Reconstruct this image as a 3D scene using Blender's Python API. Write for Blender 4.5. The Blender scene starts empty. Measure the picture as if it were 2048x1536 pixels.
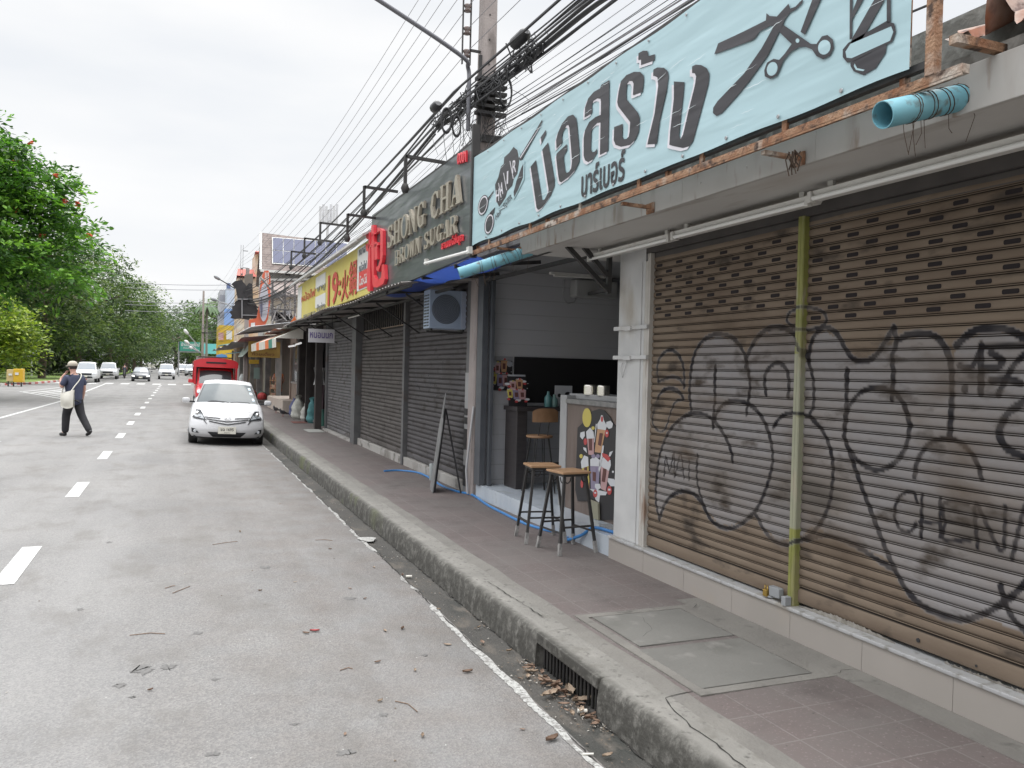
import bpy, bmesh, math, random
import numpy as np
from mathutils import Vector, Matrix
R_ = math.radians
rnd = random.Random(7)
scene = bpy.context.scene

# ------------------------------------------------------------------ camera
CF, CH, ROLL = 1650.0, 1.82, 0.025
YAW, PITCH = 0.385577, 0.014098
fwd = Vector((math.sin(YAW)*math.cos(PITCH), math.cos(YAW)*math.cos(PITCH), -math.sin(PITCH)))
rgt0 = Vector((math.cos(YAW), -math.sin(YAW), 0))
up0 = rgt0.cross(fwd)
camR = math.cos(ROLL)*rgt0 + math.sin(ROLL)*up0
camU = -math.sin(ROLL)*rgt0 + math.cos(ROLL)*up0
cd = bpy.data.cameras.new('camera'); cam = bpy.data.objects.new('camera', cd)
scene.collection.objects.link(cam); scene.camera = cam
cam.matrix_world = Matrix(((camR.x, camU.x, -fwd.x, 0), (camR.y, camU.y, -fwd.y, 0), (camR.z, camU.z, -fwd.z, CH), (0, 0, 0, 1)))
cd.sensor_width = 36; cd.lens = 36*CF/2048; cd.clip_end = 3000; cd.clip_start = 0.05

def P(px, py, **k):
    """point of the real plane x=, y= or z= seen at a photo pixel"""
    d = camR*((px-1024)/CF) - camU*((py-768)/CF) + fwd
    (ax, v), = k.items(); i = 'xyz'.index(ax)
    c = Vector((0, 0, CH)); return c + d*((v-c[i])/d[i])

# ------------------------------------------------------------------ world, sun, exposure
w = bpy.data.worlds.new('World'); scene.world = w; w.use_nodes = True
nt = w.node_tree; nt.nodes.clear(); N = nt.nodes; L = nt.links
out = N.new('ShaderNodeOutputWorld'); bg = N.new('ShaderNodeBackground'); L.new(bg.outputs[0], out.inputs[0])
sky = N.new('ShaderNodeTexSky'); sky.sky_type = 'NISHITA'; sky.sun_disc = False
sky.sun_elevation = R_(62); sky.sun_rotation = R_(200); sky.dust_density = 3
tc = N.new('ShaderNodeTexCoord'); sep = N.new('ShaderNodeSeparateXYZ'); L.new(tc.outputs['Generated'], sep.inputs[0])
mp = N.new('ShaderNodeMapping'); mp.inputs['Scale'].default_value = (1.2, 1.2, 4.5); L.new(tc.outputs['Generated'], mp.inputs[0])
nz = N.new('ShaderNodeTexNoise'); nz.inputs['Scale'].default_value = 1.6; nz.inputs['Detail'].default_value = 5; L.new(mp.outputs[0], nz.inputs[0])
cr = N.new('ShaderNodeValToRGB'); L.new(nz.outputs[0], cr.inputs[0])
cr.color_ramp.elements[0].position = .38; cr.color_ramp.elements[0].color = (10.6, 10.9, 11.3, 1)
cr.color_ramp.elements[1].position = .62; cr.color_ramp.elements[1].color = (12.2, 12.2, 12.2, 1)
zr = N.new('ShaderNodeMapRange'); L.new(sep.outputs[2], zr.inputs[0])
zr.inputs['From Min'].default_value = .42; zr.inputs['From Max'].default_value = .92; zr.inputs['To Min'].default_value = 1.0; zr.inputs['To Max'].default_value = 5.2
mul = N.new('ShaderNodeVectorMath'); mul.operation = 'SCALE'; L.new(cr.outputs[0], mul.inputs[0]); L.new(zr.outputs[0], mul.inputs['Scale'])
mx = N.new('ShaderNodeMix'); mx.data_type = 'RGBA'; mx.inputs[0].default_value = .93
L.new(sky.outputs[0], mx.inputs[6]); L.new(mul.outputs[0], mx.inputs[7]); L.new(mx.outputs[2], bg.inputs[0]); bg.inputs[1].default_value = .1
sl = bpy.data.lights.new('sun', 'SUN'); sl.energy = 1.3; sl.angle = R_(25); sl.color = (1, .96, .9)
so = bpy.data.objects.new('sun', sl); scene.collection.objects.link(so)
so.rotation_euler = (R_(28), 0, R_(-20+180)); so.location = (0, 0, 30)
vs = scene.view_settings; vs.view_transform = 'Standard'; vs.look = 'None'; vs.exposure = -.20; vs.gamma = 1
scene.cycles.max_bounces = 6; scene.cycles.transparent_max_bounces = 12

# ------------------------------------------------------------------ materials
MATS = {}
def mat(name, c, c2=None, scale=6., rough=.7, bump=0., bscale=None, metal=0., stain=None, sscale=1.5, sth=.55, detail=6, dist=.0,
        stretch=(1, 1, 1), sstretch=(1, 1, 1), coat=0., emit=None, alpha=None, trans=0., vcol=None, spec=.5):
    if name in MATS: return MATS[name]
    m = bpy.data.materials.new(name); m.use_nodes = True; n = m.node_tree.nodes; l = m.node_tree.links
    b = n['Principled BSDF']; b.inputs['Roughness'].default_value = rough; b.inputs['Metallic'].default_value = metal
    b.inputs['Specular IOR Level'].default_value = spec
    if coat: b.inputs['Coat Weight'].default_value = coat; b.inputs['Coat Roughness'].default_value = .05
    t = n.new('ShaderNodeTexCoord')
    def noise(sc, st, det=detail, off=0):
        q = n.new('ShaderNodeMapping'); q.inputs['Scale'].default_value = st; q.inputs['Location'].default_value = (off, off*.7, off*.3); l.new(t.outputs['Object'], q.inputs[0])
        z = n.new('ShaderNodeTexNoise'); z.inputs['Scale'].default_value = sc; z.inputs['Detail'].default_value = det; z.inputs['Distortion'].default_value = dist
        l.new(q.outputs[0], z.inputs[0]); return z
    col = n.new('ShaderNodeRGB'); col.outputs[0].default_value = (*c, 1); o = col.outputs[0]
    if c2 is not None:
        z = noise(scale, stretch); r = n.new('ShaderNodeValToRGB'); l.new(z.outputs[0], r.inputs[0])
        r.color_ramp.elements[0].position = .32; r.color_ramp.elements[0].color = (*c, 1)
        r.color_ramp.elements[1].position = .68; r.color_ramp.elements[1].color = (*c2, 1); o = r.outputs[0]
    if vcol:
        a = n.new('ShaderNodeVertexColor'); a.layer_name = vcol; x = n.new('ShaderNodeMix'); x.data_type = 'RGBA'
        l.new(a.outputs['Alpha'], x.inputs[0]); l.new(o, x.inputs[6]); l.new(a.outputs['Color'], x.inputs[7]); o = x.outputs[2]
    if stain is not None:
        for i, st in enumerate(stain if isinstance(stain[0], (tuple, list)) else [stain]):
            z = noise(sscale*(1+i*2.3), sstretch, 8, 3.7*(i+1)); r = n.new('ShaderNodeMapRange'); l.new(z.outputs[0], r.inputs[0])
            r.inputs['From Min'].default_value = sth; r.inputs['From Max'].default_value = sth+.14
            x = n.new('ShaderNodeMix'); x.data_type = 'RGBA'; l.new(r.outputs[0], x.inputs[0]); l.new(o, x.inputs[6]); x.inputs[7].default_value = (*st, 1); o = x.outputs[2]
    l.new(o, b.inputs['Base Color'])
    if bump:
        z = noise(bscale or scale*4, stretch, 8, 1.3); bp = n.new('ShaderNodeBump'); bp.inputs['Strength'].default_value = bump; bp.inputs['Distance'].default_value = .02
        l.new(z.outputs[0], bp.inputs['Height']); l.new(bp.outputs[0], b.inputs['Normal'])
    if emit: b.inputs['Emission Color'].default_value = (*emit[:3], 1); b.inputs['Emission Strength'].default_value = emit[3]
    if alpha is not None: b.inputs['Alpha'].default_value = alpha
    if trans: b.inputs['Transmission Weight'].default_value = trans
    MATS[name] = m; return m

def nodes_of(m): return m.node_tree.nodes, m.node_tree.links, m.node_tree.nodes['Principled BSDF']

def asphalt():
    m = bpy.data.materials.new('asphalt'); m.use_nodes = True; n, l, b = nodes_of(m); t = n.new('ShaderNodeTexCoord')
    def ns(sc, det=6, rough=.6, st=(1, 1, 1)):
        q = n.new('ShaderNodeMapping'); q.inputs['Scale'].default_value = st; l.new(t.outputs['Object'], q.inputs[0])
        z = n.new('ShaderNodeTexNoise'); z.inputs['Scale'].default_value = sc; z.inputs['Detail'].default_value = det; z.inputs['Roughness'].default_value = rough; l.new(q.outputs[0], z.inputs[0]); return z.outputs[0]
    def ramp(src, stops):
        r = n.new('ShaderNodeValToRGB'); l.new(src, r.inputs[0]); e = r.color_ramp.elements
        e[0].position, e[0].color = stops[0][0], (*stops[0][1], 1); e[1].position, e[1].color = stops[-1][0], (*stops[-1][1], 1)
        for p, c in stops[1:-1]: q = e.new(p); q.color = (*c, 1)
        return r.outputs[0]
    def mixc(f, a, c, kind='MIX'):
        x = n.new('ShaderNodeMix'); x.data_type = 'RGBA'; x.blend_type = kind
        for i, v in ((0, f), (6, a), (7, c)):
            if isinstance(v, (int, float)): x.inputs[i].default_value = v
            elif isinstance(v, tuple): x.inputs[i].default_value = (*v, 1)
            else: l.new(v, x.inputs[i])
        return x.outputs[2]
    base = ramp(ns(.5, 5), [(.3, (.154, .151, .149)), (.5, (.182, .178, .174)), (.75, (.202, .197, .191))])
    sep = n.new('ShaderNodeSeparateXYZ'); l.new(t.outputs['Object'], sep.inputs[0])
    edge = n.new('ShaderNodeMapRange'); l.new(sep.outputs[0], edge.inputs[0]); edge.inputs['From Min'].default_value = -.6; edge.inputs['From Max'].default_value = 1.8
    mott = n.new('ShaderNodeMath'); mott.operation = 'MULTIPLY'; l.new(edge.outputs[0], mott.inputs[0]); l.new(ramp(ns(2.2, 8), [(.35, (0, 0, 0)), (.7, (1, 1, 1))]), mott.inputs[1])
    c = mixc(mott.outputs[0], base, (.148, .130, .118))
    v = n.new('ShaderNodeTexVoronoi'); v.inputs['Scale'].default_value = 95; l.new(t.outputs['Object'], v.inputs[0])
    c = mixc(.36, c, ramp(v.outputs['Color'], [(.25, (.55, .55, .56)), (.5, (.95, .95, .95)), (.8, (1.45, 1.43, 1.38))]), 'MULTIPLY')
    c = mixc(ramp(ns(4.2, 9, .7), [(.66, (0, 0, 0)), (.72, (1, 1, 1))]), c, (.10, .095, .09))
    c = mixc(ramp(ns(38, 3), [(.735, (0, 0, 0)), (.75, (1, 1, 1))]), c, (.5, .5, .48))
    c = mixc(ramp(ns(13, 4, .6), [(.7, (0, 0, 0)), (.76, (.8, .8, .8))]), c, (.07, .062, .055))
    # long faint tyre-polished bands
    c = mixc(ramp(ns(1.1, 4, .6, (1, .04, 1)), [(.45, (0, 0, 0)), (.8, (.5, .5, .5))]), c, (.26, .255, .25))
    c = mixc(ramp(ns(1.7, 7, .7, (1, .5, 1)), [(.5, (0, 0, 0)), (.68, (.75, .75, .75))]), c, (.132, .124, .115))
    l.new(c, b.inputs['Base Color']); b.inputs['Roughness'].default_value = .88; b.inputs['Specular IOR Level'].default_value = .3
    bp = n.new('ShaderNodeBump'); bp.inputs['Strength'].default_value = .55; bp.inputs['Distance'].default_value = .006; l.new(v.outputs['Distance'], bp.inputs['Height']); l.new(bp.outputs[0], b.inputs['Normal'])
    return m

def paving():
    m = bpy.data.materials.new('paving_tiles'); m.use_nodes = True; n, l, b = nodes_of(m); t = n.new('ShaderNodeTexCoord')
    q = n.new('ShaderNodeMapping'); q.inputs['Rotation'].default_value = (0, 0, R_(90)); l.new(t.outputs['Object'], q.inputs[0])
    br = n.new('ShaderNodeTexBrick'); br.offset = 0; l.new(q.outputs[0], br.inputs[0]); br.inputs['Scale'].default_value = 1
    br.inputs['Brick Width'].default_value = .3; br.inputs['Row Height'].default_value = .3; br.inputs['Mortar Size'].default_value = .006; br.inputs['Mortar Smooth'].default_value = .6
    br.inputs['Color1'].default_value = (.112, .090, .085, 1); br.inputs['Color2'].default_value = (.128, .104, .098, 1); br.inputs['Mortar'].default_value = (.165, .145, .135, 1)
    def nz_(s, lo, hi, d=8):
        z = n.new('ShaderNodeTexNoise'); z.inputs['Scale'].default_value = s; z.inputs['Detail'].default_value = d; z.inputs['Roughness'].default_value = .65; l.new(t.outputs['Object'], z.inputs[0])
        r = n.new('ShaderNodeMapRange'); l.new(z.outputs[0], r.inputs[0]); r.inputs['From Min'].default_value = lo; r.inputs['From Max'].default_value = hi; return r.outputs[0]
    o = br.outputs[0]
    for f, c in ((nz_(1.1, .4, .75), (.125, .115, .107)), (nz_(3.1, .5, .75), (.085, .07, .066)), (nz_(60, .58, .8, 3), (.24, .2, .195)), (nz_(26, .68, .72, 3), (.06, .05, .048))):
        x = n.new('ShaderNodeMix'); x.data_type = 'RGBA'; l.new(f, x.inputs[0]); l.new(o, x.inputs[6]); x.inputs[7].default_value = (*c, 1); o = x.outputs[2]
    l.new(o, b.inputs['Base Color']); b.inputs['Roughness'].default_value = .72
    bp = n.new('ShaderNodeBump'); bp.inputs['Strength'].default_value = .3; bp.inputs['Distance'].default_value = .003; l.new(br.outputs['Fac'], bp.inputs['Height']); bp.invert = True; l.new(bp.outputs[0], b.inputs['Normal'])
    return m

def striped(name, c1, c2, axis, freq, rough=.7, bump=.0, duty=.5, metal=0., noise=None):
    """regular stripes along an axis: siding, tile courses, louvres"""
    if name in MATS: return MATS[name]
    m = bpy.data.materials.new(name); m.use_nodes = True; n, l, b = nodes_of(m); t = n.new('ShaderNodeTexCoord')
    s = n.new('ShaderNodeSeparateXYZ'); l.new(t.outputs['Object'], s.inputs[0])
    a = n.new('ShaderNodeMath'); a.operation = 'MULTIPLY'; l.new(s.outputs['xyz'.index(axis)], a.inputs[0]); a.inputs[1].default_value = freq
    f = n.new('ShaderNodeMath'); f.operation = 'FRACT'; l.new(a.outputs[0], f.inputs[0])
    g = n.new('ShaderNodeMath'); g.operation = 'GREATER_THAN'; l.new(f.outputs[0], g.inputs[0]); g.inputs[1].default_value = duty
    x = n.new('ShaderNodeMix'); x.data_type = 'RGBA'; l.new(g.outputs[0], x.inputs[0]); x.inputs[6].default_value = (*c1, 1); x.inputs[7].default_value = (*c2, 1); o = x.outputs[2]
    if noise:
        z = n.new('ShaderNodeTexNoise'); z.inputs['Scale'].default_value = noise[1]; z.inputs['Detail'].default_value = 8; l.new(t.outputs['Object'], z.inputs[0])
        r = n.new('ShaderNodeMapRange'); l.new(z.outputs[0], r.inputs[0]); r.inputs['From Min'].default_value = .42; r.inputs['From Max'].default_value = .7
        y = n.new('ShaderNodeMix'); y.data_type = 'RGBA'; l.new(r.outputs[0], y.inputs[0]); l.new(o, y.inputs[6]); y.inputs[7].default_value = (*noise[0], 1); o = y.outputs[2]
    l.new(o, b.inputs['Base Color']); b.inputs['Roughness'].default_value = rough; b.inputs['Metallic'].default_value = metal
    if bump:
        bp = n.new('ShaderNodeBump'); bp.inputs['Strength'].default_value = bump; bp.inputs['Distance'].default_value = .02; l.new(f.outputs[0], bp.inputs['Height']); l.new(bp.outputs[0], b.inputs['Normal'])
    MATS[name] = m; return m

def leafmat(name, rough=.55):
    m = bpy.data.materials.new(name); m.use_nodes = True; n, l, b = nodes_of(m)
    a = n.new('ShaderNodeVertexColor'); a.layer_name = 'Leaf'; l.new(a.outputs[0], b.inputs['Base Color']); b.inputs['Roughness'].default_value = rough
    tr = n.new('ShaderNodeBsdfTranslucent'); hs = n.new('ShaderNodeMix'); hs.data_type = 'RGBA'; hs.blend_type = 'MULTIPLY'; hs.inputs[0].default_value = 1; l.new(a.outputs[0], hs.inputs[6]); hs.inputs[7].default_value = (1.25, 1.4, .7, 1)
    l.new(hs.outputs[2], tr.inputs[0]); ms = n.new('ShaderNodeMixShader'); ms.inputs[0].default_value = .38
    l.new(b.outputs[0], ms.inputs[1]); l.new(tr.outputs[0], ms.inputs[2]); l.new(ms.outputs[0], n['Material Output'].inputs[0]); return m

WHITE = mat('white_paint', (.50, .50, .495), (.42, .42, .42), 4, .5, stain=(.34, .31, .27), sscale=2.5, sth=.64, sstretch=(1, 1, .4), bump=.1, bscale=60)
CONC = mat('old_concrete', (.30, .285, .265), (.37, .355, .335), 3, .85, stain=[(.17, .155, .14), (.11, .1, .09)], sscale=1.3, sth=.56, bump=.35, bscale=40)
SOFFIT = mat('soffit_paint', (.42, .405, .385), (.50, .49, .465), 1.2, .7, stain=[(.36, .31, .27), (.27, .24, .21)], sscale=1.1, sth=.58, sstretch=(1.5, .25, 1), bump=.1, bscale=30)
RUST = mat('rusty_steel', (.20, .085, .04), (.34, .21, .13), 9, .85, stain=[(.42, .37, .32), (.06, .035, .025)], sscale=5, sth=.52, bump=.5, bscale=80)
DARK = mat('dark_steel', (.028, .027, .028), (.05, .047, .045), 8, .55, metal=.3)
BLACK = mat('black_plastic', (.018, .018, .02), (.03, .03, .032), 10, .45)
RUBBER = mat('black_rubber', (.02, .02, .02), (.03, .03, .03), 10, .85)
STEEL = mat('grey_steel', (.30, .30, .31), (.38, .38, .38), 6, .45, metal=.6)
GREYP = mat('grey_paint', (.22, .23, .24), (.27, .28, .29), 5, .6)
CABLE = mat('cable_black', (.03, .03, .033), None, 6, .6)
PVC = mat('blue_pvc', (.12, .33, .41), (.18, .40, .47), 4, .55, stain=[(.2, .27, .27), (.11, .13, .12)], sscale=5, sth=.56)
BRWOOD = mat('brown_wood', (.22, .12, .06), (.30, .17, .09), 8, .5, stretch=(1, 6, 1))
GLASS = mat('dark_glass', (.03, .035, .04), None, 4, .08, spec=.8)

# ------------------------------------------------------------------ mesh helpers
COL = scene.collection
class MB:
    def __init__(s): s.v = []; s.f = []; s.mi = []; s.m = 0; s.sm = []
    def add(s, vs, fs, smooth=False):
        k = len(s.v); s.v += [tuple(v) for v in vs]
        for f in fs: s.f.append(tuple(i+k for i in f)); s.mi.append(s.m); s.sm.append(smooth)
        return s
    def use(s, m): s.m = m; return s
    def box(s, a, b, bev=0., M=None):
        x0, y0, z0 = [min(p, q) for p, q in zip(a, b)]; x1, y1, z1 = [max(p, q) for p, q in zip(a, b)]
        if bev:
            e = min(bev, (x1-x0)*.45, (y1-y0)*.45, (z1-z0)*.45); bm = bmesh.new(); bmesh.ops.create_cube(bm, size=1)
            for v in bm.verts: v.co = Vector(((x0+x1)/2+v.co.x*(x1-x0), (y0+y1)/2+v.co.y*(y1-y0), (z0+z1)/2+v.co.z*(z1-z0)))
            bmesh.ops.bevel(bm, geom=bm.edges[:], offset=e, segments=2, affect='EDGES', profile=.6)
            bm.verts.index_update(); vs = [v.co.copy() for v in bm.verts]; fs = [[v.index for v in f.verts] for f in bm.faces]; bm.free()
        else:
            vs = [Vector(p) for p in ((x0, y0, z0), (x1, y0, z0), (x1, y1, z0), (x0, y1, z0), (x0, y0, z1), (x1, y0, z1), (x1, y1, z1), (x0, y1, z1))]
            fs = [(0, 3, 2, 1), (4, 5, 6, 7), (0, 1, 5, 4), (1, 2, 6, 5), (2, 3, 7, 6), (3, 0, 4, 7)]
        if M: vs = [M @ v for v in vs]
        return s.add(vs, fs)
    def bar(s, p, q, w, h=None):
        p, q = Vector(p), Vector(q); h = h or w; d = (q-p); L_ = d.length; d.normalize()
        u = Vector((0, 0, 1)) if abs(d.z) < .9 else Vector((1, 0, 0)); x = d.cross(u).normalized(); y = x.cross(d)
        vs = [p+x*a*w/2+y*b*h/2+d*c*L_ for c in (0, 1) for a, b in ((-1, -1), (1, -1), (1, 1), (-1, 1))]
        return s.add(vs, [(0, 3, 2, 1), (4, 5, 6, 7), (0, 1, 5, 4), (1, 2, 6, 5), (2, 3, 7, 6), (3, 0, 4, 7)])
    def tube(s, pts, r, n=8, cap=True, smooth=True):
        pts = [Vector(p) for p in pts]; rs = r if isinstance(r, (list, tuple)) else [r]*len(pts); rings = []; prev = None
        for i, p in enumerate(pts):
            d = (pts[min(i+1, len(pts)-1)]-pts[max(i-1, 0)]).normalized()
            if prev is None:
                u = Vector((0, 0, 1)) if abs(d.z) < .9 else Vector((1, 0, 0)); x = d.cross(u).normalized()
            else: x = (prev-d*prev.dot(d)).normalized()
            prev = x; y = d.cross(x); rings.append([p+(x*math.cos(a)+y*math.sin(a))*rs[i] for a in [2*math.pi*j/n for j in range(n)]])
        vs = [v for g in rings for v in g]; fs = [(i*n+j, i*n+(j+1) % n, (i+1)*n+(j+1) % n, (i+1)*n+j) for i in range(len(pts)-1) for j in range(n)]
        s.add(vs, fs, smooth)
        if cap: s.add(rings[0], [tuple(range(n))[::-1]]); s.add(rings[-1], [tuple(range(n))])
        return s
    def lathe(s, c, prof, n=20, ax='z', smooth=True):
        c = Vector(c); vs = []
        for r, z in prof:
            for j in range(n):
                a = 2*math.pi*j/n; u, v = r*math.cos(a), r*math.sin(a)
                vs.append(c+Vector({'z': (u, v, z), 'y': (u, z, v), 'x': (z, u, v)}[ax]))
        fs = [(i*n+j, i*n+(j+1) % n, (i+1)*n+(j+1) % n, (i+1)*n+j) for i in range(len(prof)-1) for j in range(n)]
        s.add(vs, fs, smooth); s.add(vs[:n], [tuple(range(n))[::-1]]); s.add(vs[-n:], [tuple(range(n))]); return s
    def prism(s, pts, d):
        """extrude a 3D outline by a vector, ends tessellated"""
        from mathutils.geometry import tessellate_polygon
        pts = [Vector(p) for p in pts]; d = Vector(d); n = len(pts); tr = tessellate_polygon([pts])
        s.add(pts+[p+d for p in pts], [tuple(t) for t in tr]+[tuple(i+n for i in t[::-1]) for t in tr]+[(i, (i+1) % n, (i+1) % n+n, i+n) for i in range(n)]); return s
    def quad(s, *p): return s.add(p, [tuple(range(len(p)))])
    def grid(s, fn, nu, nv, smooth=True):
        vs = [fn(i/nu, j/nv) for i in range(nu+1) for j in range(nv+1)]
        return s.add(vs, [(i*(nv+1)+j, (i+1)*(nv+1)+j, (i+1)*(nv+1)+j+1, i*(nv+1)+j+1) for i in range(nu) for j in range(nv)], smooth)
    SPLIT = {'posts': 'post', 'hangers': 'hanger', 'bars': 'bar', 'lamp_holder': 'lamp_holder', 'eyelets': 'eyelet', 'cable_clips': 'cable_clip', 'vent_slots': 'vent_slot', 'post': 'post', 'stickers': 'sticker', 'feet': 'foot', 'leg': 'leg',
             'scissors_finger_holes': 'scissors_finger_hole', 'bolt_holes': 'bolt_hole', 'eaves': 'eave', 'lock_hole': 'lock_hole', 'tube_lamps': 'tube_lamp', 'ear': 'ear', 'brackets': 'bracket', 'old_panels': 'old_panel', 'white_panels': 'white_panel', 'windscreen_stickers': 'windscreen_sticker', 'wiper': 'wiper', 'pink_sign': 'pink_sign', 'awning_frame': 'awning_bar', 'grille_rings': 'grille_ring', 'back_rods': 'back_rod', 'braces': 'brace', 'stretchers': 'stretcher'}
    def build(s, name, mats, parent=None, **props):
        if name in MB.SPLIT and parent is not None and not props:
            par = list(range(len(s.v)))
            def find(i):
                while par[i] != i: par[i] = par[par[i]]; i = par[i]
                return i
            for f in s.f:
                a = find(f[0])
                for i in f[1:]: par[find(i)] = a
            # caps share positions with their tubes: weld by place
            seen = {}
            for i, v in enumerate(s.v):
                k = (round(v[0], 4), round(v[1], 4), round(v[2], 4))
                if k in seen: par[find(i)] = find(seen[k])
                else: seen[k] = i
            groups = {}
            for f, mi, sm in zip(s.f, s.mi, s.sm): groups.setdefault(find(f[0]), []).append((f, mi, sm))
            if 1 < len(groups) <= 100:
                o = None
                for g in groups.values():
                    q = MB(); ids = {}
                    for f, mi, sm in g:
                        for i in f:
                            if i not in ids: ids[i] = len(q.v); q.v.append(s.v[i])
                        q.f.append(tuple(ids[i] for i in f)); q.mi.append(mi); q.sm.append(sm)
                    o = q._build(MB.SPLIT[name], mats, parent)
                return o
            name = MB.SPLIT[name] if len(groups) == 1 else name
        return s._build(name, mats, parent, **props)
    def _build(s, name, mats, parent=None, **props):
        me = bpy.data.meshes.new(name); me.from_pydata(s.v, [], s.f)
        for m in (mats if isinstance(mats, (list, tuple)) else [mats]): me.materials.append(m)
        me.polygons.foreach_set('material_index', s.mi); me.polygons.foreach_set('use_smooth', s.sm)
        bm = bmesh.new(); bm.from_mesh(me); bmesh.ops.recalc_face_normals(bm, faces=bm.faces); bm.to_mesh(me); bm.free(); me.update()
        o = bpy.data.objects.new(name, me); COL.objects.link(o)
        if parent: adopt(o, parent)
        for k, v in props.items(): o[k] = v
        return o
def adopt(o, parent):
    """parent without moving: geometry is laid out in the place's own metres"""
    o.parent = parent; M = Matrix.LocRotScale(parent.location, parent.rotation_euler, parent.scale)
    q = parent.parent
    base = parent_world(parent); o.matrix_parent_inverse = base.inverted()
WORLD = {}
def parent_world(p):
    M = Matrix.LocRotScale(p.location, p.rotation_euler, p.scale)
    if p.parent: return parent_world(p.parent) @ p.matrix_parent_inverse @ M
    return M
def thing(name, label, cat, loc=(0, 0, 0), rz=0, group=None):
    o = bpy.data.objects.new(name, None); COL.objects.link(o); o.location = loc; o.rotation_euler = (0, 0, rz); o.empty_display_size = .2
    o['label'] = label; o['category'] = cat
    if group: o['group'] = group
    return o
def tag(o, label, cat, group=None):
    o['label'] = label; o['category'] = cat
    if group: o['group'] = group
    return o
def struct(o): o['kind'] = 'structure'; return o
def copy_tree(o, parent=None):
    c = o.copy(); COL.objects.link(c)
    if parent: c.parent = parent
    for ch in [k for k in bpy.data.objects if k.parent == o]: copy_tree(ch, c)
    return c
def place(o, loc, rot=0., scale=None):
    o.location = loc; o.rotation_euler = (0, 0, rot)
    if scale: o.scale = scale if isinstance(scale, tuple) else (scale,)*3
    return o

def text(mb, body, size, origin, right, up, thick=.004, sx=1., bold=0., slant=0., fit=None):
    """writing as thin solid letters on a plane; right/up are unit vectors"""
    cu = bpy.data.curves.new('t', 'FONT'); cu.body = body; cu.size = 1; cu.offset = bold; cu.resolution_u = 3
    o = bpy.data.objects.new('t', cu); COL.objects.link(o); bpy.context.view_layer.update()
    me = bpy.data.meshes.new_from_object(o.evaluated_get(bpy.context.evaluated_depsgraph_get()))
    pts = np.array([v.co[:2] for v in me.vertices]).reshape(-1, 2); fs = [tuple(p.vertices) for p in me.polygons]
    bpy.data.objects.remove(o); bpy.data.curves.remove(cu); bpy.data.meshes.remove(me)
    if not len(pts): return mb
    x0, x1 = pts[:, 0].min(), pts[:, 0].max(); y0, y1 = pts[:, 1].min(), pts[:, 1].max()
    right, up, origin = Vector(right), Vector(up), Vector(origin); nn = right.cross(up)
    if fit: kx, ky = fit[0]/(x1-x0), fit[1]/(y1-y0); ox, oy = -x0, -y0
    else: kx, ky, ox, oy = size*sx, size, -x0, 0
    q = [origin+right*((x+ox)*kx+slant*(y+oy)*ky)+up*((y+oy)*ky) for x, y in pts]; n = len(q)
    from collections import Counter
    ed = Counter(); dr = {}
    for f in fs:
        for i in range(len(f)):
            a, b = f[i], f[(i+1) % len(f)]; ed[(min(a, b), max(a, b))] += 1; dr[(min(a, b), max(a, b))] = (a, b)
    side = [(dr[e][0], dr[e][1], dr[e][1]+n, dr[e][0]+n) for e, c in ed.items() if c == 1]
    mb.add([p+nn*thick for p in q]+q, fs+[tuple(i+n for i in f[::-1]) for f in fs]+side)
    return mb
NY = Vector((0, -1, 0)); PX = Vector((1, 0, 0)); UZ = Vector((0, 0, 1))

# ================================================================== SETTING
def rz(x): return -.03*min(max(x, 0), 2.25)
ASPH = asphalt()
ys = [-12+i*.5 for i in range(60)]+[18+i*4 for i in range(100)]
xs = [-34, -20, -12, -8, -5, -3, -1, 0, .5, 1, 1.5, 1.93]
mb = MB(); vs = [(x, y, rz(x)) for y in ys for x in xs]; n_ = len(xs)
mb.add(vs, [(j*n_+i, j*n_+i+1, (j+1)*n_+i+1, (j+1)*n_+i) for j in range(len(ys)-1) for i in range(n_-1)]); struct(mb.build('road', ASPH))
mb = MB(); mb.quad((-1500, -300, -.12), (1500, -300, -.12), (1500, 2200, -.12), (-1500, 2200, -.12))
struct(mb.build('ground', mat('ground_earth', (.07, .075, .05), (.12, .11, .085), .4, .9)))
# gutter of dirty concrete
GUT = mat('gutter_concrete', (.042, .040, .036), (.068, .063, .056), 1.8, .8, stain=[(.028, .029, .025), (.095, .083, .07)], sscale=2.2, sth=.54, sstretch=(1, .5, 1), bump=.5, bscale=50)
mb = MB(); yy = [-12+i*.25 for i in range(200)]+[38+i*4 for i in range(80)]
e0 = {}
for y in yy: e0[y] = 1.925+.012*math.sin(y*3.1)+.01*math.sin(y*11.3+1)+(.02*math.exp(-((y-7.9)/.5)**2))
vs = []
for y in yy: vs += [(e0[y], y, rz(1.93)-.006), (2.0, y, rz(2)-.012), (2.235, y, rz(2.2)-.008)]
mb.add(vs, [(j*3+i, j*3+i+1, (j+1)*3+i+1, (j+1)*3+i) for j in range(len(yy)-1) for i in range(2)], True); struct(mb.build('gutter', GUT))

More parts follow.
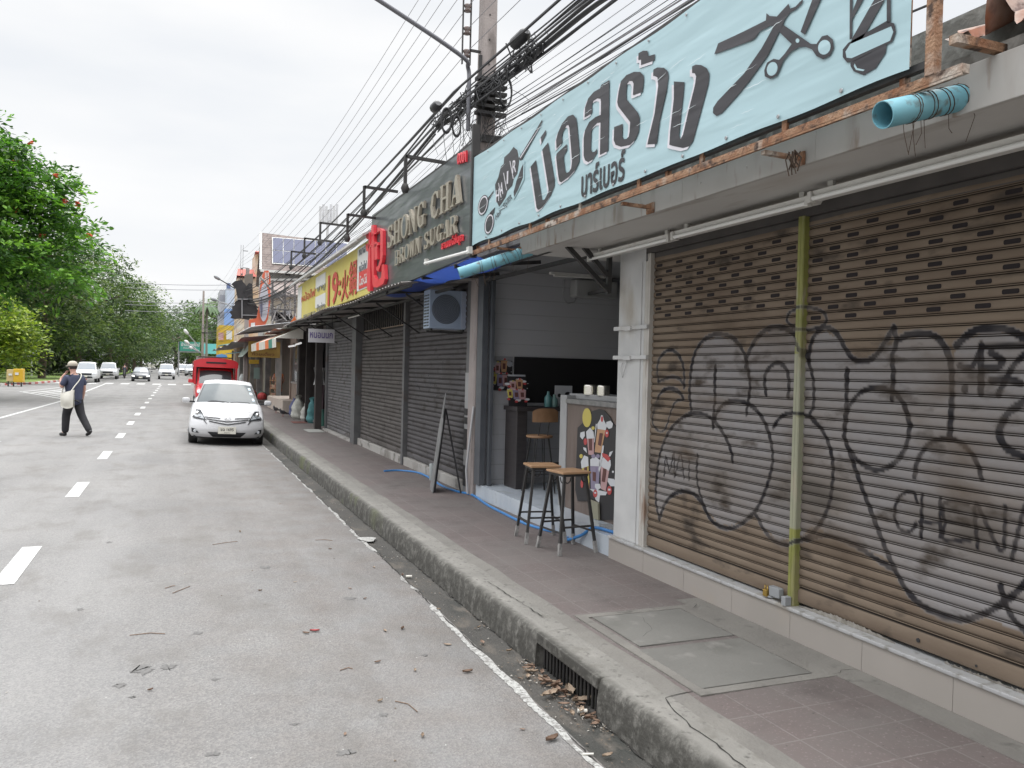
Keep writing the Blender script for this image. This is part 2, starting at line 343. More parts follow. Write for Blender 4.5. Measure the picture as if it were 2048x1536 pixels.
# kerb with the drain opening
def kerbmat():
    m = mat('kerb_concrete', (.165, .158, .143), (.225, .215, .195), 3.5, .88, stain=[(.15, .142, .125), (.10, .095, .085)], sscale=7.5, sth=.58, bump=.55, bscale=24)
    n, l, b = nodes_of(m); src = b.inputs['Base Color'].links[0].from_socket
    g = n.new('ShaderNodeTexCoord'); s = n.new('ShaderNodeSeparateXYZ'); l.new(g.outputs['Object'], s.inputs[0])
    z = n.new('ShaderNodeTexNoise'); z.inputs['Scale'].default_value = 11; z.inputs['Detail'].default_value = 9; z.inputs['Roughness'].default_value = .75; l.new(g.outputs['Object'], z.inputs[0])
    # road splash grime on the riser: lives in the wall face (x below 2.2), broken up by noise
    a = n.new('ShaderNodeMapRange'); l.new(s.outputs[0], a.inputs[0]); a.inputs['From Min'].default_value = 2.245; a.inputs['From Max'].default_value = 2.19
    c = n.new('ShaderNodeMath'); c.operation = 'MULTIPLY'; l.new(a.outputs[0], c.inputs[0]); q = n.new('ShaderNodeMapRange'); l.new(z.outputs[0], q.inputs[0]); q.inputs['From Min'].default_value = .27; q.inputs['From Max'].default_value = .52; l.new(q.outputs[0], c.inputs[1])
    x = n.new('ShaderNodeMix'); x.data_type = 'RGBA'; l.new(c.outputs[0], x.inputs[0]); l.new(src, x.inputs[6]); x.inputs[7].default_value = (.055, .052, .045, 1)
    # moss, a green band in patches along the riser further up the street
    y = n.new('ShaderNodeMapRange'); l.new(s.outputs[1], y.inputs[0]); y.inputs['From Min'].default_value = 8; y.inputs['From Max'].default_value = 11
    z2 = n.new('ShaderNodeTexNoise'); z2.inputs['Scale'].default_value = 1.3; z2.inputs['Detail'].default_value = 6; l.new(g.outputs['Object'], z2.inputs[0])
    r2 = n.new('ShaderNodeMapRange'); l.new(z2.outputs[0], r2.inputs[0]); r2.inputs['From Min'].default_value = .54; r2.inputs['From Max'].default_value = .7
    k = n.new('ShaderNodeMath'); k.operation = 'MULTIPLY'; l.new(y.outputs[0], k.inputs[0]); l.new(r2.outputs[0], k.inputs[1])
    k2 = n.new('ShaderNodeMath'); k2.operation = 'MULTIPLY'; l.new(k.outputs[0], k2.inputs[0]); l.new(a.outputs[0], k2.inputs[1])
    w_ = n.new('ShaderNodeMix'); w_.data_type = 'RGBA'; l.new(k2.outputs[0], w_.inputs[0]); l.new(x.outputs[2], w_.inputs[6]); w_.inputs[7].default_value = (.095, .105, .045, 1)
    l.new(w_.outputs[2], b.inputs['Base Color']); return m
KERB = kerbmat()
def kerb_run(mb, y0, y1, step, zlow=-.12, top=.15, drop=None):
    ny = max(2, int((y1-y0)/step)); rows = []
    r = random.Random(int(y0*10)+5)
    for j in range(ny+1):
        y = y0+(y1-y0)*j/ny
        c = .018 if r.random() < .12 else 0      # chips on the arris
        a = .004*math.sin(y*7)+.003*math.sin(y*23)
        rows.append([(2.165+a, y, zlow), (2.172+a, y, .03), (2.182+a+c*.2, y, top-.03-c), (2.192+a+c, y, top-.01-c*.6), (2.215+a+c, y, top-c*.2), (2.30, y, top+.002), (2.405+.004*math.sin(y*9), y, top+.003)])
    k = len(rows[0]); vs = [p for g in rows for p in g]
    mb.add(vs, [(j*k+i, j*k+i+1, (j+1)*k+i+1, (j+1)*k+i) for j in range(ny) for i in range(k-1)], True)
    for g in (rows[0], rows[-1]): mb.add(g+[(2.405, g[0][1], zlow)], [tuple(range(k+1))])
mb = MB()
for a, b, s in ((-6, 3.99, .05), (4.83, 26, .05), (26, 74, 1), (84, 230, 4)): kerb_run(mb, a, b, s)
# lintel slab over the drain
mb.box((2.172, 3.99, .085), (2.405, 4.83, .153), .008); mb.box((2.40, 3.99, -.12), (2.5, 4.83, .08))
mb.box((2.2, 13.6, .0), (2.30, 13.62, .10)); struct(mb.build('kerb', KERB))
t = thing('drain_grate', 'dark iron bars of the storm drain opening in the kerb face', 'drain grate', (2.2, 4.41, -.06))
mb = MB()
for i in range(17): mb.tube([(2.215, 4.03+i*.047, -.07), (2.215, 4.03+i*.047, .09)], .009, 6)
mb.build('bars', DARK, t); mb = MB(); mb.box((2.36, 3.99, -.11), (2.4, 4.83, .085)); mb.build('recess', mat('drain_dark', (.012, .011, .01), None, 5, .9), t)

# pavement
PAVE = paving(); MARG = mat('margin_concrete', (.145, .136, .123), (.188, .178, .16), 3, .85, stain=[(.16, .15, .14), (.1, .095, .085)], sscale=2.3, sth=.6, bump=.4, bscale=40)
mb = MB()
vs = []; yv = [-6+i*.5 for i in range(66)]+[28+i*5 for i in range(10)]
for y in yv: vs += [(2.52+.012*math.sin(y*5), y, .151), (3.1, y, .156), (3.9 if not 6.6 < y < 10.2 else 3.9, y, .158)]
mb.add(vs, [(j*3+i, j*3+i+1, (j+1)*3+i+1, (j+1)*3+i) for j in range(len(yv)-1) for i in range(2)]); mb.box((3.9, 23, .1), (12, 74, .152)); mb.box((2.4, 84, .0), (30, 230, .15)); struct(mb.build('pavement', PAVE))
mb = MB(); mb.add([p for y in yv for p in ((2.40, y, .1505), (2.53+.012*math.sin(y*5), y, .1515))], [(j*2, j*2+1, j*2+3, j*2+2) for j in range(len(yv)-1)]); struct(mb.build('pavement_margin', MARG))
mb = MB(); mb.box((2.4, -6, -.1), (12, 73.9, .1)); struct(mb.build('pavement_bed', MARG))
# two concrete inspection slabs in the pavement
PATCH = mat('slab_concrete', (.128, .124, .113), (.162, .157, .143), 1.7, .8, stain=[(.115, .112, .10), (.21, .2, .185)], sscale=1.5, sth=.57, bump=.2, bscale=40)
for i, (a, b, lb) in enumerate((((2.66, 4.36), (3.36, 4.98), 'grey concrete inspection slab nearer the stools, set in the pavement'), ((2.62, 3.66), (3.36, 4.30), 'grey concrete inspection slab with a pale chip, by the cracked pavement'))):
    mb = MB(); mb.box((a[0], a[1], .10), (b[0], b[1], .1620), .002); o = mb.build('pavement_slab', PATCH); tag(o, lb, 'pavement slab')
mb = MB()
for a, b in (((2.56, 3.58), (2.63, 5.06)), ((3.37, 3.58), (3.47, 5.06)), ((2.63, 3.58), (3.37, 3.65)), ((2.63, 4.99), (3.37, 5.06))): mb.box((a[0], a[1], .12), (b[0], b[1], .1602))
mb.box((3.47, 1.5, .12), (3.66, 5.2, .1590)); struct(mb.build('slab_surround', MARG))
# cracks
CRK = mat('crack_dark', (.025, .023, .02), None, 5, .95)
def crack(mb, pts, w, z):
    r = random.Random(int(pts[0][0]*97)); P_ = []
    for (a, b) in zip(pts[:-1], pts[1:]):
        k = max(2, int(math.dist(a, b)/.05))
        for j in range(k): P_.append((a[0]+(b[0]-a[0])*j/k+r.uniform(-.009, .009), a[1]+(b[1]-a[1])*j/k+r.uniform(-.009, .009)))
    P_.append(pts[-1]); L0 = []; 
    for i, p in enumerate(P_):
        q = P_[min(i+1, len(P_)-1)]; o = P_[max(i-1, 0)]; d = Vector((q[0]-o[0], q[1]-o[1], 0)).normalized(); nn = Vector((-d.y, d.x, 0)); ww = w*r.uniform(.25, 1.2)*(.3 if i in (0, len(P_)-1) else 1)
        L0 += [(p[0]+nn.x*ww, p[1]+nn.y*ww, z), (p[0]-nn.x*ww, p[1]-nn.y*ww, z)]
    mb.add(L0, [(2*i, 2*i+1, 2*i+3, 2*i+2) for i in range(len(P_)-1)])
mb = MB()
def gp(*pts, z=.15): return [tuple(P(a, b, z=z)[:2]) for a, b in pts]
crack(mb, gp((1405, 1378), (1365, 1388), (1330, 1397), (1352, 1425), (1383, 1455), (1420, 1478), (1470, 1520), (1500, 1545)), .004, .1545)
crack(mb, gp((1385, 1221), (1393, 1213)), .005, .169); crack(mb, gp((1140, 1246), (1200, 1243)), .002, .158)
crack(mb, [(3.47, 3.60), (3.56, 3.63), (3.66, 3.62)], .002, .1607); crack(mb, gp((975, 1165), (1030, 1200), (1088, 1237)), .004, .16)
crack(mb, [(2.75, 4.5), (2.9, 4.62), (3.0, 4.9)], .0012, .1625)
for k in range(5): crack(mb, gp((740+k*9, 962+k*3), (850-k*12, 964+k*3)), .004, .162)
struct(mb.build('pavement_cracks', CRK))
mb = MB(); crack(mb, [(1.905, -5), (1.915, 3), (1.92, 9), (1.93, 20)], .008, rz(1.92)+.002); crack(mb, [(2.165, -5), (2.168, 20)], .01, rz(2.2)+.001); struct(mb.build('gutter_joint', CRK))
mb = MB(); r = random.Random(21)
def stainblob(px, py, a, b_, seed):
    q = P(px, py, z=-.01); rs_ = random.Random(seed); ph = [rs_.uniform(0, 6.28) for _ in range(5)]
    mb.add([(q.x+a*math.cos(t_)*(1+.25*math.sin(3*t_+ph[0])+.18*math.sin(7*t_+ph[1])+.14*math.sin(13*t_+ph[2])+rs_.uniform(-.14, .14)), q.y+b_*math.sin(t_)*(1+.3*math.sin(4*t_+ph[3])+.18*math.sin(9*t_+ph[4])), rz(q.x)+.0025) for t_ in [i*2*math.pi/70 for i in range(70)]], [tuple(range(70))])
for px, py, a, b_ in ((285, 1343, .055, .07), (335, 1338, .04, .05), (430, 1360, .02, .022), (240, 1375, .03, .03), (395, 1268, .03, .03), (530, 1132, .045, .06), (218, 1087, .025, .04), (768, 1422, .02, .02), (690, 1500, .04, .03), (590, 1446, .018, .015), (265, 1398, .018, .016), (700, 1190, .04, .05), (425, 1510, .03, .02), (160, 1222, .02, .03), (1100, 760, .02, .03), (850, 1300, .02, .02)): stainblob(px, py, a, b_, px)
struct(mb.build('road_stains', mat('stain_dark', (.10, .096, .092), (.15, .146, .142), 60, .95)))
mb = MB()
def rcrack(*pts): crack(mb, [tuple(P(a, b, z=-.01)[:2]) for a, b in pts], .0022, .0)
k0 = len(mb.v)
rcrack((620, 960), (700, 965), (790, 960)); rcrack((150, 1010), (330, 1000), (520, 1012), (640, 1004)); 
mb.v = [(x, y, rz(x)+.002) for x, y, z in mb.v]; struct(mb.build('road_cracks', mat('crack_soft', (.10, .095, .09), None, 5, .95)))

# markings
LINE = mat('road_paint', (.50, .50, .485), (.41, .41, .40), 9, .7, stain=[(.27, .265, .26), (.24, .235, .23)], sscale=14, sth=.55)
mb = MB()
for y0 in [7.68-1.45*3.3]+[7.68+4.75*k for k in range(0, 15)]:
    y0 = y0 if y0 > 7 else 2.9
    for q in [0]:
        c = -1.28; mb.add([(c-.085, y0, .004), (c+.085, y0, .004), (c+.085, y0+1.5, .004), (c-.085, y0+1.5, .004)], [(0, 1, 2, 3)])
struct(mb.build('lane_dashes', LINE))
def stripe(mb, pts, w, z=.005):
    for a, b in zip(pts[:-1], pts[1:]):
        a, b = Vector((*a, z)), Vector((*b, z)); d = (b-a).normalized(); nn = Vector((-d.y, d.x, 0))*w/2
        mb.add([a+nn, a-nn, b-nn, b+nn], [(0, 1, 2, 3)])
mb = MB(); g = lambda *p: [tuple(P(a, b, z=0)[:2]) for a, b in p]
stripe(mb, g((-60, 850), (0, 836), (120, 803), (210, 768)), .13); stripe(mb, g((40, 783), (120, 797), (135, 800)), .14)
for i in range(6): stripe(mb, g((62+i*14, 786+i*1.8), (128+i*9, 779+i*2.2)), .22)
stripe(mb, g((42, 784), (205, 765)), .12)
for x in range(9): mb.add([(-9.5+x*1.25, 77, .006), (-8.85+x*1.25, 77, .006), (-8.85+x*1.25, 80.5, .006), (-9.5+x*1.25, 80.5, .006)], [(0, 1, 2, 3)])
stripe(mb, [(-4.6, 21.0), (-4.1, 21.3), (-3.6, 21.2)], .1); struct(mb.build('road_lines', LINE))
# worn edge line: ragged strip in broken lengths
mb = MB(); r = random.Random(3)
def ragged(y0, y1, w):
    n = int((y1-y0)/.025); vs = []
    for i in range(n+1):
        y = y0+(y1-y0)*i/n; k = min(1, i/4, (n-i)/4)
        a = 1.862+.006*math.sin(y*2.3)+r.uniform(-.008, .008); b = e0_at(y)-.004+r.uniform(-.004, .0); a = b-(b-a)*w*max(.15, k)
        vs += [(a, y, rz(a)+.004), (b, y, rz(b)+.004)]
    mb.add(vs, [(2*i, 2*i+1, 2*i+3, 2*i+2) for i in range(n)])
def e0_at(y): return 1.925+.012*math.sin(y*3.1)+.01*math.sin(y*11.3+1)
for a, b, w_ in ((-1, 6.35, .85), (6.75, 6.95, .6), (7.0, 7.3, .6), (7.42, 7.5, .5), (8.3, 9.6, .75), (9.7, 11.2, .55), (11.3, 12.2, .4), (12.5, 13.6, .5), (13.8, 15.0, .4), (15.3, 16.2, .35), (16.6, 18.5, .5), (18.9, 20.5, .4), (21, 25, .4)): ragged(a, b, w_)
struct(mb.build('edge_line', mat('worn_paint', (.43, .43, .41), (.34, .335, .32), 30, .8, stain=[(.2, .19, .18), (.17, .165, .155)], sscale=16, sth=.50, bump=.4, bscale=60)))
mb = MB(); c = P(735, 1079, z=-.05); mb.add([(c.x+.09*math.cos(a)*(1+.3*math.sin(3*a)), c.y+.13*math.sin(a), c.z+.004) for a in [i*.35 for i in range(18)]], [tuple(range(18))]); tag(mb.build('paint_spill', mat('worn_paint', (1, 1, 1))), 'white blob of spilled paint in the gutter by the edge line', 'paint spill')

# grass verge across the road, its kerb
GRASS = mat('grass_ground', (.10, .16, .035), (.17, .24, .05), 2, .9, stain=(.13, .11, .06), sscale=.6, sth=.6, bump=.5, bscale=30)
mb = MB(); pts = [tuple(P(a, b, z=.1)[:2]) for a, b in ((0, 768), (60, 766), (120, 761), (200, 755), (235, 751))]
mb.add([(*p, .12) for p in pts]+[(-8, 260, .12), (-60, 260, .12), (-60, 30, .12), (-13, 60, .12)], [tuple(range(len(pts)+4))]); struct(mb.build('grass_verge', GRASS))
mb = MB()
for i in range(40):
    k = i/40*(len(pts)-1); a = int(k); p = Vector(pts[a]).lerp(Vector(pts[a+1]), k-a); k2 = (i+1)/40*(len(pts)-1); b_ = min(int(k2), len(pts)-2); q = Vector(pts[b_]).lerp(Vector(pts[b_+1]), k2-b_)
    mb.use(0 if i % 2 and i < 26 else 1); mb.bar((p.x, p.y, .06), (q.x, q.y, .06), .2, .2)
struct(mb.build('striped_kerb', [mat('kerb_red', (.45, .12, .11)), mat('kerb_white', (.55, .54, .52))]))

# ================================================================== SHUTTERS
FX = 3.74
def Z1(*p): return [(1200+a*.2604, 400+b*.2604) for a, b in p]
def Z2(*p): return [(1280+a*.2865, 780+b*.2865) for a, b in p]
def Z3(*p): return [(1600+a*.3256, 360+b*.3256) for a, b in p]
def Z4(*p): return [(1600+a*.3777, 820+b*.3777) for a, b in p]
def smooth(pts, k=6):
    o = []; n = len(pts)
    for i in range(n-1):
        p0, p1, p2, p3 = pts[max(i-1, 0)], pts[i], pts[i+1], pts[min(i+2, n-1)]
        for j in range(k):
            t = j/k; o.append(tuple(.5*((2*b)+(c-a)*t+(2*a-5*b+4*c-d)*t*t+(-a+3*b-3*c+d)*t**3) for a, b, c, d in zip(p0, p1, p2, p3)))
    return o+[pts[-1]]
STROKES = [  # (points, width m)
 (Z1((450,1395),(438,1300),(460,1210),(530,1150),(600,1190),(640,1290),(645,1440)),.02),(Z1((445,1395),(540,1360),(610,1375),(645,1430)),.018),
 (Z1((440,1530),(480,1460),(540,1440),(600,1460),(640,1530)),.014),(Z2((110,100),(130,40),(190,-5),(270,20),(305,60),(250,80),(215,150),(180,260),(140,290),(95,250),(86,190),(110,100)),.014),
 (Z1((685,1530),(690,1400),(700,1290),(730,1170),(790,1080),(880,1030),(950,1032),(1020,1060),(1080,1130),(1120,1220),(1118,1285)),.022),(Z2((342,0),(350,80),(355,140)),.02),
 (Z1((1120,1210),(1140,1330),(1152,1430),(1142,1530)),.02),(Z2((762,-10),(750,90),(740,170)),.018),
 (Z1((1120,1225),(1160,1130),(1210,1050),(1290,990),(1380,980),(1450,1000),(1510,1050),(1560,1140),(1600,1230)),.026),
 ([(1613+40*math.cos(a),637+22*math.sin(a)) for a in [i*math.pi/10 for i in range(21)]],.018),
 (Z1((1275,1495),(1262,1400),(1275,1320),(1330,1262),(1380,1255),(1430,1300),(1450,1400),(1443,1510)),.022),
 (Z1((885,1275),(880,1400),(882,1540))+Z2((515,130),(508,260)),.021),
 (Z2((135,905),(110,780),(115,600),(140,440),(190,310),(260,220),(350,165),(430,165),(500,200),(560,270),(610,360),(640,450),(643,500)),.021),
 (Z2((135,905),(170,800),(230,730),(310,705),(380,730),(430,790),(470,870),(520,930),(600,965),(680,950),(760,890),(820,820),(870,710),(905,600),(925,480),(910,350),(870,230),(810,140),(740,90),(660,75),(590,95),(540,150),(510,230)),.022),
 (Z2((400,455),(395,560),(402,660),(430,760),(470,860)),.016),
 (Z2((930,258),(980,190),(1050,160),(1130,165),(1200,200),(1270,280),(1320,390),(1345,520),(1340,660),(1320,790),(1270,910),(1200,1000),(1100,1060),(1000,1080),(920,1040),(860,970),(820,890),(798,860)),.021),
 (Z2((168,600),(178,465),(205,565),(235,440),(238,610)),.011),(Z2((242,605),(283,450),(305,615)),.011),(Z2((255,560),(300,560)),.009),(Z2((295,470),(385,478)),.011),(Z2((343,475),(340,628)),.011),
 (Z3((50,1110),(70,990),(120,920),(170,905),(230,950),(280,1040),(330,1100),(400,1115),(470,1070),(530,980),(575,905)),.024),
 (Z3((575,905),(590,1000),(565,1080),(572,1200),(563,1350)),.022),(Z3((50,1110),(80,1230),(82,1380),(62,1450),(130,1530)),.02),
 (Z3((288,1168),(282,1400),(272,1530)),.024),(Z3((280,1480),(300,1390),(380,1300),(480,1275),(580,1310),(640,1390),(672,1500))+Z4((580,80),(560,190),(500,280),(410,320),(320,280),(270,220),(235,140),(245,0)),.021),
 (Z3((600,985),(660,950),(750,940),(830,960),(890,1030),(925,1130),(932,1300),(920,1530))+Z4((790,150),),.023),(Z3((960,1015),(1060,930),(1160,910),(1280,920),(1376,970),(1440,1010)),.025),
 (Z3((980,1140),(1020,1150),(1060,1140),(1100,1060),(1112,1010)),.022),(Z3((1112,1010),(1108,1312)),.022),(Z3((1112,1025),(1376,1020)),.02),(Z3((1170,1060),(1240,1110),(1210,1150),(1130,1150)),.024),
 (Z3((1010,1278),(1012,1290)),.026),(Z3((1450,1020),(1376,1070),(1290,1170),(1215,1320)),.02),(Z3((1175,1232),(1260,1222),(1350,1245)),.024),
 (Z3((1400,1350),(1376,1360),(1270,1440),(1225,1530))+Z4((1055,140),(1100,210),(1186,245),(1250,250)),.024),
 (Z4((230,140),(280,280),(330,420),(380,550),(430,680),(480,800),(560,950),(640,1030),(750,1090),(860,1110),(960,1085),(1060,1030),(1150,960),(1220,870)),.022),
 (Z4((30,690),(130,665),(230,690),(330,740),(420,800),(500,850)),.02),(Z4((605,355),(620,270),(670,190),(740,155),(820,160),(890,210),(940,290),(960,365)),.018),
 (Z4((620,490),(600,440),(550,440),(510,490),(500,570),(530,630),(580,645),(615,600)),.014),(Z4((645,450),(640,675)),.014),(Z4((740,470),(742,675)),.014),(Z4((635,592),(740,600)),.013),
 (Z4((885,500),(760,495),(765,600),(760,682),(895,690)),.016),(Z4((770,590),(890,608)),.014),(Z4((940,730),(930,495),(1065,750),(1085,510)),.015),(Z4((1120,790),(1160,620),(1186,520),(1230,450)),.016),
 (Z4((1060,930),(1090,1040),(1140,1120),(1210,1190)),.02)]
FILLS = [Z1((700,1300),(740,1170),(800,1085),(900,1035),(1000,1055),(1080,1135),(1120,1230),(1170,1130),(1230,1045),(1320,985),(1420,990),(1500,1040),(1560,1140),(1600,1240))+Z3((60,1100),(90,960),(160,915),(230,960),(300,1075),(400,1120),(500,1040),(570,990),(600,985),(750,945),(880,1010),(940,1120),(960,1010),(1160,915),(1376,970),(1700,1000))+Z4((1600,900),(1300,1250),(1186,1180),(960,1085),(750,1090),(600,1000),(480,800),(300,720),(150,670))+Z2((1230,950),(1100,1050),(960,1060),(860,960),(810,870),(760,890),(650,950),(560,950),(450,840),(400,760),(310,705),(200,760),(135,900),(112,760),(120,560),(170,350),(260,220),(345,165),(350,60))]
def plane_yz(px, py): q = P(px, py, x=FX-.006); return (q.y, q.z)
STK = [([plane_yz(*q) for q in smooth(p)], wd) for p, wd in STROKES]
FIL = [[plane_yz(*q) for q in p] for p in FILLS]
def inside(Y, Z, poly):
    c = np.zeros(Y.shape, bool); n = len(poly)
    for i in range(n):
        (a, b), (e, f) = poly[i], poly[(i+1) % n]
        if b == f: continue
        k = ((b > Z) != (f > Z)) & (Y < (e-a)*(Z-b)/(f-b)+a); c ^= k
    return c
def wob(Y, Z, s, seed):
    r = np.random.RandomState(seed); o = np.zeros_like(Y)
    for i in range(7): a, b, c = r.normal(0, s*(1+i*.7), 2).tolist()+[r.uniform(0, 6.28)]; o += np.sin(a*Y+b*Z+c)/(1+i*.5)
    return o/3
def paint_layer(Y, Z, strokes, fills=(), wood=(.06, .05, .045)):
    """spray paint on the slats: silver fill, then black line"""
    A = np.zeros(Y.shape); C = np.zeros(Y.shape+(3,)); C[:] = (.235, .235, .248)
    for f in fills:
        m = inside(Y+.012*wob(Y, Z, 9, 3), Z+.02*wob(Y, Z, 7, 8), f); A[m] = .60+.16*wob(Y, Z, 12, 5)[m]
    soot = np.clip(1.25-np.abs((Z-(1.06+.06*wob(Y, Z, 2, 4)))/.17), 0, 1)*np.clip(.45+.8*wob(Y, Z, 3.5, 11), 0, 1)
    soot += .35*np.clip(wob(Y, Z, 2.2, 31)-.1, 0, 1)*np.clip(1.2-abs(Z-1.25)/.5, 0, 1); soot = np.clip(soot, 0, 1)*(len(fills) > 0)
    A2 = np.maximum(A, soot*.85); k = (soot*.95)[..., None]; C = C*(1-k)+np.array((.07, .062, .055))*k; A = A2
    for pts, wd in strokes:
        p = np.array(pts); lo = p.min(0)-.06; hi = p.max(0)+.06
        m = (Y > lo[0]) & (Y < hi[0]) & (Z > lo[1]) & (Z < hi[1])
        if not m.any(): continue
        y, z = Y[m], Z[m]; D = np.full(y.shape, 9.)
        for (a, b), (c, d) in zip(pts[:-1], pts[1:]):
            ex, ez = c-a, d-b; l2 = ex*ex+ez*ez+1e-9; t = np.clip(((y-a)*ex+(z-b)*ez)/l2, 0, 1); D = np.minimum(D, np.hypot(y-a-t*ex, z-b-t*ez))
        wv = wd*.80*(1+.22*wob(y, z, 6, 2)); al = np.clip((wv+.0025-D)/.0055, 0, 1)*np.clip(.93+.12*wob(y, z, 15, 6), .7, 1)
        cc = C[m]; C[m] = cc*(1-al[:, None])+np.array((.010, .009, .012))*al[:, None]; A[m] = np.maximum(A[m], al)
    return C, np.clip(A, 0, 1)
PROF = [(0, .0105), (.05, .0105), (.075, -.001), (.13, -.001), (.155, .0095), (.20, .0095), (.225, -.002), (.40, -.0055), (.62, -.0065), (.84, -.004), (.965, .0005)]
def shutter(parent, m, y0, y1, z0, z1, x, dy, pitch=.0605, strokes=(), fills=(), slots=None, name='roller_shutter', dent=0):
    ns = int((z1-z0-.10)/pitch); zs, xo = [z0, z0+.008, z0+.075, z0+.09], [-.004, -.008, -.008, .004]
    for i in range(ns):
        for t, o in PROF: zs.append(z0+.10+(i+t)*pitch); xo.append(o)
    zs = np.array(zs); xo = np.array(xo); yv = np.linspace(y0, y1, max(3, int((y1-y0)/dy))); Y, Z = np.meshgrid(yv, zs, indexing='ij')
    X = x+xo[None, :]+.0016*wob(Y, Z*.3, 5, 21)+dent*wob(Y, Z, 2, 9); a, b = Y.shape
    V = np.stack([X, Y, Z], -1).reshape(-1, 3); idx = np.arange(a*b).reshape(a, b)
    F = np.stack([idx[:-1, :-1], idx[1:, :-1], idx[1:, 1:], idx[:-1, 1:]], -1).reshape(-1, 4)
    me = bpy.data.meshes.new(name); me.vertices.add(len(V)); me.vertices.foreach_set('co', V.astype('f4').ravel())
    me.loops.add(F.size); me.loops.foreach_set('vertex_index', F.ravel()); me.polygons.add(len(F)); me.polygons.foreach_set('loop_start', np.arange(0, F.size, 4)); me.polygons.foreach_set('loop_total', np.full(len(F), 4))
    me.materials.append(m); me.update(); me.validate()
    me.polygons.foreach_set('use_smooth', [True]*len(F))
    if strokes or fills:
        C, A = paint_layer(Y, Z, strokes, fills); at = me.color_attributes.new('Paint', 'FLOAT_COLOR', 'POINT')
        at.data.foreach_set('color', np.concatenate([C, A[..., None]], -1).astype('f4').ravel())
    o = bpy.data.objects.new(name, me); COL.objects.link(o); adopt(o, parent)
    if slots:
        mb = MB(); r0, rows, sp, ph = slots
        for k in range(rows):
            zc = z0+.10+(r0-k)*pitch+pitch*.55; yy = y1-.085-(sp/2 if (k+ph) % 2 else 0)
            while yy > y0+.05:
                pts = [(yy+sy*(.036+.008*math.cos(q)), zc+.011*math.sin(q)) for sy, qs in ((1, (-1.2, -.4, .4, 1.2)), (-1, (1.94, 2.74, 3.54, 4.34))) for q in qs]
                pts = [(yy+.038+.009*math.cos(q), zc+.0125*math.sin(q)) for q in (-1.4, -.6, .6, 1.4)]+[(yy-.038-.009*math.cos(q), zc+.0125*math.sin(q)) for q in (1.4, .6, -.6, -1.4)]
                mb.add([(x-.0075, a_, b_) for a_, b_ in pts], [tuple(range(8))]); yy -= sp
        mb.build('vent_slots', mat('slot_dark', (.012, .008, .009), None, 5, .9), o)  # flat near-black patches on the slats stand for the shade inside open slots
    return o
def slatmat(name, c, c2, st, vcol=None):
    m = mat(name, c, c2, 3.2, .55, stain=st, sscale=1.6, sth=.56, vcol=vcol, bump=.08, bscale=90, sstretch=(1, .6, 1.3), stretch=(1, .5, 2))
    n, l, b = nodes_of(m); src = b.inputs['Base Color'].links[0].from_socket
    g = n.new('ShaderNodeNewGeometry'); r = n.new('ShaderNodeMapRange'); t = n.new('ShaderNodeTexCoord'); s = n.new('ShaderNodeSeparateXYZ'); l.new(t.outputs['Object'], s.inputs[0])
    l.new(s.outputs[0], r.inputs[0]); r.inputs['From Min'].default_value = FX+.0015; r.inputs['From Max'].default_value = FX+.006   # darker in the interlock grooves
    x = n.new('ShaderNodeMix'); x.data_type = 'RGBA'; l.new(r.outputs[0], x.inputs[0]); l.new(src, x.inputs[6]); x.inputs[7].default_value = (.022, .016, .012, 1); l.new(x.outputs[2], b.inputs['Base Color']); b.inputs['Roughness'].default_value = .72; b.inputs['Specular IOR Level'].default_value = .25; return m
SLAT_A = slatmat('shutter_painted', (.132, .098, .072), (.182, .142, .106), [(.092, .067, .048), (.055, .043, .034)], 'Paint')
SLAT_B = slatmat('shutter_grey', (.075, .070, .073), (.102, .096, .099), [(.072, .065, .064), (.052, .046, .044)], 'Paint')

# ================================================================== NEAR SHOP BUILDING (barber)
bld = thing('shop_building', 'shop with two brown graffiti covered roller shutters, white pillar and concrete canopy', 'building', (3.74, 3, .15))
TILE = mat('plinth_tile', (.30, .275, .25), (.33, .30, .275), 2, .35, stain=(.33, .29, .25), sscale=2, sth=.62)
mb = MB()
for i in range(9): mb.box((3.665, 6.595-(i+1)*.60+.0015, .12), (3.70, 6.595-i*.60-.0015, .338))
mb.box((3.675, 1.0, .12), (4.6, 6.593, .334)); mb.build('plinth', TILE, bld)
mb = MB(); mb.box((3.652, 1.0, .338), (3.80, 6.60, .361), .006); mb.box((3.80, 1.0, .335), (4.4, 6.55, .358)); mb.build('sill', mat('sill_tile', (.33, .33, .33), (.40, .40, .40), 5, .35, stain=[(.3, .28, .25), (.2, .19, .17)], sscale=4, sth=.55), bld)
mb = MB(); mb.box((3.70, 6.14, .361), (4.1, 6.58, 2.948), .006); pil = mb.build('pillar', WHITE, bld)
mb = MB()
for z in (2.22, 1.96): mb.box((3.67, 6.05, z), (3.70, 6.62, z+.035), .004); mb.box((3.66, 6.3, z-.006), (3.672, 6.42, z+.03))
mb.tube([(3.69, 6.40, 1.95), (3.685, 6.43, 1.85), (3.69, 6.47, 1.80), (3.685, 6.50, 1.87), (3.69, 6.47, 1.93)], .003, 5)
mb.box((3.692, 6.18, .37), (3.70, 6.2, 2.8)); mb.build('cable_clips', WHITE, pil)
mb = MB(); mb.box((3.70, 6.055, .361), (3.76, 6.085, 2.86)); mb.box((3.70, 6.10, .361), (3.722, 6.138, 2.80), .003); mb.box((3.698, 6.085, .361), (3.705, 6.10, 2.86)); mb.build('guide_rail', mat('rail_paint', (.38, .36, .33), (.46, .44, .41), 6, .5, stain=(.2, .13, .09), sscale=7, sth=.56, sstretch=(1, 1, .3)), bld)
s1 = shutter(bld, SLAT_A, 4.262, 6.056, .375, 2.86, FX, .0068, strokes=STK, fills=FIL, slots=(37, 8, .292, 0))
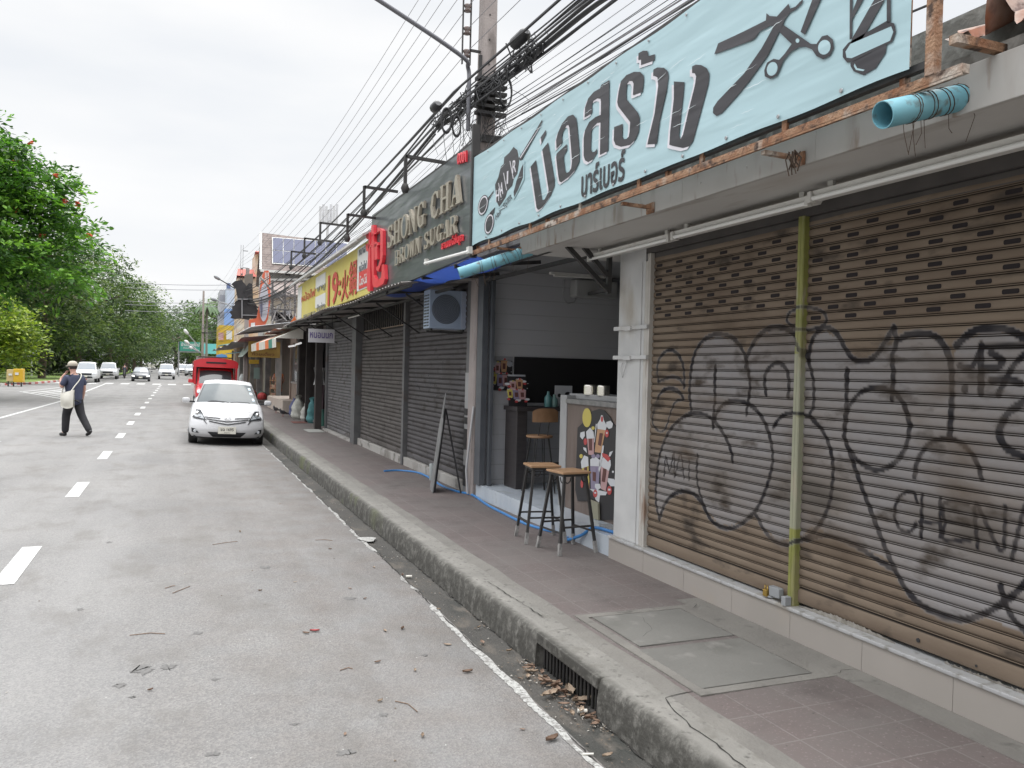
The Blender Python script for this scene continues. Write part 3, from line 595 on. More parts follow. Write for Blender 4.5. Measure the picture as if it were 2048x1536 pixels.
s2 = shutter(bld, SLAT_A, 1.35, 4.205, .385, 2.90, FX, .0068, strokes=STK, fills=FIL, slots=(37, 10, .292, 1))
# post between the shutters, green paint with a silver oversprayed middle
pm = mat('green_post', (.17, .18, .045), (.23, .23, .06), 8, .6, stain=[(.22, .2, .1), (.3, .27, .2)], sscale=6, sth=.56, sstretch=(1, 1, .25), vcol='Paint')
me_rows = [.36+i*.012 for i in range(210)]; mb = MB()
sec = [(3.745, 4.205), (3.700, 4.205), (3.693, 4.210), (3.693, 4.231), (3.697, 4.233), (3.693, 4.235), (3.693, 4.257), (3.70, 4.262), (3.745, 4.262)]; k = len(sec)
mb.add([(a, b, z) for z in me_rows for a, b in sec], [(j*k+i, j*k+i+1, (j+1)*k+i+1, (j+1)*k+i) for j in range(len(me_rows)-1) for i in range(k-1)])
post = mb.build('centre_post', pm, bld); Y = np.array([v.co.y for v in post.data.vertices]); Zp = np.array([v.co.z for v in post.data.vertices])
C, A = paint_layer(Y, Zp, [s for s in STK]); sil = ((Zp > .86) & (Zp < 1.99+.0*Y)).astype(float)*.55; ink = A > .3
C[~ink] = (.30, .30, .29); A = np.where(ink, A, sil); at = post.data.color_attributes.new('Paint', 'FLOAT_COLOR', 'POINT'); at.data.foreach_set('color', np.concatenate([C, A[:, None]], -1).astype('f4').ravel())
mb = MB(); mb.box((3.66, 4.30, .385), (3.70, 4.40, .45), .006); mb.box((3.64, 4.215, .362), (3.69, 4.255, .42), .004); mb.tube([(3.68, 4.38, .375), (3.665, 4.40, .372), (3.66, 4.44, .385)], .008, 8); mb.build('lock_bracket', GREYP, post)
mb = MB(); mb.box((3.645, 4.405, .372), (3.675, 4.445, .42), .006); mb.tube([(3.66, 4.412, .42), (3.66, 4.414, .445), (3.66, 4.436, .445), (3.66, 4.438, .42)], .004, 6); mb.build('padlock', mat('brass', (.45, .3, .08), None, 5, .35, metal=.8), post)
mb = MB(); mb.lathe((3.731, 3.27, .43), [(.012, -.002), (.011, -.006)], 12, 'x'); mb.lathe((3.731, 2.92, .41), [(.007, -.002), (.006, -.005)], 10, 'x'); mb.build('lock_hole', BLACK, s2)
# flaking mortar along the shutter foot
mb = MB(); r = random.Random(4); vs = []; n = 90
for i in range(n+1):
    y = 4.18-i*.0085; vs += [(3.728, y, .362), (3.722, y, .372+.014*r.random()*math.sin(math.pi*i/n)+.016*math.sin(math.pi*i/n))]
mb.add(vs, [(2*i, 2*i+1, 2*i+3, 2*i+2) for i in range(n)]); vs = []
for i in range(60): y = 3.1-i*.009; vs += [(3.728, y, .362), (3.722, y, .37+.012*r.random())]
mb.add(vs, [(2*i, 2*i+1, 2*i+3, 2*i+2) for i in range(59)]); mb.build('flaking_plaster', mat('flaked_white', (.33, .31, .28), (.22, .2, .17), 30, .9), bld)
# header box, canopy slab, fascia
mb = MB(); mb.box((3.705, 1.0, 2.865), (4.2, 6.14, 2.948)); mb.box((3.735, 1.0, 2.80), (3.76, 6.06, 2.86)); mb.build('shutter_box', mat('header_dark', (.055, .05, .048), (.08, .072, .068), 4, .8), bld)
mb = MB(); mb.box((3.03, 0.2, 2.95), (4.4, 7.27, 3.02)); mb.build('canopy_slab', SOFFIT, bld)
mb = MB(); mb.box((3.00, 0.2, 2.938), (3.03, 7.28, 3.135), .004)
for y in (2.2, 3.35, 4.55, 5.75, 6.9): mb.box((2.997, y, 2.945), (3.0, y+.012, 3.13))
for y in (2.9, 3.9, 4.35, 5.05, 6.3): mb.lathe((2.999, y, 3.03), [(.008, 0), (.007, -.004)], 8, 'x')
mb.build('fascia', mat('fascia_board', (.35, .335, .315), (.42, .405, .385), 2.5, .75, stain=[(.26, .23, .2), (.2, .14, .1)], sscale=2.1, sth=.6, sstretch=(1, 1.5, .35)), bld)
mb = MB(); mb.box((3.05, 0.2, 3.135), (3.6, 7.25, 3.20)); mb.box((3.22, .2, 3.2), (3.36, 7.2, 3.47)); mb.box((3.36, .2, 3.02), (8, 7.2, 3.40)); mb.build('parapet', mat('weathered_parapet', (.16, .15, .135), (.22, .205, .185), 2, .9, stain=[(.07, .065, .06), (.3, .29, .27)], sscale=2.6, sth=.52, bump=.5, bscale=20), bld)
mb = MB(); mb.box((4.2, 1.0, .36), (9, 6.52, 2.94)); mb.build('back_wall', mat('dim_wall', (.1, .095, .09), None, 3, .9), bld)
# strip lights under the canopy
lp = mat('lamp_housing', (.50, .49, .46), (.58, .57, .54), 5, .45, stain=(.36, .33, .28), sscale=4, sth=.62)
def striplight(y0, y1, x, z, lab, tube=True):
    t = thing('strip_light', lab, 'strip light', (x, (y0+y1)/2, z), group='strip lights under the canopy')
    mb = MB(); mb.add([(x-.055, y0, z+.06), (x-.055, y1, z+.06), (x+.055, y0, z+.06), (x+.055, y1, z+.06), (x-.03, y0, z+.015), (x-.03, y1, z+.015), (x+.03, y0, z+.015), (x+.03, y1, z+.015)], [(0, 1, 5, 4), (2, 3, 7, 6), (4, 5, 7, 6), (0, 2, 6, 4), (1, 3, 7, 5), (0, 1, 3, 2)])
    mb.box((x-.012, y0+.1, z+.06), (x+.012, y0+.14, 2.95)); mb.box((x-.012, y1-.14, z+.06), (x+.012, y1-.10, 2.95)); mb.build('housing', lp, t)
    mb = MB(); mb.tube([(x-.05, y0+.03, z+.018), (x-.05, y1-.03, z+.018)], .0145, 10); mb.build('tube_lamp', mat('tube_glass', (.72, .72, .7), None, 5, .25), t)
    mb = MB(); mb.box((x-.07, y0, z-.005), (x-.03, y0+.03, z+.06), .006); mb.box((x-.07, y1-.03, z-.005), (x-.03, y1, z+.06), .006); mb.build('lamp_holder', lp, t)
striplight(5.38, 6.72, 3.50, 2.845, 'white strip light by the top of the white pillar')
striplight(3.86, 5.32, 3.48, 2.845, 'long white strip light above the shutter with the green post')
striplight(2.3, 3.80, 3.42, 2.845, 'white strip light above the second shutter, past the green post')
# blue drain pipes
def pipe(a, b, lab, r_=.055):
    t = thing('drain_pipe', lab, 'drain pipe', b, group='blue drain pipes through the canopy'); a, b = Vector(a), Vector(b); d = (b-a)
    mb = MB(); mb.tube([a, a+d*.5, b], r_, 22, cap=False); mb.tube([a, a+d*.5, b], r_-.004, 22, cap=False)
    x = d.normalized(); u = x.cross(Vector((0, 0, 1))).normalized(); v = x.cross(u); n = 22
    vs = [a+(u*math.cos(q)+v*math.sin(q))*rr for rr in (r_, r_-.004) for q in [2*math.pi*i/n for i in range(n)]]; mb.add(vs, [(i, (i+1) % n, n+(i+1) % n, n+i) for i in range(n)])
    mb.build('pipe', PVC, t); mb = MB()
    rr = random.Random(2)
    for k in (.28, .31, .46, .5, .62, .66, .8, .84):
        c = a+d*k; mb.tube([c+(u*math.cos(q)+v*math.sin(q))*(r_+.002)+x*.01*math.sin(q+k*9) for q in [2*math.pi*i/14 for i in range(15)]], .0022, 4)
    for k in range(7):
        c = a+d*rr.uniform(.2, .95); mb.tube([c+v*(-r_*.9), c+Vector((rr.uniform(-.03, .03), rr.uniform(-.03, .03), -.08-.05*rr.random())), c+Vector((rr.uniform(-.05, .05), rr.uniform(-.04, .04), -.14-.06*rr.random()))], .0018, 4)
    mb.build('tie_wire', mat('old_wire', (.07, .045, .03), None, 5, .8), t)
    return t
pipe(P(1765, 230, x=2.60), P(1945, 190, x=3.08), 'short blue plastic drain pipe wired below the rusty rail, open end out'); pipe(P(918, 547, y=7.45), P(1062, 500, y=7.25), 'short blue plastic drain pipe under the far end of the light blue banner')
# rusty rail, hangers, post and hook carrying the banner
t = thing('banner_rack', 'rusty steel frame carrying the light blue banner, with one bare upright', 'sign frame', (2.76, 5, 3.0))
mb = MB(); mb.box((2.755, 2.30, 3.010), (2.795, 7.98, 3.045)); mb.box((2.755, 2.30, 3.0), (2.760, 7.98, 3.012)); mb.build('lower_rail', RUST, t)
mb = MB(); mb.box((2.775, 2.47, 3.99), (2.81, 7.98, 4.02)); mb.box((2.775, 2.47, 3.09), (2.81, 7.98, 3.12)); mb.build('upper_rail', DARK, t)
mb = MB(); q = P(1862, 140, x=2.76); mb.box((2.75, q.y-.022, 3.045), (2.79, q.y+.022, 4.6)); mb.build('upright', RUST, t)
mb = MB()
for y in (7.5, 6.5, 5.55, 4.7, 4.0, 3.3): mb.box((2.77, y, 3.045), (2.785, y+.035, 3.12))
for y in (7.9, 6.2, 4.4, 2.6): mb.box((2.79, y, 3.02), (2.82, y+.03, 4.0))
mb.build('hangers', RUST, t)
for (y, z) in ((P(1245, 393, x=2.78).y, 2.985), (P(1528, 294, x=2.78).y, 2.985), (7.3, 2.99)):
    mb = MB(); mb.bar((2.775, y, z), (3.0, y-.02, z-.01), .035, .02); mb.box((2.985, y-.06, z-.05), (2.998, y+.03, z+.02)); mb.build('bracket', RUST, t)
mb = MB(); mb.bar((2.775, 2.36, 3.16), (3.8, 2.36, 3.17), .04, .035); mb.build('cross_arm', RUST, t)
mb = MB(); c = P(1590, 298, x=2.9); rr = random.Random(8)
for k in range(9): a = Vector((c.x+rr.uniform(-.02, .03), c.y+rr.uniform(-.03, .03), 2.985)); mb.tube([a, a+Vector((rr.uniform(-.02, .02), rr.uniform(-.03, .03), -.04)), a+Vector((rr.uniform(-.03, .03), rr.uniform(-.05, .04), -.07-.06*rr.random()))], .004, 4)
mb.build('wire_knot', mat('old_wire', (1, 1, 1)), t)
# torn rusty sheet of the roof edge
t2 = thing('torn_roof_sheet', 'torn rusty corrugated sheet hanging over the parapet beside the bare rusty upright', 'roof sheet', (3.1, 2.2, 3.3))
mb = MB()
def sheet(u, v):
    y = 2.56-u*1.2; e = .10*math.sin(u*23)+.07*math.sin(u*51+1)+.04*math.sin(u*90)
    return (2.96+.03*math.sin(u*60)+v*.35, y, 3.30+.015*math.sin(u*60)-(1-v)*(.05+e*.7)*(1 if u > .10 else .4)+v*.10)
mb.grid(sheet, 90, 6); mb.build('sheet', mat('rusty_sheet', (.30, .17, .12), (.48, .44, .40), 5, .8, stain=[(.22, .08, .04), (.1, .06, .05)], sscale=3.5, sth=.5, sstretch=(1, 2.5, .4)), t2)

# ---------------------------------------------------------------- banner
def A1(*p): return [(940+a*.18226, 220+b*.18226) for a, b in p]
def B1(*p): return [(1140+a*.18226, 80+b*.18226) for a, b in p]
def C1(*p): return [(1400+a*.21973, 0+b*.21973) for a, b in p]
BX = 2.75
def vinyl(name, c, rough=.34):
    m = mat(name, c, tuple(v*.93 for v in c), .8, rough); n, l, b = nodes_of(m); t = n.new('ShaderNodeTexCoord')
    acc = None
    for st, sc, rot, amp in (((1, .5, 2.2), 2.0, .35, .9), ((1, .35, 3), 4.5, .5, .3), ((1, 1, 1), 1.1, 0, 1.0)):
        q = n.new('ShaderNodeMapping'); q.inputs['Scale'].default_value = st; q.inputs['Rotation'].default_value = (rot, 0, 0); l.new(t.outputs['Object'], q.inputs[0])
        z = n.new('ShaderNodeTexNoise'); z.inputs['Scale'].default_value = sc; z.inputs['Detail'].default_value = 1; z.inputs['Distortion'].default_value = .4; l.new(q.outputs[0], z.inputs[0])
        k = n.new('ShaderNodeMath'); k.operation = 'MULTIPLY_ADD'; l.new(z.outputs[0], k.inputs[0]); k.inputs[1].default_value = amp
        if acc: l.new(acc, k.inputs[2])
        else: k.inputs[2].default_value = 0
        acc = k.outputs[0]
    bp = n.new('ShaderNodeBump'); bp.inputs['Strength'].default_value = .5; bp.inputs['Distance'].default_value = .03; l.new(acc, bp.inputs['Height']); l.new(bp.outputs[0], b.inputs['Normal']); return m
VB = vinyl('vinyl_blue', (.37, .52, .56)); VK = vinyl('vinyl_black', (.026, .024, .029), .42); VW = vinyl('vinyl_pale', (.62, .60, .64))
ban = thing('shop_banner', 'pale blue barber banner with big black foreign lettering, scissors and razor', 'banner', (BX, 5.2, 3.1))
mb = MB(); Yl, Yr = 7.955, 2.545
def bsurf(u, v):
    y = Yl+(Yr-Yl)*u; sag = .010*math.sin(u*math.pi*6)**2*(1-v); e = .008*math.sin(u*40)*(1-v)**3
    return (BX+.002+.004*math.sin(u*31+v*2)*(1-v)**2*.6, y, 3.095+v*.895+sag+e-.012*v*(math.sin(u*17)**2))
mb.grid(bsurf, 200, 20); mb.build('cloth', VB, ban)
mb = MB(); 
for i in range(1, 13): mb.lathe((BX-.004, Yl-i*.42, 3.125), [(.011, 0), (.009, -.004)], 10, 'x'); mb.lathe((BX-.004, Yl-i*.42, 3.955), [(.009, 0), (.008, -.004)], 10, 'x')
mb.build('eyelets', STEEL, ban)
def deco(polys, m, name, off, thick=.0005, dy=0, dz=0):
    mb = MB()
    for p in polys: mb.prism([P(a, b, x=BX-off)+Vector((0, dy, dz)) for a, b in p], (-thick, 0, 0))
    return mb.build(name, m, ban)
BIG = [A1((665,622),(722,550),(790,975),(800,988),(820,980),(858,905),(862,870),(793,435),(857,355),(928,765),(928,830),(885,940),(800,1060),(760,1093),(745,1095),(730,1070)),
 A1((775,300),(832,218),(835,262),(785,360)),
 A1((945,330),(965,250),(1010,150),(1075,70),(1130,50),(1165,90),(1175,160),(1200,440),(1200,560),(1160,650),(1090,730),(1000,795),(980,780),(965,700),(945,520),(950,480),(990,440),(1062,375),(1065,440),(1030,500),(1028,540),(1045,670),(1060,690),(1085,680),(1110,640),(1120,560),(1090,190),(1080,165),(1060,170),(1020,240),(1008,290),(1015,355),(950,425)),
 B1((160,850),(165,740),(200,640),(260,570),(330,530),(345,490),(432,440),(430,700),(420,1215),(328,1262),(335,905),(300,910),(250,960),(235,1010),(228,1200),(245,1232),(270,1225),(298,1190),(295,1240),(250,1310),(200,1340),(165,1320),(150,1270),(150,1080),(165,990),(210,900),(280,845),(338,820),(340,680),(335,645),(300,640),(260,665),(240,710),(243,800),(200,830)),
 B1((485,955),(578,920),(575,1060),(590,1088),(620,1085),(645,1060),(655,1000),(660,900),(530,730),(518,680),(535,560),(560,450),(620,385),(700,350),(770,350),(808,390),(810,450),(795,570),(700,605),(690,600),(698,480),(685,450),(650,450),(628,480),(618,560),(620,650),(740,790),(765,850),(755,1000),(720,1090),(660,1150),(560,1172),(500,1150),(480,1100)),
 B1((752,145),(800,118),(850,118),(862,175),(932,157),(925,225),(780,275),(780,215),(750,220)),
 B1((915,325),(960,300),(1030,305),(1072,340),(1082,400),(1060,560),(985,880),(950,1140),(850,1145),(860,1090),(930,800),(968,500),(960,410),(930,395),(912,395)),
 B1((1140,455),(1255,462),(1245,600),(1215,850),(1195,1050),(1215,1085),(1240,1040),(1300,780),(1370,500),(1385,400),(1370,365),(1340,362),(1340,290),(1380,270),(1440,275),(1500,310),(1530,370),(1520,480),(1440,780),(1350,1110),(1310,1165),(1240,1185),(1140,1165),(1090,1150),(1100,1000),(1140,640))]
deco(BIG, VW, 'letter_shadow', .0028, dy=.022, dz=-.014); deco(BIG, VK, 'lettering', .0040)
deco([C1((130,495),(165,395),(400,285),(600,185),(605,120),(635,145),(700,150),(740,105),(805,35),(822,78),(870,60),(925,0),(938,0),(930,30),(870,90),(820,115),(770,180),(757,220),(720,290),(620,500),(440,750),(350,860),(200,1030),(150,1055),(118,1030),(120,980),(160,920),(400,670),(560,440),(672,238),(640,235),(540,290),(500,350),(470,370))], VK, 'razor_emblem', .0040)
def ell(cx, cy, a, b, rot=0, n=20): return [(cx+a*math.cos(t)*math.cos(rot)-b*math.sin(t)*math.sin(rot), cy+a*math.cos(t)*math.sin(rot)+b*math.sin(t)*math.cos(rot)) for t in [2*math.pi*i/n for i in range(n)]]
deco([C1((757,225),(1010,400),(1060,400),(1110,330),(1160,318),(1210,360),(1218,440),(1180,510),(1120,540),(1060,510),(1020,450),(960,425),(900,430),(830,470),(760,550),(730,620),(700,690),(640,718),(590,695),(585,640),(610,570),(670,535),(720,545),(770,490),(835,400),(720,290)), C1((1065,-120),(1150,-120),(955,315),(915,290))], VK, 'scissors_emblem', .0050)
deco([C1(*ell(1132, 430, 56, 68, .3)), C1(*ell(657, 627, 47, 64, .3)), C1(*ell(888, 370, 17, 20))], VB, 'scissors_finger_holes', .0060)
deco([C1((1365,-200),(1390,-200),(1385,350),(1362,360)), C1((1440,-30),(1500,-30),(1385,180),(1390,100)), C1((1590,-10),(1690,-20),(1520,280),(1480,350),(1370,400),(1390,340)), C1((1700,-200),(1735,-200),(1735,200),(1700,215)), C1((1700,190),(1770,215),(1783,290),(1750,380),(1400,560),(1340,570),(1300,520),(1300,450),(1350,390)), C1((1370,570),(1700,400),(1690,480),(1600,620),(1490,685),(1400,650),(1370,600))], VK, 'barber_pole_emblem', .0040)
deco([C1((1740,240),(1760,290),(1730,370),(1380,530),(1335,525),(1325,470),(1370,400)), C1((1408,578),(1430,620),(1500,635),(1485,648),(1420,636),(1400,600))], VB, 'barber_pole_light', .0050)
deco([A1((478,395),(540,450),(560,540),(600,560),(595,760),(530,890),(480,985),(440,930),(390,990),(345,1060),(310,1085),(280,1010),(268,860),(300,720),(330,600),(360,500),(420,450))], VB, 'hair_logo_edge', .0026)
deco([A1((478,405),(520,440),(535,520),(540,560),(520,700),(480,755),(465,830),(410,890),(390,960),(345,1030),(320,1062),(290,1000),(280,900),(275,820),(310,740),(340,620),(370,590),(375,520),(430,470)), A1((585,590),(580,740),(530,870),(485,955),(478,900),(510,780),(560,640)), A1((535,530),(790,108),(795,120),(765,190),(560,560),(545,550)),
      A1(*ell(143, 1045, 52, 116, .22)), A1(*ell(210, 1250, 50, 118, .18)), A1((180,985),(262,880),(255,905),(195,1000)), A1((215,1130),(275,1065),(262,1130),(240,1160))], VK, 'hair_logo', .0040)
deco([A1(*ell(143, 1045, 46, 106, .22)), A1(*ell(210, 1250, 44, 108, .18)), A1((435,560),(442,560),(480,755),(472,755)), A1((365,690),(372,690),(405,880),(398,880)), A1((310,800),(316,800),(345,960),(338,960)), A1((548,520),(775,170),(770,185),(552,532))], VW, 'hair_logo_light', .0050)
deco([A1(*ell(143, 1045, 38, 88, .22)), A1(*ell(210, 1250, 36, 90, .18))], VK, 'hair_logo_rings', .0060)
mb = MB(); rr0 = random.Random(14)
for i in range(60):   # scratches, plus glare off the wrinkles painted as thin pale strokes
    u0, v0 = rr0.uniform(.03, .97), rr0.uniform(.06, .94); ln = rr0.uniform(.05, .28); y0 = Yl+(Yr-Yl)*u0; z0 = 3.1+.88*v0; sl_ = rr0.uniform(-.05, .16); pts = []
    for k in range(7): pts.append((y0-ln*k/6, z0+sl_*ln*k/6+rr0.uniform(-.004, .004)))
    w0 = rr0.uniform(.0008, .0022); vs = []
    for k, (a_, b_) in enumerate(pts): ww = w0*math.sin(math.pi*(k+.3)/6.6); vs += [(BX-.0072, a_, b_+ww), (BX-.0072, a_, b_-ww)]
    mb.add(vs, [(2*k, 2*k+1, 2*k+3, 2*k+2) for k in range(6)])
mb.build('scratch_glints', mat('glint_white', (.62, .68, .70), None, 5, .4), ban)
mb = MB()
for ch, (x, y, wd, ht) in zip('HAIR', ((300, 1005, 40, 100), (345, 930, 45, 100), (410, 810, 35, 110), (485, 690, 48, 110))):
    a = P(*A1((x, y))[0], x=BX-.0055); k_ = .035 if ch == 'I' else .085
    text(mb, ch, 1, a+Vector((0, k_/2, 0)), NY, UZ, .001, bold=.01, fit=(k_, .115))
mb.build('hair_lettering', VW, ban)
mb = MB(); a = P(1162, 396, x=BX-.004); b = P(1249, 350, x=BX-.004); text(mb, 'บาร์เบอร์', 1, a, NY, UZ, .001, bold=.02, fit=(a.y-b.y, .21)); mb.build('small_lettering', VK, ban)
mb = MB(); a = P(992, 444, x=BX-.004); b = P(1024, 400, x=BX-.004); rv = Vector((0, b.y-a.y, b.z-a.z)); text(mb, 'Hair~Stylist', 1, a, rv.normalized(), Vector((0, .35, .94)).normalized(), .001, fit=(rv.length, .075)); mb.build('script_lettering', VK, ban)

# ================================================================== DRINK SHOP (open bay, y 6.6 .. 10.2)
FLT = mat('floor_tile', (.40, .44, .49), (.46, .50, .54), 3, .22, stain=(.34, .36, .38), sscale=3, sth=.6)
ds = thing('drink_shop', 'open fronted drink shop with white walls, black wall panel and pale tiled step', 'shop', (4, 8.4, .15))
mb = MB(); mb.box((3.70, 6.6, .12), (8.2, 10.3, .335))
for i in range(12): mb.box((3.688, 6.6+i*.305+.002, .14), (3.70, 6.6+(i+1)*.305-.002, .338), .003)
mb.build('tiled_step', FLT, ds)
WALLW = striped('tiled_wall', (.43, .43, .45), (.33, .33, .34), 'z', 5, .6, 0, .94, noise=((.43, .425, .425), 1.2))
mb = MB(); mb.box((3.78, 10.2, .335), (8.2, 10.32, 3.3)); mb.build('side_wall', WALLW, ds)
mb = MB(); mb.box((4.12, 6.54, .335), (8.2, 6.60, 3.3)); mb.box((8.1, 6.6, .335), (8.2, 10.2, 3.3)); mb.build('inner_walls', mat('inner_wall', (.33, .33, .33), (.28, .28, .28), 2, .8), ds)
mb = MB(); mb.box((4.16, 10.17, 1.42), (8.1, 10.197, 2.03)); mb.build('black_panel', mat('panel_black', (.010, .009, .010), None, 5, .6), ds)
mb = MB(); mb.box((3.45, 6.6, 3.16), (8.2, 10.3, 3.22)); mb.build('ceiling', mat('dim_ceiling', (.30, .30, .30), (.25, .25, .25), 2, .8), ds)
mb = MB(); mb.box((3.40, 6.6, 3.22), (8.3, 10.4, 3.4)); mb.build('roof', CONC, ds)
# black steel truss under the awning
mb = MB()
for a, b in (((3.62, 6.64, 2.98), (3.62, 6.64, 2.56)), ((3.20, 6.66, 2.96), (3.62, 6.64, 2.58)), ((3.35, 6.66, 2.98), (3.6, 6.64, 2.72)), ((3.62, 6.62, 2.95), (3.62, 9.9, 2.98)), ((3.62, 6.66, 2.60), (5.2, 10.1, 2.92)), ((2.78, 8.6, 2.96), (3.8, 8.6, 3.08)), ((2.78, 9.9, 2.96), (3.8, 9.9, 3.08)), ((3.2, 7.0, 2.97), (3.2, 10.2, 2.97))): mb.bar(a, b, .04, .04)
mb.build('awning_truss', DARK, ds)
mb = MB(); mb.tube([(4.25, 9.2, 3.02), (4.9, 9.2, 3.03)], .016, 8); mb.box((4.2, 9.17, 3.03), (4.95, 9.23, 3.06)); mb.build('ceiling_lamp', lp, ds)
mb = MB(); mb.box((4.95, 10.0, 2.86), (5.6, 10.19, 3.10), .03); mb.box((4.97, 9.985, 2.868), (5.58, 10.0, 2.89)); au = mb.build('air_conditioner_indoor', mat('ac_white', (.42, .42, .41), (.38, .38, .37), 3, .4), ds)
mb = MB(); mb.tube([(4.86, 10.18, 3.1), (4.84, 10.17, 2.86), (4.92, 10.17, 2.78), (5.02, 10.17, 2.80), (5.06, 10.17, 2.9)], .006, 6); mb.build('pipework', STEEL, ds)
# steel posts and shutter rail on the far side of the bay
mb = MB(); mb.box((3.66, 10.08, .335), (3.74, 10.28, 3.1), .004); mb.box((3.76, 10.0, .335), (3.80, 10.1, 3.1)); mb.build('door_post', mat('post_dark', (.06, .065, .075), (.085, .09, .10), 5, .5), ds)
mb = MB(); mb.tube([(3.64, 10.45, .18), (3.60, 10.42, .5), (3.64, 10.40, 1.0), (3.67, 10.38, 1.35)], .016, 8); mb.build('white_pipe', mat('pipe_white', (.42, .42, .43), None, 5, .4), ds)
# poster on the side wall and its drink artwork (generic)
def blobs(mb, c, right, up, items, nrm, k):
    """flat printed shapes: (kind, x, y, w, h, layer)"""
    for kind, x, y, a, b, mi in items:
        mb.use(mi); k2 = nrm*(.0012*(1+mi*.35)+k)
        o = c+right*x+up*y+k2
        if kind == 'e': pts = [o+right*a*math.cos(t)+up*b*math.sin(t) for t in [2*math.pi*i/16 for i in range(16)]]
        elif kind == 'c': pts = [o+right*(-a*.72)+up*(-b), o+right*(a*.72)+up*(-b), o+right*a+up*b, o+right*(-a)+up*b]
        elif kind == 's': pts = [o+right*a*(1 if i % 2 else .62)*math.cos(t)+up*b*(1 if i % 2 else .62)*math.sin(t) for i, t in enumerate([2*math.pi*i/18 for i in range(18)])]
        else: pts = [o+right*-a+up*-b, o+right*a+up*-b, o+right*a+up*b, o+right*-a+up*b]
        mb.prism(pts, nrm*.0008)
PM = [mat('print_black', (.02, .018, .02), None, 5, .5), mat('print_white', (.52, .53, .55), None, 5, .5), mat('print_orange', (.42, .24, .13), None, 5, .5), mat('print_yellow', (.48, .40, .09), None, 5, .5), mat('print_purple', (.22, .19, .27), None, 5, .5),
      mat('print_pink', (.42, .26, .26), None, 5, .5), mat('print_brown', (.10, .035, .03), None, 5, .5), mat('print_red', (.40, .055, .055), None, 5, .5), mat('print_grey', (.3, .31, .33), None, 5, .5)]
def drinks(s, full=True):
    L_ = []
    def cup(x, y, a, b, mi, top=1):
        L_.append(('s', x, y+b*1.1, a*1.15, b*.42, 1)); L_.append(('c', x, y, a, b, mi)); L_.append(('e', x, y+b*1.0, a*.95, b*.26, 1)); L_.append(('r', x, y, a*.42, b*.5, 6)); L_.append(('e', x+a*.2, y+b*1.38, a*.35, b*.16, 7 if top else 3))
    cup(-.10*s, .16*s, .055*s, .13*s, 5, 0); cup(.05*s, .22*s, .06*s, .15*s, 2); cup(-.17*s, -.16*s, .05*s, .13*s, 3, 0); cup(-.03*s, -.20*s, .065*s, .15*s, 4); cup(.10*s, -.20*s, .065*s, .15*s, 5)
    for x, y in ((-.22, .22), (.15, .33), (.0, -.42), (.2, -.38)): L_.append(('e', x*s, y*s, .045*s, .04*s, 1))
    for x, y in ((-.18, .12), (.17, .24), (-.04, -.47), (.17, -.46), (-.21, -.38)): L_.append(('e', x*s, y*s, .028*s, .036*s, 7))
    rr = random.Random(5)
    for k in range(16): L_.append(('e', rr.uniform(-.25, .25)*s, rr.uniform(-.5, .36)*s, .009*s, .013*s, 1))
    return L_
c = P(1003, 747, y=10.18); mb = MB(); rt = PX; pst = thing('wall_poster', 'black poster of iced drinks with rounded corners on the white side wall', 'poster', (c.x, 10.19, 1.6))
mb.box((c.x-.165, 10.186, 1.57), (c.x+.16, 10.197, 2.03)); mb.build('backing', mat('poster_grey', (.27, .27, .28), None, 4, .5), pst)
mb = MB(); mb.box((c.x-.155, 10.176, 1.58), (c.x+.15, 10.186, 1.97), .02); mb.build('board', PM[0], pst)
mb = MB(); blobs(mb, Vector((c.x, 10.175, 1.80)), PX, UZ, [('e', -.11, .14, .035, .035, 8), ('e', .11, .13, .04, .04, 8)]+[(k, x*.62, y*.45, a*.8, b*.5, m_) for k, x, y, a, b, m_ in drinks(1)], Vector((0, -1, 0)), 0); mb.build('artwork', PM, pst)
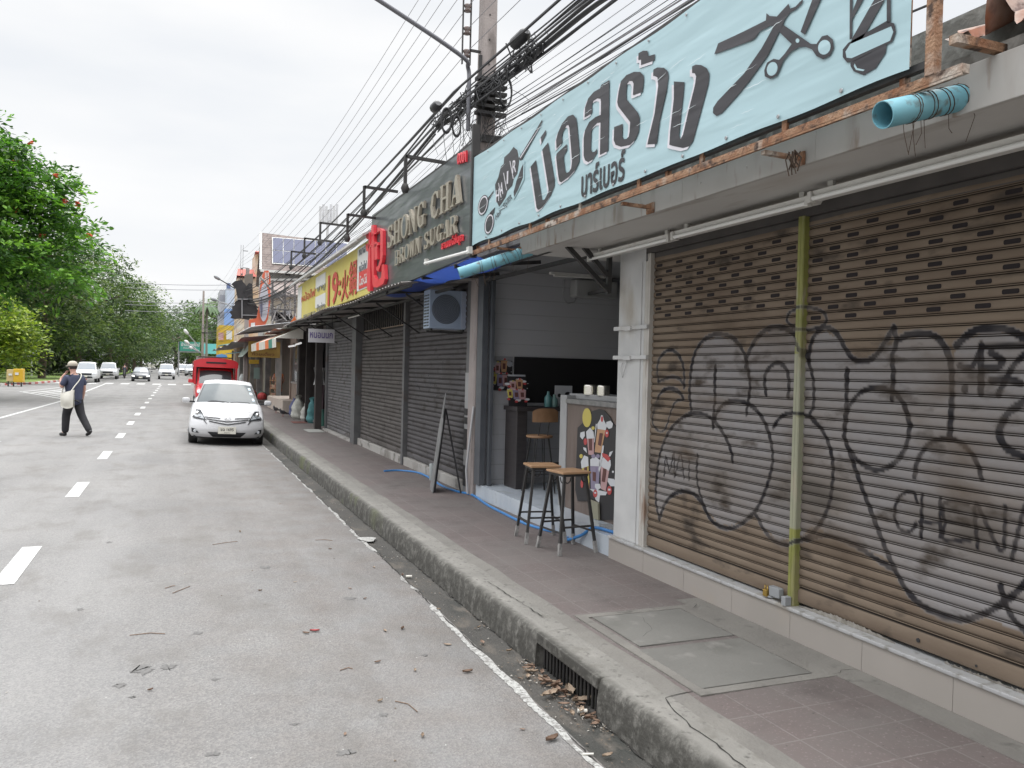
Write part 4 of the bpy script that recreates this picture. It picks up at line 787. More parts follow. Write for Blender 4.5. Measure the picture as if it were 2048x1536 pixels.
# bar table, stool, trash can, standing poster, bottles
DW = mat('dark_wood', (.030, .026, .028), (.045, .04, .04), 6, .45, stretch=(1, 1, 5))
t = thing('bar_table', 'tall dark bar table with a slab end standing along the white side wall', 'table', (4.3, 9.9, .335))
mb = MB(); mb.box((3.98, 9.62, 1.33), (5.9, 10.08, 1.385), .005); mb.build('table_top', DW, t); mb = MB(); mb.box((4.0, 9.65, .335), (4.14, 10.05, 1.33), .004); mb.build('leg', DW, t)
mb = MB(); mb.box((5.75, 9.65, .335), (5.85, 10.05, 1.33)); mb.build('leg', DW, t); mb = MB(); mb.bar((4.1, 9.95, .62), (5.8, 9.95, .62), .03); mb.build('foot_rail', DARK, t)
def bar_stool(x, y, lab):
    t = thing('bar_stool', lab, 'bar stool', (x, y, .335), R_(0), group='high stools at the bar table')
    mb = MB(); mb.lathe((x, y, 1.02), [(.16, 0), (.17, .01), (.165, .028), (.15, .03)], 20); mb.build('seat', BRWOOD, t)
    mb = MB(); mb.grid(lambda u, v: (x-.17+.34*u, y-.15-.03*math.sin(math.pi*u), 1.22+.17*v*(1-.25*(2*u-1)**4)), 12, 4); mb.grid(lambda u, v: (x-.17+.34*u, y-.165-.03*math.sin(math.pi*u), 1.22+.17*v*(1-.25*(2*u-1)**4)), 12, 4); mb.build('backrest', BRWOOD, t)
    mb = MB(); mb.tube([(x-.06, y-.10, 1.03), (x-.06, y-.165, 1.28)], .006, 6); mb.tube([(x+.06, y-.10, 1.03), (x+.06, y-.165, 1.28)], .006, 6); mb.build('back_rods', DARK, t)
    for a in (45, 135, 225, 315):
        ca, sa = math.cos(R_(a)), math.sin(R_(a)); mb = MB()
        for e in (-.014, .014): mb.tube([(x+ca*.12-sa*e, y+sa*.12+ca*e, 1.02), (x+ca*.22-sa*e*.4, y+sa*.22+ca*e*.4, .34)], .006, 6)
        mb.build('leg', DARK, t)
    mb = MB(); mb.tube([(x+.19*math.cos(q), y+.19*math.sin(q), .58) for q in [R_(45+90*i) for i in range(5)]], .006, 6); mb.build('foot_ring', DARK, t); return t
c = P(1078, 918, y=9.35); bar_stool(c.x, 9.35, 'dark wire legged bar stool with brown curved backrest, nearest the table end'); bar_stool(c.x+.52, 9.40, 'second wire legged bar stool, half hidden behind the counter')
c = P(994, 962, z=.335); t = thing('pedal_bin', 'small grey pedal bin with black lid in the corner by the bar table', 'bin', (c.x, c.y, .335))
mb = MB(); mb.lathe((c.x, c.y, .335), [(.095, 0), (.10, .02), (.115, .32)], 20); mb.build('body', mat('bin_grey', (.2, .21, .22), (.24, .25, .26), 3, .4), t)
mb = MB(); mb.lathe((c.x, c.y, .655), [(.12, 0), (.12, .02), (.08, .045), (.02, .05)], 20); mb.build('lid', BLACK, t)
mb = MB(); mb.box((c.x-.01, c.y-.125, .58), (c.x+.06, c.y-.108, .61), .008); mb.build('sticker', PM[1], t); mb = MB(); mb.box((c.x-.03, c.y-.14, .34), (c.x+.05, c.y-.09, .40), .006); mb.build('pedal', BLACK, t)
a = P(1028, 762, y=9.6); b = P(1064, 815, y=9.6); t = thing('standing_poster', 'framed drinks poster standing on the bar table against the black panel', 'poster', (a.x, 9.7, 1.385))
w_ = b.x-a.x; M_ = Matrix.Translation((a.x+.02, 9.8, 1.385)) @ Matrix.Rotation(R_(-12), 4, 'X'); mb = MB(); mb.box((0, 0, 0), (w_, .012, .40), 0, M_); mb.build('board', PM[0], t)
mb = MB(); blobs(mb, Vector((a.x+w_/2, 9.792, 1.60)), PX, (M_.to_3x3() @ Vector((0, 0, 1))), [(k, x*.62, y*.33, q*.85, h*.4, m_) for k, x, y, q, h, m_ in drinks(1)]+[('r', 0, .185, .12, .012, 8)], Vector((0, -1, 0)), .004); mb.build('artwork', PM, t)
for i, (px, lab, mm, hh) in enumerate(((1096, 'small teal squeeze bottle at the bar table edge', (.08, .2, .2), .2), (1108, 'pale green plastic bottle beside the teal squeeze bottle', (.15, .26, .24), .16))):
    c = P(px, 815, y=9.75); t = MB(); t.lathe((c.x, 9.75, 1.385), [(.045, 0), (.05, .02), (.05, hh*.6), (.02, hh*.8), (.018, hh)], 14); o = t.build('bottle', mat('bottle_%d' % i, mm, None, 5, .3)); tag(o, lab, 'bottle')
c = P(1128, 787, y=9.9); t = thing('card_sign', 'small white card sign with a black round emblem on the back ledge', 'sign', (c.x, 9.9, 1.4)); mb = MB(); mb.box((c.x-.13, 9.9, 1.42), (c.x+.12, 9.915, 1.66)); mb.build('card', PM[1], t); mb = MB(); mb.lathe((c.x+.055, 9.898, 1.53), [(.05, 0), (.05, -.003)], 18, 'y'); mb.lathe((c.x-.07, 9.898, 1.53), [(.025, 0), (.025, -.003)], 14, 'y'); mb.build('emblem', PM[0], t)
# counter
CX = 4.03
t = thing('drink_counter', 'brown fronted serving counter with white edge and grey stone top, beside the white pillar', 'counter', (CX, 7.4, .335)); ya, yb = P(1133, 900, x=CX).y, 6.62; yt = P(1120, 900, x=CX).y
mb = MB(); mb.box((CX, yb, .335), (CX+.5, ya, 1.49)); mb.build('front_panel', mat('counter_brown', (.115, .085, .07), (.15, .115, .10), 3, .5, stretch=(1, 4, 1)), t)
mb = MB(); mb.box((CX-.012, ya, .335), (CX+.55, yt, 1.58), .005); mb.box((CX+.1, yb, 1.545), (CX+.5, yt, 1.60), .005); mb.build('white_end_panel', mat('counter_pale', (.33, .33, .335), (.28, .28, .28), 4, .6), t)
mb = MB(); mb.box((CX-.03, yb, 1.492), (CX+.1, ya-.002, 1.545), .008); mb.build('stone_top', mat('stone_grey', (.2, .195, .19), (.12, .12, .12), 12, .35), t)
# standee of drinks leaning at the counter
t = thing('drinks_standee', 'black die cut board of milkshakes with price bubbles leaning on the counter', 'standee', (CX-.03, 7.2, .335))
W = lambda pts, off: [P(a, b, x=CX-off) for a, b in pts]
def V1(*p): return [(1130+a*.1628, 800+b*.1628) for a, b in p]
mb = MB(); mb.prism(W(V1((160,340),(215,290),(330,140),(420,110),(490,130),(560,210),(600,290),(640,340),(690,420),(690,1470),(420,1475),(420,1265),(300,1240),(160,1240),(130,1100),(150,600)), .006), (-.006, 0, 0)); mb.build('board', PM[0], t)
mb = MB()
def SH(mi, off, *polys):
    mb.use(mi)
    for p in polys: mb.prism(W(V1(*p), .0125+off), (-.001, 0, 0))
SH(3, .002, ell(270, 217, 55, 118))
SH(2, .001, ((400,350),(500,370),(440,650),(365,640)), ((205,830),(290,800),(300,1090),(270,1050))); SH(3, .0015, ((205,830),(285,800),(300,1000),(285,1080)))
SH(5, .001, ((270,470),(355,460),(355,680),(290,670)), ((440,820),(555,800),(500,1120),(440,1090)))
SH(4, .001, ((310,800),(430,810),(410,1110),(320,1090)))
SH(1, .0025, ((395,300),(430,240),(445,185),(465,190),(480,250),(515,320),(500,370),(400,355)), ((260,390),(310,340),(350,390),(360,470),(268,475)), ((195,760),(235,680),(285,700),(290,810),(205,840)), ((310,730),(370,690),(430,740),(435,815),(312,810)), ((450,740),(480,690),(560,740),(565,800),(540,870),(450,820)), ((380,290),(392,300),(365,520),(358,520)), ((460,560),(480,560),(450,800),(420,890),(412,850)), ((550,640),(590,625),(560,690),(538,695)), ((300,1090),(420,1110),(520,1130),(500,1170),(430,1170),(420,1260),(380,1230),(340,1120)), ((225,580),(260,590),(270,650),(230,610)))
SH(1, .0028, ((510,270),(560,255),(590,290),(580,340),(540,355),(505,320)), ((190,400),(240,385),(245,440),(215,485),(185,450)), ((370,1030),(430,1030),(440,1080),(400,1110),(368,1070)), ((530,960),(600,970),(630,1010),(615,1060),(560,1060),(525,1000)))
SH(7, .0035, ell(515, 412, 24, 48), ell(250, 512, 20, 42), ell(372, 1150, 26, 48), ell(545, 1110, 30, 55), ell(208, 1030, 16, 50), ell(455, 235, 14, 36), ((455,650),(520,670),(560,720),(530,760),(460,690)))
SH(4, .0038, ell(350, 690, 26, 26), ell(405, 690, 24, 24), ell(355, 860, 35, 40)); SH(3, .004, ell(345, 345, 20, 22), ell(198, 690, 20, 26))
SH(6, .0042, ((425,405),(465,410),(440,565),(405,550)), ((290,475),(332,475),(332,620),(295,620)), ((235,830),(272,822),(272,905),(238,900)), ((470,840),(510,850),(490,1010),(450,1000)), ((338,880),(380,890),(376,1000),(340,990)))
SH(1, .005, ((530,1090),(560,1090),(560,1112),(530,1112)), ((362,1130),(384,1130),(384,1150),(362,1150)), ((506,395),(524,395),(524,415),(506,415)), ell(590, 882, 12, 14), ell(615, 1108, 8, 10))
mb.build('artwork', PM, t)
mb = MB(); mb.prism(W(V1((300,1215),(425,1265),(432,1478),(330,1440)), .02), (-.02, 0, 0)); o = mb.build('cardboard_box', mat('kraft', (.28, .27, .19), (.24, .23, .17), 4, .7)); tag(o, 'small yellowish printed box at the foot of the drinks standee', 'box')
mb = MB(); mb.box((3.86, 6.64, .336), (3.99, 7.15, .352), .003); tag(mb.build('grey_mat', GREYP), 'flat grey strip on the tiles below the standee', 'mat')
# steel canisters on the counter
c = P(1190, 800, x=CX+.15)
for i, (a, b) in enumerate(((1166, 1190), (1192, 1214))):
    p, q = P(a, 800, x=CX+.12), P(b, 800, x=CX+.12); r_ = abs(p.y-q.y)/2*.55; mb = MB(); mb.lathe((CX+.14, (p.y+q.y)/2, 1.60), [(r_, 0)]+[(r_*(1+.01*(k % 2)), .004+.012*k) for k in range(9)]+[(r_*.96, .105)], 24)
    o = mb.build('steel_canister', mat('bright_steel', (.75, .72, .66), None, 3, .2, metal=1.)); tag(o, ('shiny steel canister at the white end of the counter top', 'shiny steel canister nearer the pillar on the counter top')[i], 'canister')
mb = MB(); mb.box((CX+.05, 6.75, 1.60), (CX+.4, 7.0, 1.67), .01); tag(mb.build('black_tray', BLACK), 'low black tray on the counter beside the steel canisters', 'tray')

# ---------------------------------------------------------------- stools on the pavement
def wood_stool(x, y, rot, lab, master=[None]):
    if master[0] is None:
        t = thing('stool', lab, 'stool', (0, 0, 0), 0, 'tall wooden topped stools outside the drink shop'); master[0] = t
        mb = MB(); mb.box((-.155, -.155, .735), (.155, .155, .757), .006); mb.build('seat', mat('plywood', (.29, .165, .09), (.36, .22, .12), 5, .45, stretch=(1, 7, 1), stain=(.25, .14, .07), sscale=5, sth=.62), t)
        mb = MB(); 
        for s in (-1, 1): mb.bar((-.135, s*.125, .722), (.135, s*.125, .722), .022, .022); mb.bar((s*.125, -.135, .722), (s*.125, .135, .722), .022, .022)
        mb.build('seat_frame', DARK, t)
        for sx in (-1, 1):
            for sy in (-1, 1):
                mb = MB(); a, b = Vector((sx*.115, sy*.115, .73)), Vector((sx*.20, sy*.20, .002)); mb.use(0); mb.bar(a, a.lerp(b, .87), .024); mb.use(1); mb.bar(a.lerp(b, .85), b, .031)
                lg = mb.build('leg', [DARK, mat('leg_tape', (.16, .155, .15), (.3, .29, .28), 30, .7)], t)
        mb = MB()
        for z, k in ((.25, .172), (.20, .176)):
            for s in (-1, 1):
                if z > .22: mb.bar((-k, s*k, z), (k, s*k, z), .016)
                else: mb.bar((s*k, -k, z), (s*k, k, z), .016)
        mb.build('stretchers', DARK, t)
        mb = MB()
        for sx in (-1, 1):
            for ax in (0, 1):
                pts = [(sx*.118, -.118+.07*(1-math.cos(q))*.5*2*.5, .70-.05*math.sin(q)) for q in [i*math.pi/8 for i in range(9)]]
                mb.tube([(p[0], p[1], p[2]) if ax == 0 else (p[1], p[0], p[2]) for p in pts], .006, 5)
        mb.build('braces', DARK, t)
    else:
        t = copy_tree(master[0]); t['label'] = lab
    t.location = (x, y, .156); t.rotation_euler = (0, 0, rot); return t
wood_stool(3.435, 6.99, R_(6), 'wooden topped black stool standing closest to the shutters, in front')
wood_stool(3.39, 7.50, R_(-8), 'wooden topped black stool behind, closer to the sandwich board')
# blue hose
t = MB(); hp = [tuple(P(a, b, z=.168)) for a, b in ((768, 942), (800, 941), (835, 945), (858, 955), (885, 972), (915, 983), (945, 990), (975, 1010), (1010, 1028), (1050, 1047), (1100, 1062), (1130, 1064), (1160, 1056), (1195, 1050))]+[(3.95, 7.5, .34), (4.0, 6.9, .352)]
hp = [(x, y, .168) for x, y, z in hp[:-2]]; hp[-1] = (3.66, hp[-1][1]-.35, .2); hp = hp[:-1]+[(3.60, 7.36, .17), (3.655, 7.12, .26), (3.72, 7.0, .352), (3.8, 6.75, .352), (3.84, 6.64, .352)]
t.tube(smooth(hp, 5), .0155, 10); tag(t.build('garden_hose', mat('hose_blue', (.04, .17, .42), (.05, .21, .48), 6, .4)), 'bright blue hose snaking over the pavement behind the stools', 'hose')
# sandwich board on an easel, seen from behind
t = thing('sandwich_board', 'shaped board on a black easel, seen edge on before the grey shutters', 'sign board', (3.35, 10.6, .156))
pts = [(862, 988), (872, 950), (878, 900), (886, 850), (898, 822), (903, 800), (906, 792), (908, 800), (904, 822), (893, 852), (884, 905), (880, 950), (873, 988)]
edge = [P(a, b, y=10.65) for a, b in pts]; mb = MB()
bx0, by0 = 3.22, 10.72
def bpt(s, h): return Vector((bx0+.02+s*.10+h*.155, by0+s*.46-h*.05, .158+h*1.35))
ol = [(0, 0), (1, 0), (1, .12), (.96, .14), (.98, .62), (.9, .72), (.72, .76), (.66, .9), (.5, 1), (.34, .9), (.28, .76), (.1, .72), (.02, .62), (.04, .14), (0, .12)]
mb.prism([bpt(s, h) for s, h in ol], (-.012, .003, .0)); mb.build('board', mat('board_back', (.13, .13, .13), (.19, .19, .19), 4, .6), t)
mb = MB(); a = bpt(.25, .80)+Vector((.02, 0, 0))
for s in (.12, .88): mb.bar(bpt(s, 0)+Vector((.02, 0, 0)), bpt(.4+.2*s, .84)+Vector((.025, 0, 0)), .022)
top = bpt(.5, .84)+Vector((.03, 0, 0)); mb.bar(top, (3.60, 10.62, .158), .018); mb.bar(bpt(.3, .40)+Vector((.02, 0, 0)), (top+Vector((3.6, 10.62, .158)))/2+Vector((.02, 0, -.1)), .01); mb.build('easel', BLACK, t)
mb = MB(); c = P(1115*.2473+580, 1290*.2473+620, z=.158); mb.lathe((3.60, 12.0, .15), [(.04, 0), (.045, .25), (.035, .26)], 12); tag(mb.build('pipe_stub', mat('stub_grey', (.25, .27, .27), None, 4, .5)), 'short grey pipe stub upright at the foot of the grey shutter', 'pipe')

# ================================================================== SECOND BUILDING (grey shutters), y 10.3 .. 23
b2 = thing('shop_row', 'row of three closed grey roller shutters under a dark low awning', 'building', (3.9, 17, .15))
mb = MB(); mb.box((3.84, 10.32, .1), (9, 23, 3.5)); mb.build('walls', mat('old_wall', (.12, .115, .11), (.16, .155, .15), 2, .85), b2)
mb = MB(); mb.box((3.68, 10.6, .12), (3.9, 18.0, .30), .01); mb.box((3.62, 18.4, .12), (3.9, 22.3, .20), .01); mb.build('threshold', CONC, b2)
fs = []; 
def zz(cx, cy, *p): return [(P(580+a*.2473, 620+b*.2473, x=FX-.006).y, P(580+a*.2473, 620+b*.2473, x=FX-.006).z) for a, b in p]
fa = [(zz(0, 0, (1010, 440), (1025, 600), (1050, 640)), .02), (zz(0, 0, (1090, 620), (1120, 520), (1145, 650)), .02), (zz(0, 0, (1180, 600), (1215, 680), (1235, 400), (1290, 640), (1260, 680)), .022), (zz(0, 0, (1150, 540), (1180, 700), (1240, 690)), .02)]
shutter(b2, SLAT_B, 10.78, 14.0, .31, 3.06, FX, .04, .075, strokes=fa)
shutter(b2, slatmat('shutter_brown', (.085, .076, .072), (.115, .105, .10), [(.065, .058, .054), (.05, .043, .04)]), 14.32, 17.95, .31, 2.62, FX, .12, .075)
shutter(b2, slatmat('shutter_steel', (.12, .115, .118), (.16, .155, .158), [(.095, .09, .09), (.07, .06, .055)]), 18.5, 22.25, .21, 2.9, FX, .12, .075)
mb = MB(); mb.box((3.66, 14.02, .16), (3.82, 14.15, 3.1)); mb.box((3.70, 14.17, .16), (3.82, 14.30, 3.1)); mb.box((3.60, 18.0, .15), (3.84, 18.42, 3.1)); mb.box((3.69, 22.26, .15), (3.84, 22.5, 3.1)); mb.box((3.68, 10.62, .15), (3.80, 10.76, 3.1)); mb.build('posts', mat('post_grey', (.085, .085, .09), (.12, .12, .12), 5, .6, stain=(.09, .07, .06), sscale=3, sth=.57), b2)
mb = MB(); mb.box((3.672, 10.62, .15), (3.68, 10.76, 1.8))
mb.use(1)
for z in (.25, .75, 1.10, 1.22): mb.box((3.666, 10.62, z), (3.672, 10.76, z+(.28 if z < 1 else .09)))
mb.build('striped_strip', [mat('strip_grey', (.26, .26, .26), None, 4, .6), PM[0]], b2)
mb = MB()
for i in range(22): mb.box((3.74, 14.4+i*.165, 2.64), (3.765, 14.44+i*.165, 3.05))
mb.use(1); mb.box((3.77, 14.32, 2.62), (3.80, 17.95, 3.08)); mb.build('vent_lattice', [DARK, mat('lattice_tan', (.2, .14, .1), (.26, .2, .15), 6, .7)], b2)
mb = MB()
for i in range(28): mb.box((3.728, 14.5+i*.12, 2.52-(i % 2)*.075), (3.7365, 14.55+i*.12, 2.535-(i % 2)*.075))
mb.build('vent_row', PM[0], b2)
# awnings of the row: corrugated sheet with a dark underside
DK = mat('awning_underside', (.045, .04, .04), (.07, .065, .062), 4, .8); SHT = mat('awning_sheet', (.30, .29, .28), (.22, .2, .19), 4, .75, stain=(.14, .10, .08), sscale=2, sth=.55)
mb = MB(); mb.grid(lambda u, v: (2.62+v*1.3+.03*math.sin(u*9), 10.3+u*12.8, 2.93+.16*v+.012*math.sin(u*420)+.02*math.sin(u*17)*(1-v)), 400, 3); o = mb.build('awning', SHT, b2)
mb = MB(); mb.box((3.0, 10.3, 3.12), (9, 23.1, 3.2)); mb.build('roof', SHT, b2)
mb = MB()
for y in (11.5, 13.4, 15.3, 17.2, 19.1, 21, 22.8): mb.bar((2.7, y, 2.90), (3.82, y, 3.0), .04); mb.bar((3.0, y, 2.9), (3.8, y, 2.4), .025)
for x in (2.75, 3.3): mb.bar((x, 10.3, 2.90), (x, 23, 2.90), .035)
mb.build('awning_frame', DARK, b2)
for y in (15.6,): mb = MB(); mb.tube([(3.2, y, 2.84), (3.2, y+1.2, 2.84)], .015, 8); mb.build('tube_lamp', lp, b2)
# blue tarpaulin
tp = mat('blue_tarp', (.03, .07, .30), (.04, .09, .36), 5, .45); n, l, b = nodes_of(tp); tr = n.new('ShaderNodeBsdfTranslucent'); tr.inputs[0].default_value = (.05, .12, .5, 1); ms = n.new('ShaderNodeMixShader'); ms.inputs[0].default_value = .4; l.new(b.outputs[0], ms.inputs[1]); l.new(tr.outputs[0], ms.inputs[2]); l.new(ms.outputs[0], n['Material Output'].inputs[0])
mb = MB(); mb.grid(lambda u, v: (2.79+v*.42, 7.9+u*4.5, 2.985-.03*v*(1+.4*math.sin(u*8))-.03*math.sin(math.pi*v)+.008*math.sin(u*30)), 60, 8)
tag(mb.build('tarpaulin', tp), 'bright blue tarpaulin stretched under the dark green tea sign', 'tarpaulin')
t = thing('strip_light', 'bare white tube lamp along the bottom edge of the dark tea sign', 'strip light', (2.7, 9.3, 3.0)); a, b = P(850, 527, x=2.68), P(938, 503, x=2.68)
mb = MB(); mb.tube([a, b], .018, 8); mb.build('tube_lamp', mat('tube_glass', (1, 1, 1)), t); mb = MB(); mb.box((2.67, b.y-.02, b.z-.02), (2.71, b.y+.06, b.z+.05)); mb.box((2.67, a.y-.06, a.z-.02), (2.71, a.y+.0, a.z+.05)); mb.build('lamp_holder', lp, t)
# outdoor air conditioning unit
t = thing('air_conditioner', 'pale outdoor air conditioner unit hung under the blue tarpaulin, fan side out', 'air conditioner', (3.5, 11.2, 2.4)); ac = mat('ac_body', (.30, .37, .48), (.34, .41, .52), 3, .45)
x0, x1, z0, z1 = P(859, 620, y=11.0).x, P(941, 620, y=11.0).x, P(859, 656, y=11.0).z, P(859, 578, y=11.0).z
mb = MB(); mb.box((x0, 11.0, z0), (x1, 11.30, z1), .012); mb.build('casing', ac, t)
mb = MB(); mb.lathe((x0+.235, 10.995, (z0+z1)/2), [(.205, 0), (.20, -.012)], 32, 'y'); mb.build('fan_grille', mat('fan_dark', (.10, .12, .15), None, 5, .5), t)
mb = MB()
for k in range(9): mb.tube([(x0+.235+.022*(k+.5)*math.cos(q), 10.98, (z0+z1)/2+.022*(k+.5)*math.sin(q)) for q in [i*math.pi/12 for i in range(25)]], .0022, 4)
mb.build('grille_rings', mat('ring_grey', (.2, .22, .26), None, 5, .5), t)
mb = MB(); mb.box((x0+.46, 10.99, z0+.01), (x1-.005, 11.0, z1-.01), .004); mb.build('service_panel', mat('ac_panel', (.36, .40, .50), None, 3, .4), t)
mb = MB()
for k in range(11): mb.box((x0-.004, 11.03, z0+.03+k*.042), (x0, 11.12, z0+.048+k*.042)); mb.box((x0-.004, 11.15, z0+.03+k*.042), (x0, 11.26, z0+.048+k*.042))
mb.build('side_louvres', BLACK, t); mb = MB(); mb.bar((x0+.05, 11.05, z0-.015), (x0+.05, 11.28, z0-.015), .03); mb.bar((x1-.08, 11.05, z0-.015), (x1-.08, 11.28, z0-.015), .03); mb.bar((x0, 11.15, z0-.04), (3.84, 11.15, z0-.04), .03); mb.build('feet', DARK, t)

# ---------------------------------------------------------------- tea sign
SG = vinyl('tea_sign_green', (.085, .094, .099), .28); GOLD = mat('letter_gold', (.34, .30, .24), (.42, .38, .31), 4, .35, metal=.35); REDL = mat('letter_red', (.62, .035, .05), (.7, .05, .07), 4, .3)
t = thing('shop_sign', 'dark grey green tea shop sign with raised gold letters and a tall red character', 'sign', (2.75, 10.4, 3.0))
ya, yb = 12.72, 8.0
mb = MB(); mb.add([(2.752, yb, 3.005), (2.752, ya, 2.93), (2.752, ya, 4.20), (2.752, yb, 4.15), (2.80, yb, 3.005), (2.80, ya, 2.93), (2.80, ya, 4.20), (2.80, yb, 4.15)], [(0, 1, 2, 3), (4, 7, 6, 5), (0, 4, 5, 1), (3, 2, 6, 7), (0, 3, 7, 4), (1, 5, 6, 2)]); mb.build('panel', SG, t)
mb = MB(); mb.box((2.735, 7.955, 2.98), (2.81, 7.998, 4.33)); mb.box((2.75, 7.99, 4.15), (2.81, 12.74, 4.17)); mb.build('frame', DARK, t)
# seriffed capitals drawn from strokes
GL = {
'S': [[(.8,.72),(.8,1),(.72,.95),(.5,1),(.2,.95),(.1,.75),(.2,.58),(.6,.42),(.66,.25),(.5,.08),(.3,.1),(.17,.3),(.1,.3),(.1,0),(.18,.05),(.45,0),(.78,.06),(.9,.27),(.8,.46),(.4,.62),(.33,.75),(.45,.92),(.6,.9),(.73,.72)]],
'H': [[(0,0),(.38,0),(.38,.05),(.3,.07),(.3,.46),(.66,.46),(.66,.07),(.58,.05),(.58,0),(1,0),(1,.05),(.9,.07),(.9,.93),(1,.95),(1,1),(.58,1),(.58,.95),(.66,.93),(.66,.54),(.3,.54),(.3,.93),(.38,.95),(.38,1),(0,1),(0,.95),(.08,.93),(.08,.07),(0,.05)]],
'N': [[(0,0),(.3,0),(.3,.05),(.2,.07),(.2,.8),(.78,0),(.88,0),(.88,.93),(1,.95),(1,1),(.7,1),(.7,.95),(.8,.93),(.8,.3),(.3,1),(0,1),(0,.95),(.12,.93),(.12,.07),(0,.05)]],
'C': [[(.9,.68),(.9,.97),(.82,.93),(.55,1),(.2,.88),(.04,.5),(.2,.12),(.55,0),(.82,.07),(.93,.3),(.85,.3),(.62,.08),(.42,.14),(.3,.5),(.42,.88),(.62,.92),(.82,.68)]],
'G': [[(.88,.7),(.88,.97),(.8,.93),(.55,1),(.2,.88),(.04,.5),(.2,.12),(.5,0),(.9,.08),(.9,.38),(1,.4),(1,.46),(.58,.46),(.58,.4),(.68,.38),(.68,.12),(.55,.08),(.4,.14),(.28,.5),(.4,.88),(.62,.92),(.8,.7)]],
'A': [[(0,0),(.34,0),(.34,.05),(.24,.07),(.3,.27),(.56,.27),(.62,.07),(.54,.05),(.54,0),(1,0),(1,.05),(.92,.07),(.62,1),(.46,1),(.14,.07),(0,.05)]],
'B': [[(0,0),(.6,0),(.92,.12),(.92,.4),(.7,.53),(.86,.65),(.84,.9),(.55,1),(0,1),(0,.95),(.08,.93),(.08,.07),(0,.05)]],
'R': [[(0,0),(.38,0),(.38,.05),(.3,.07),(.3,.45),(.42,.45),(.7,0),(1,0),(1,.05),(.92,.07),(.66,.5),(.88,.65),(.86,.9),(.58,1),(0,1),(0,.95),(.08,.93),(.08,.07),(0,.05)]],
'W': [[(.2,0),(.32,0),(.5,.6),(.68,0),(.8,0),(.96,.93),(1,1),(.78,1),(.86,.93),(.76,.35),(.58,1),(.44,1),(.3,.35),(.2,.93),(.28,1),(-.02,1),(.04,.93)]],
'U': [[(.5,0),(.8,.08),(.88,.3),(.88,.93),(1,.95),(1,1),(.7,1),(.7,.95),(.8,.93),(.8,.3),(.6,.1),(.4,.12),(.3,.3),(.3,.93),(.38,.95),(.38,1),(0,1),(0,.95),(.08,.93),(.08,.25),(.22,.06)]]}
def oval(cx, cy, a, b, n=18): return [(cx+a*math.cos(i*2*math.pi/n), cy+b*math.sin(i*2*math.pi/n)) for i in range(n)]
def caps(mb, mh, word, org, w_, h, gap, th, tilt=0., grow=0.):
    org = org.copy()
    """org: near-bottom of the first letter on the sign plane; letters run towards -y"""
    y = 0
    for i, ch in enumerate(word):
        if ch == ' ': y += w_*.55; continue
        k = 1+grow*i; ww, hh = w_*k, h*k
        F = lambda p, dx=0.: Vector((org.x-dx, org.y-y-p[0]*ww, org.z+tilt*y+p[1]*hh))
        if ch == 'O': mb.prism([F(p) for p in oval(.5, .5, .5, .5)], (-th, 0, 0)); mh.prism([F(p, th) for p in oval(.5, .5, .24, .42)], (-.002, 0, 0))
        else:
            for g in GL[ch]: mb.prism([F(p) for p in g], (-th, 0, 0))
            if ch == 'A': mh.prism([F(p, th) for p in ((.34, .36), (.52, .36), (.43, .68))], (-.002, 0, 0))
            if ch in 'BR':
                mh.prism([F(p, th) for p in ((.3, .55), (.5, .55), (.62, .66), (.6, .86), (.48, .93), (.3, .93))], (-.002, 0, 0))
                if ch == 'B': mh.prism([F(p, th) for p in ((.3, .08), (.52, .08), (.68, .18), (.66, .4), (.5, .48), (.3, .48))], (-.002, 0, 0))
        y += ww+gap
    return y
mb, mh = MB(), MB(); o1 = P(777, 500, x=2.74); e1 = P(926, 409, x=2.74); wd = (o1.y-e1.y); n_l = 8.4
o1 = P(778, 499, x=2.74); e1 = P(927, 403, x=2.74); wd = o1.y-e1.y; print('cap', P(780, 462, x=2.74).z-P(780, 498, x=2.74).z, P(918, 354, x=2.74).z-P(918, 408, x=2.74).z, o1.z, e1.z)
caps(mb, mh, 'SHONG CHA', o1, wd/9.35, .315, wd*.012, .035, tilt=(e1.z-o1.z)/wd)
o2 = P(792, 532, x=2.74); e2 = P(916, 474, x=2.74); wd = o2.y-e2.y; o2 = P(793, 532, x=2.74); e2 = P(915, 466, x=2.74); wd = o2.y-e2.y; print('cap2', P(795, 505, x=2.74).z-P(795, 531, x=2.74).z, P(911, 436, x=2.74).z-P(911, 467, x=2.74).z, o2.z, e2.z); caps(mb, mh, 'BROWN SUGAR', o2, wd/11.5, .20, wd*.011, .03, tilt=(e2.z-o2.z)/wd)
mb.build('gold_letters', GOLD, t); mh.build('letter_hollows', SG, t)
def Q4(*p): return [(730+a*.1302, 420+b*.1302) for a, b in p]
mb = MB()
for p in (Q4(*ell(90, 395, 28, 62)), Q4(*ell(88, 580, 26, 62)), Q4((105,345),(130,345),(130,1240),(100,1255),(80,1220),(78,980),(95,700)), Q4((145,240),(180,232),(188,500),(185,1000),(215,1060),(250,1075),(300,1040),(312,840),(345,840),(358,1060),(330,1140),(240,1190),(180,1190),(165,1150),(150,900)), Q4((150,380),(240,345),(240,275),(290,290),(322,320),(325,700),(310,800),(255,950),(225,930),(220,880),(255,860),(285,760),(285,330),(265,330),(150,412)), Q4((190,490),(235,500),(240,760),(195,770)), Q4((150,560),(250,500),(255,540),(190,585)), Q4((60,520),(150,540),(150,575),(60,560))): mb.prism([P(a, b, x=2.748) for a, b in p], (-.05, 0, 0))
mb.build('red_character', REDL, t)
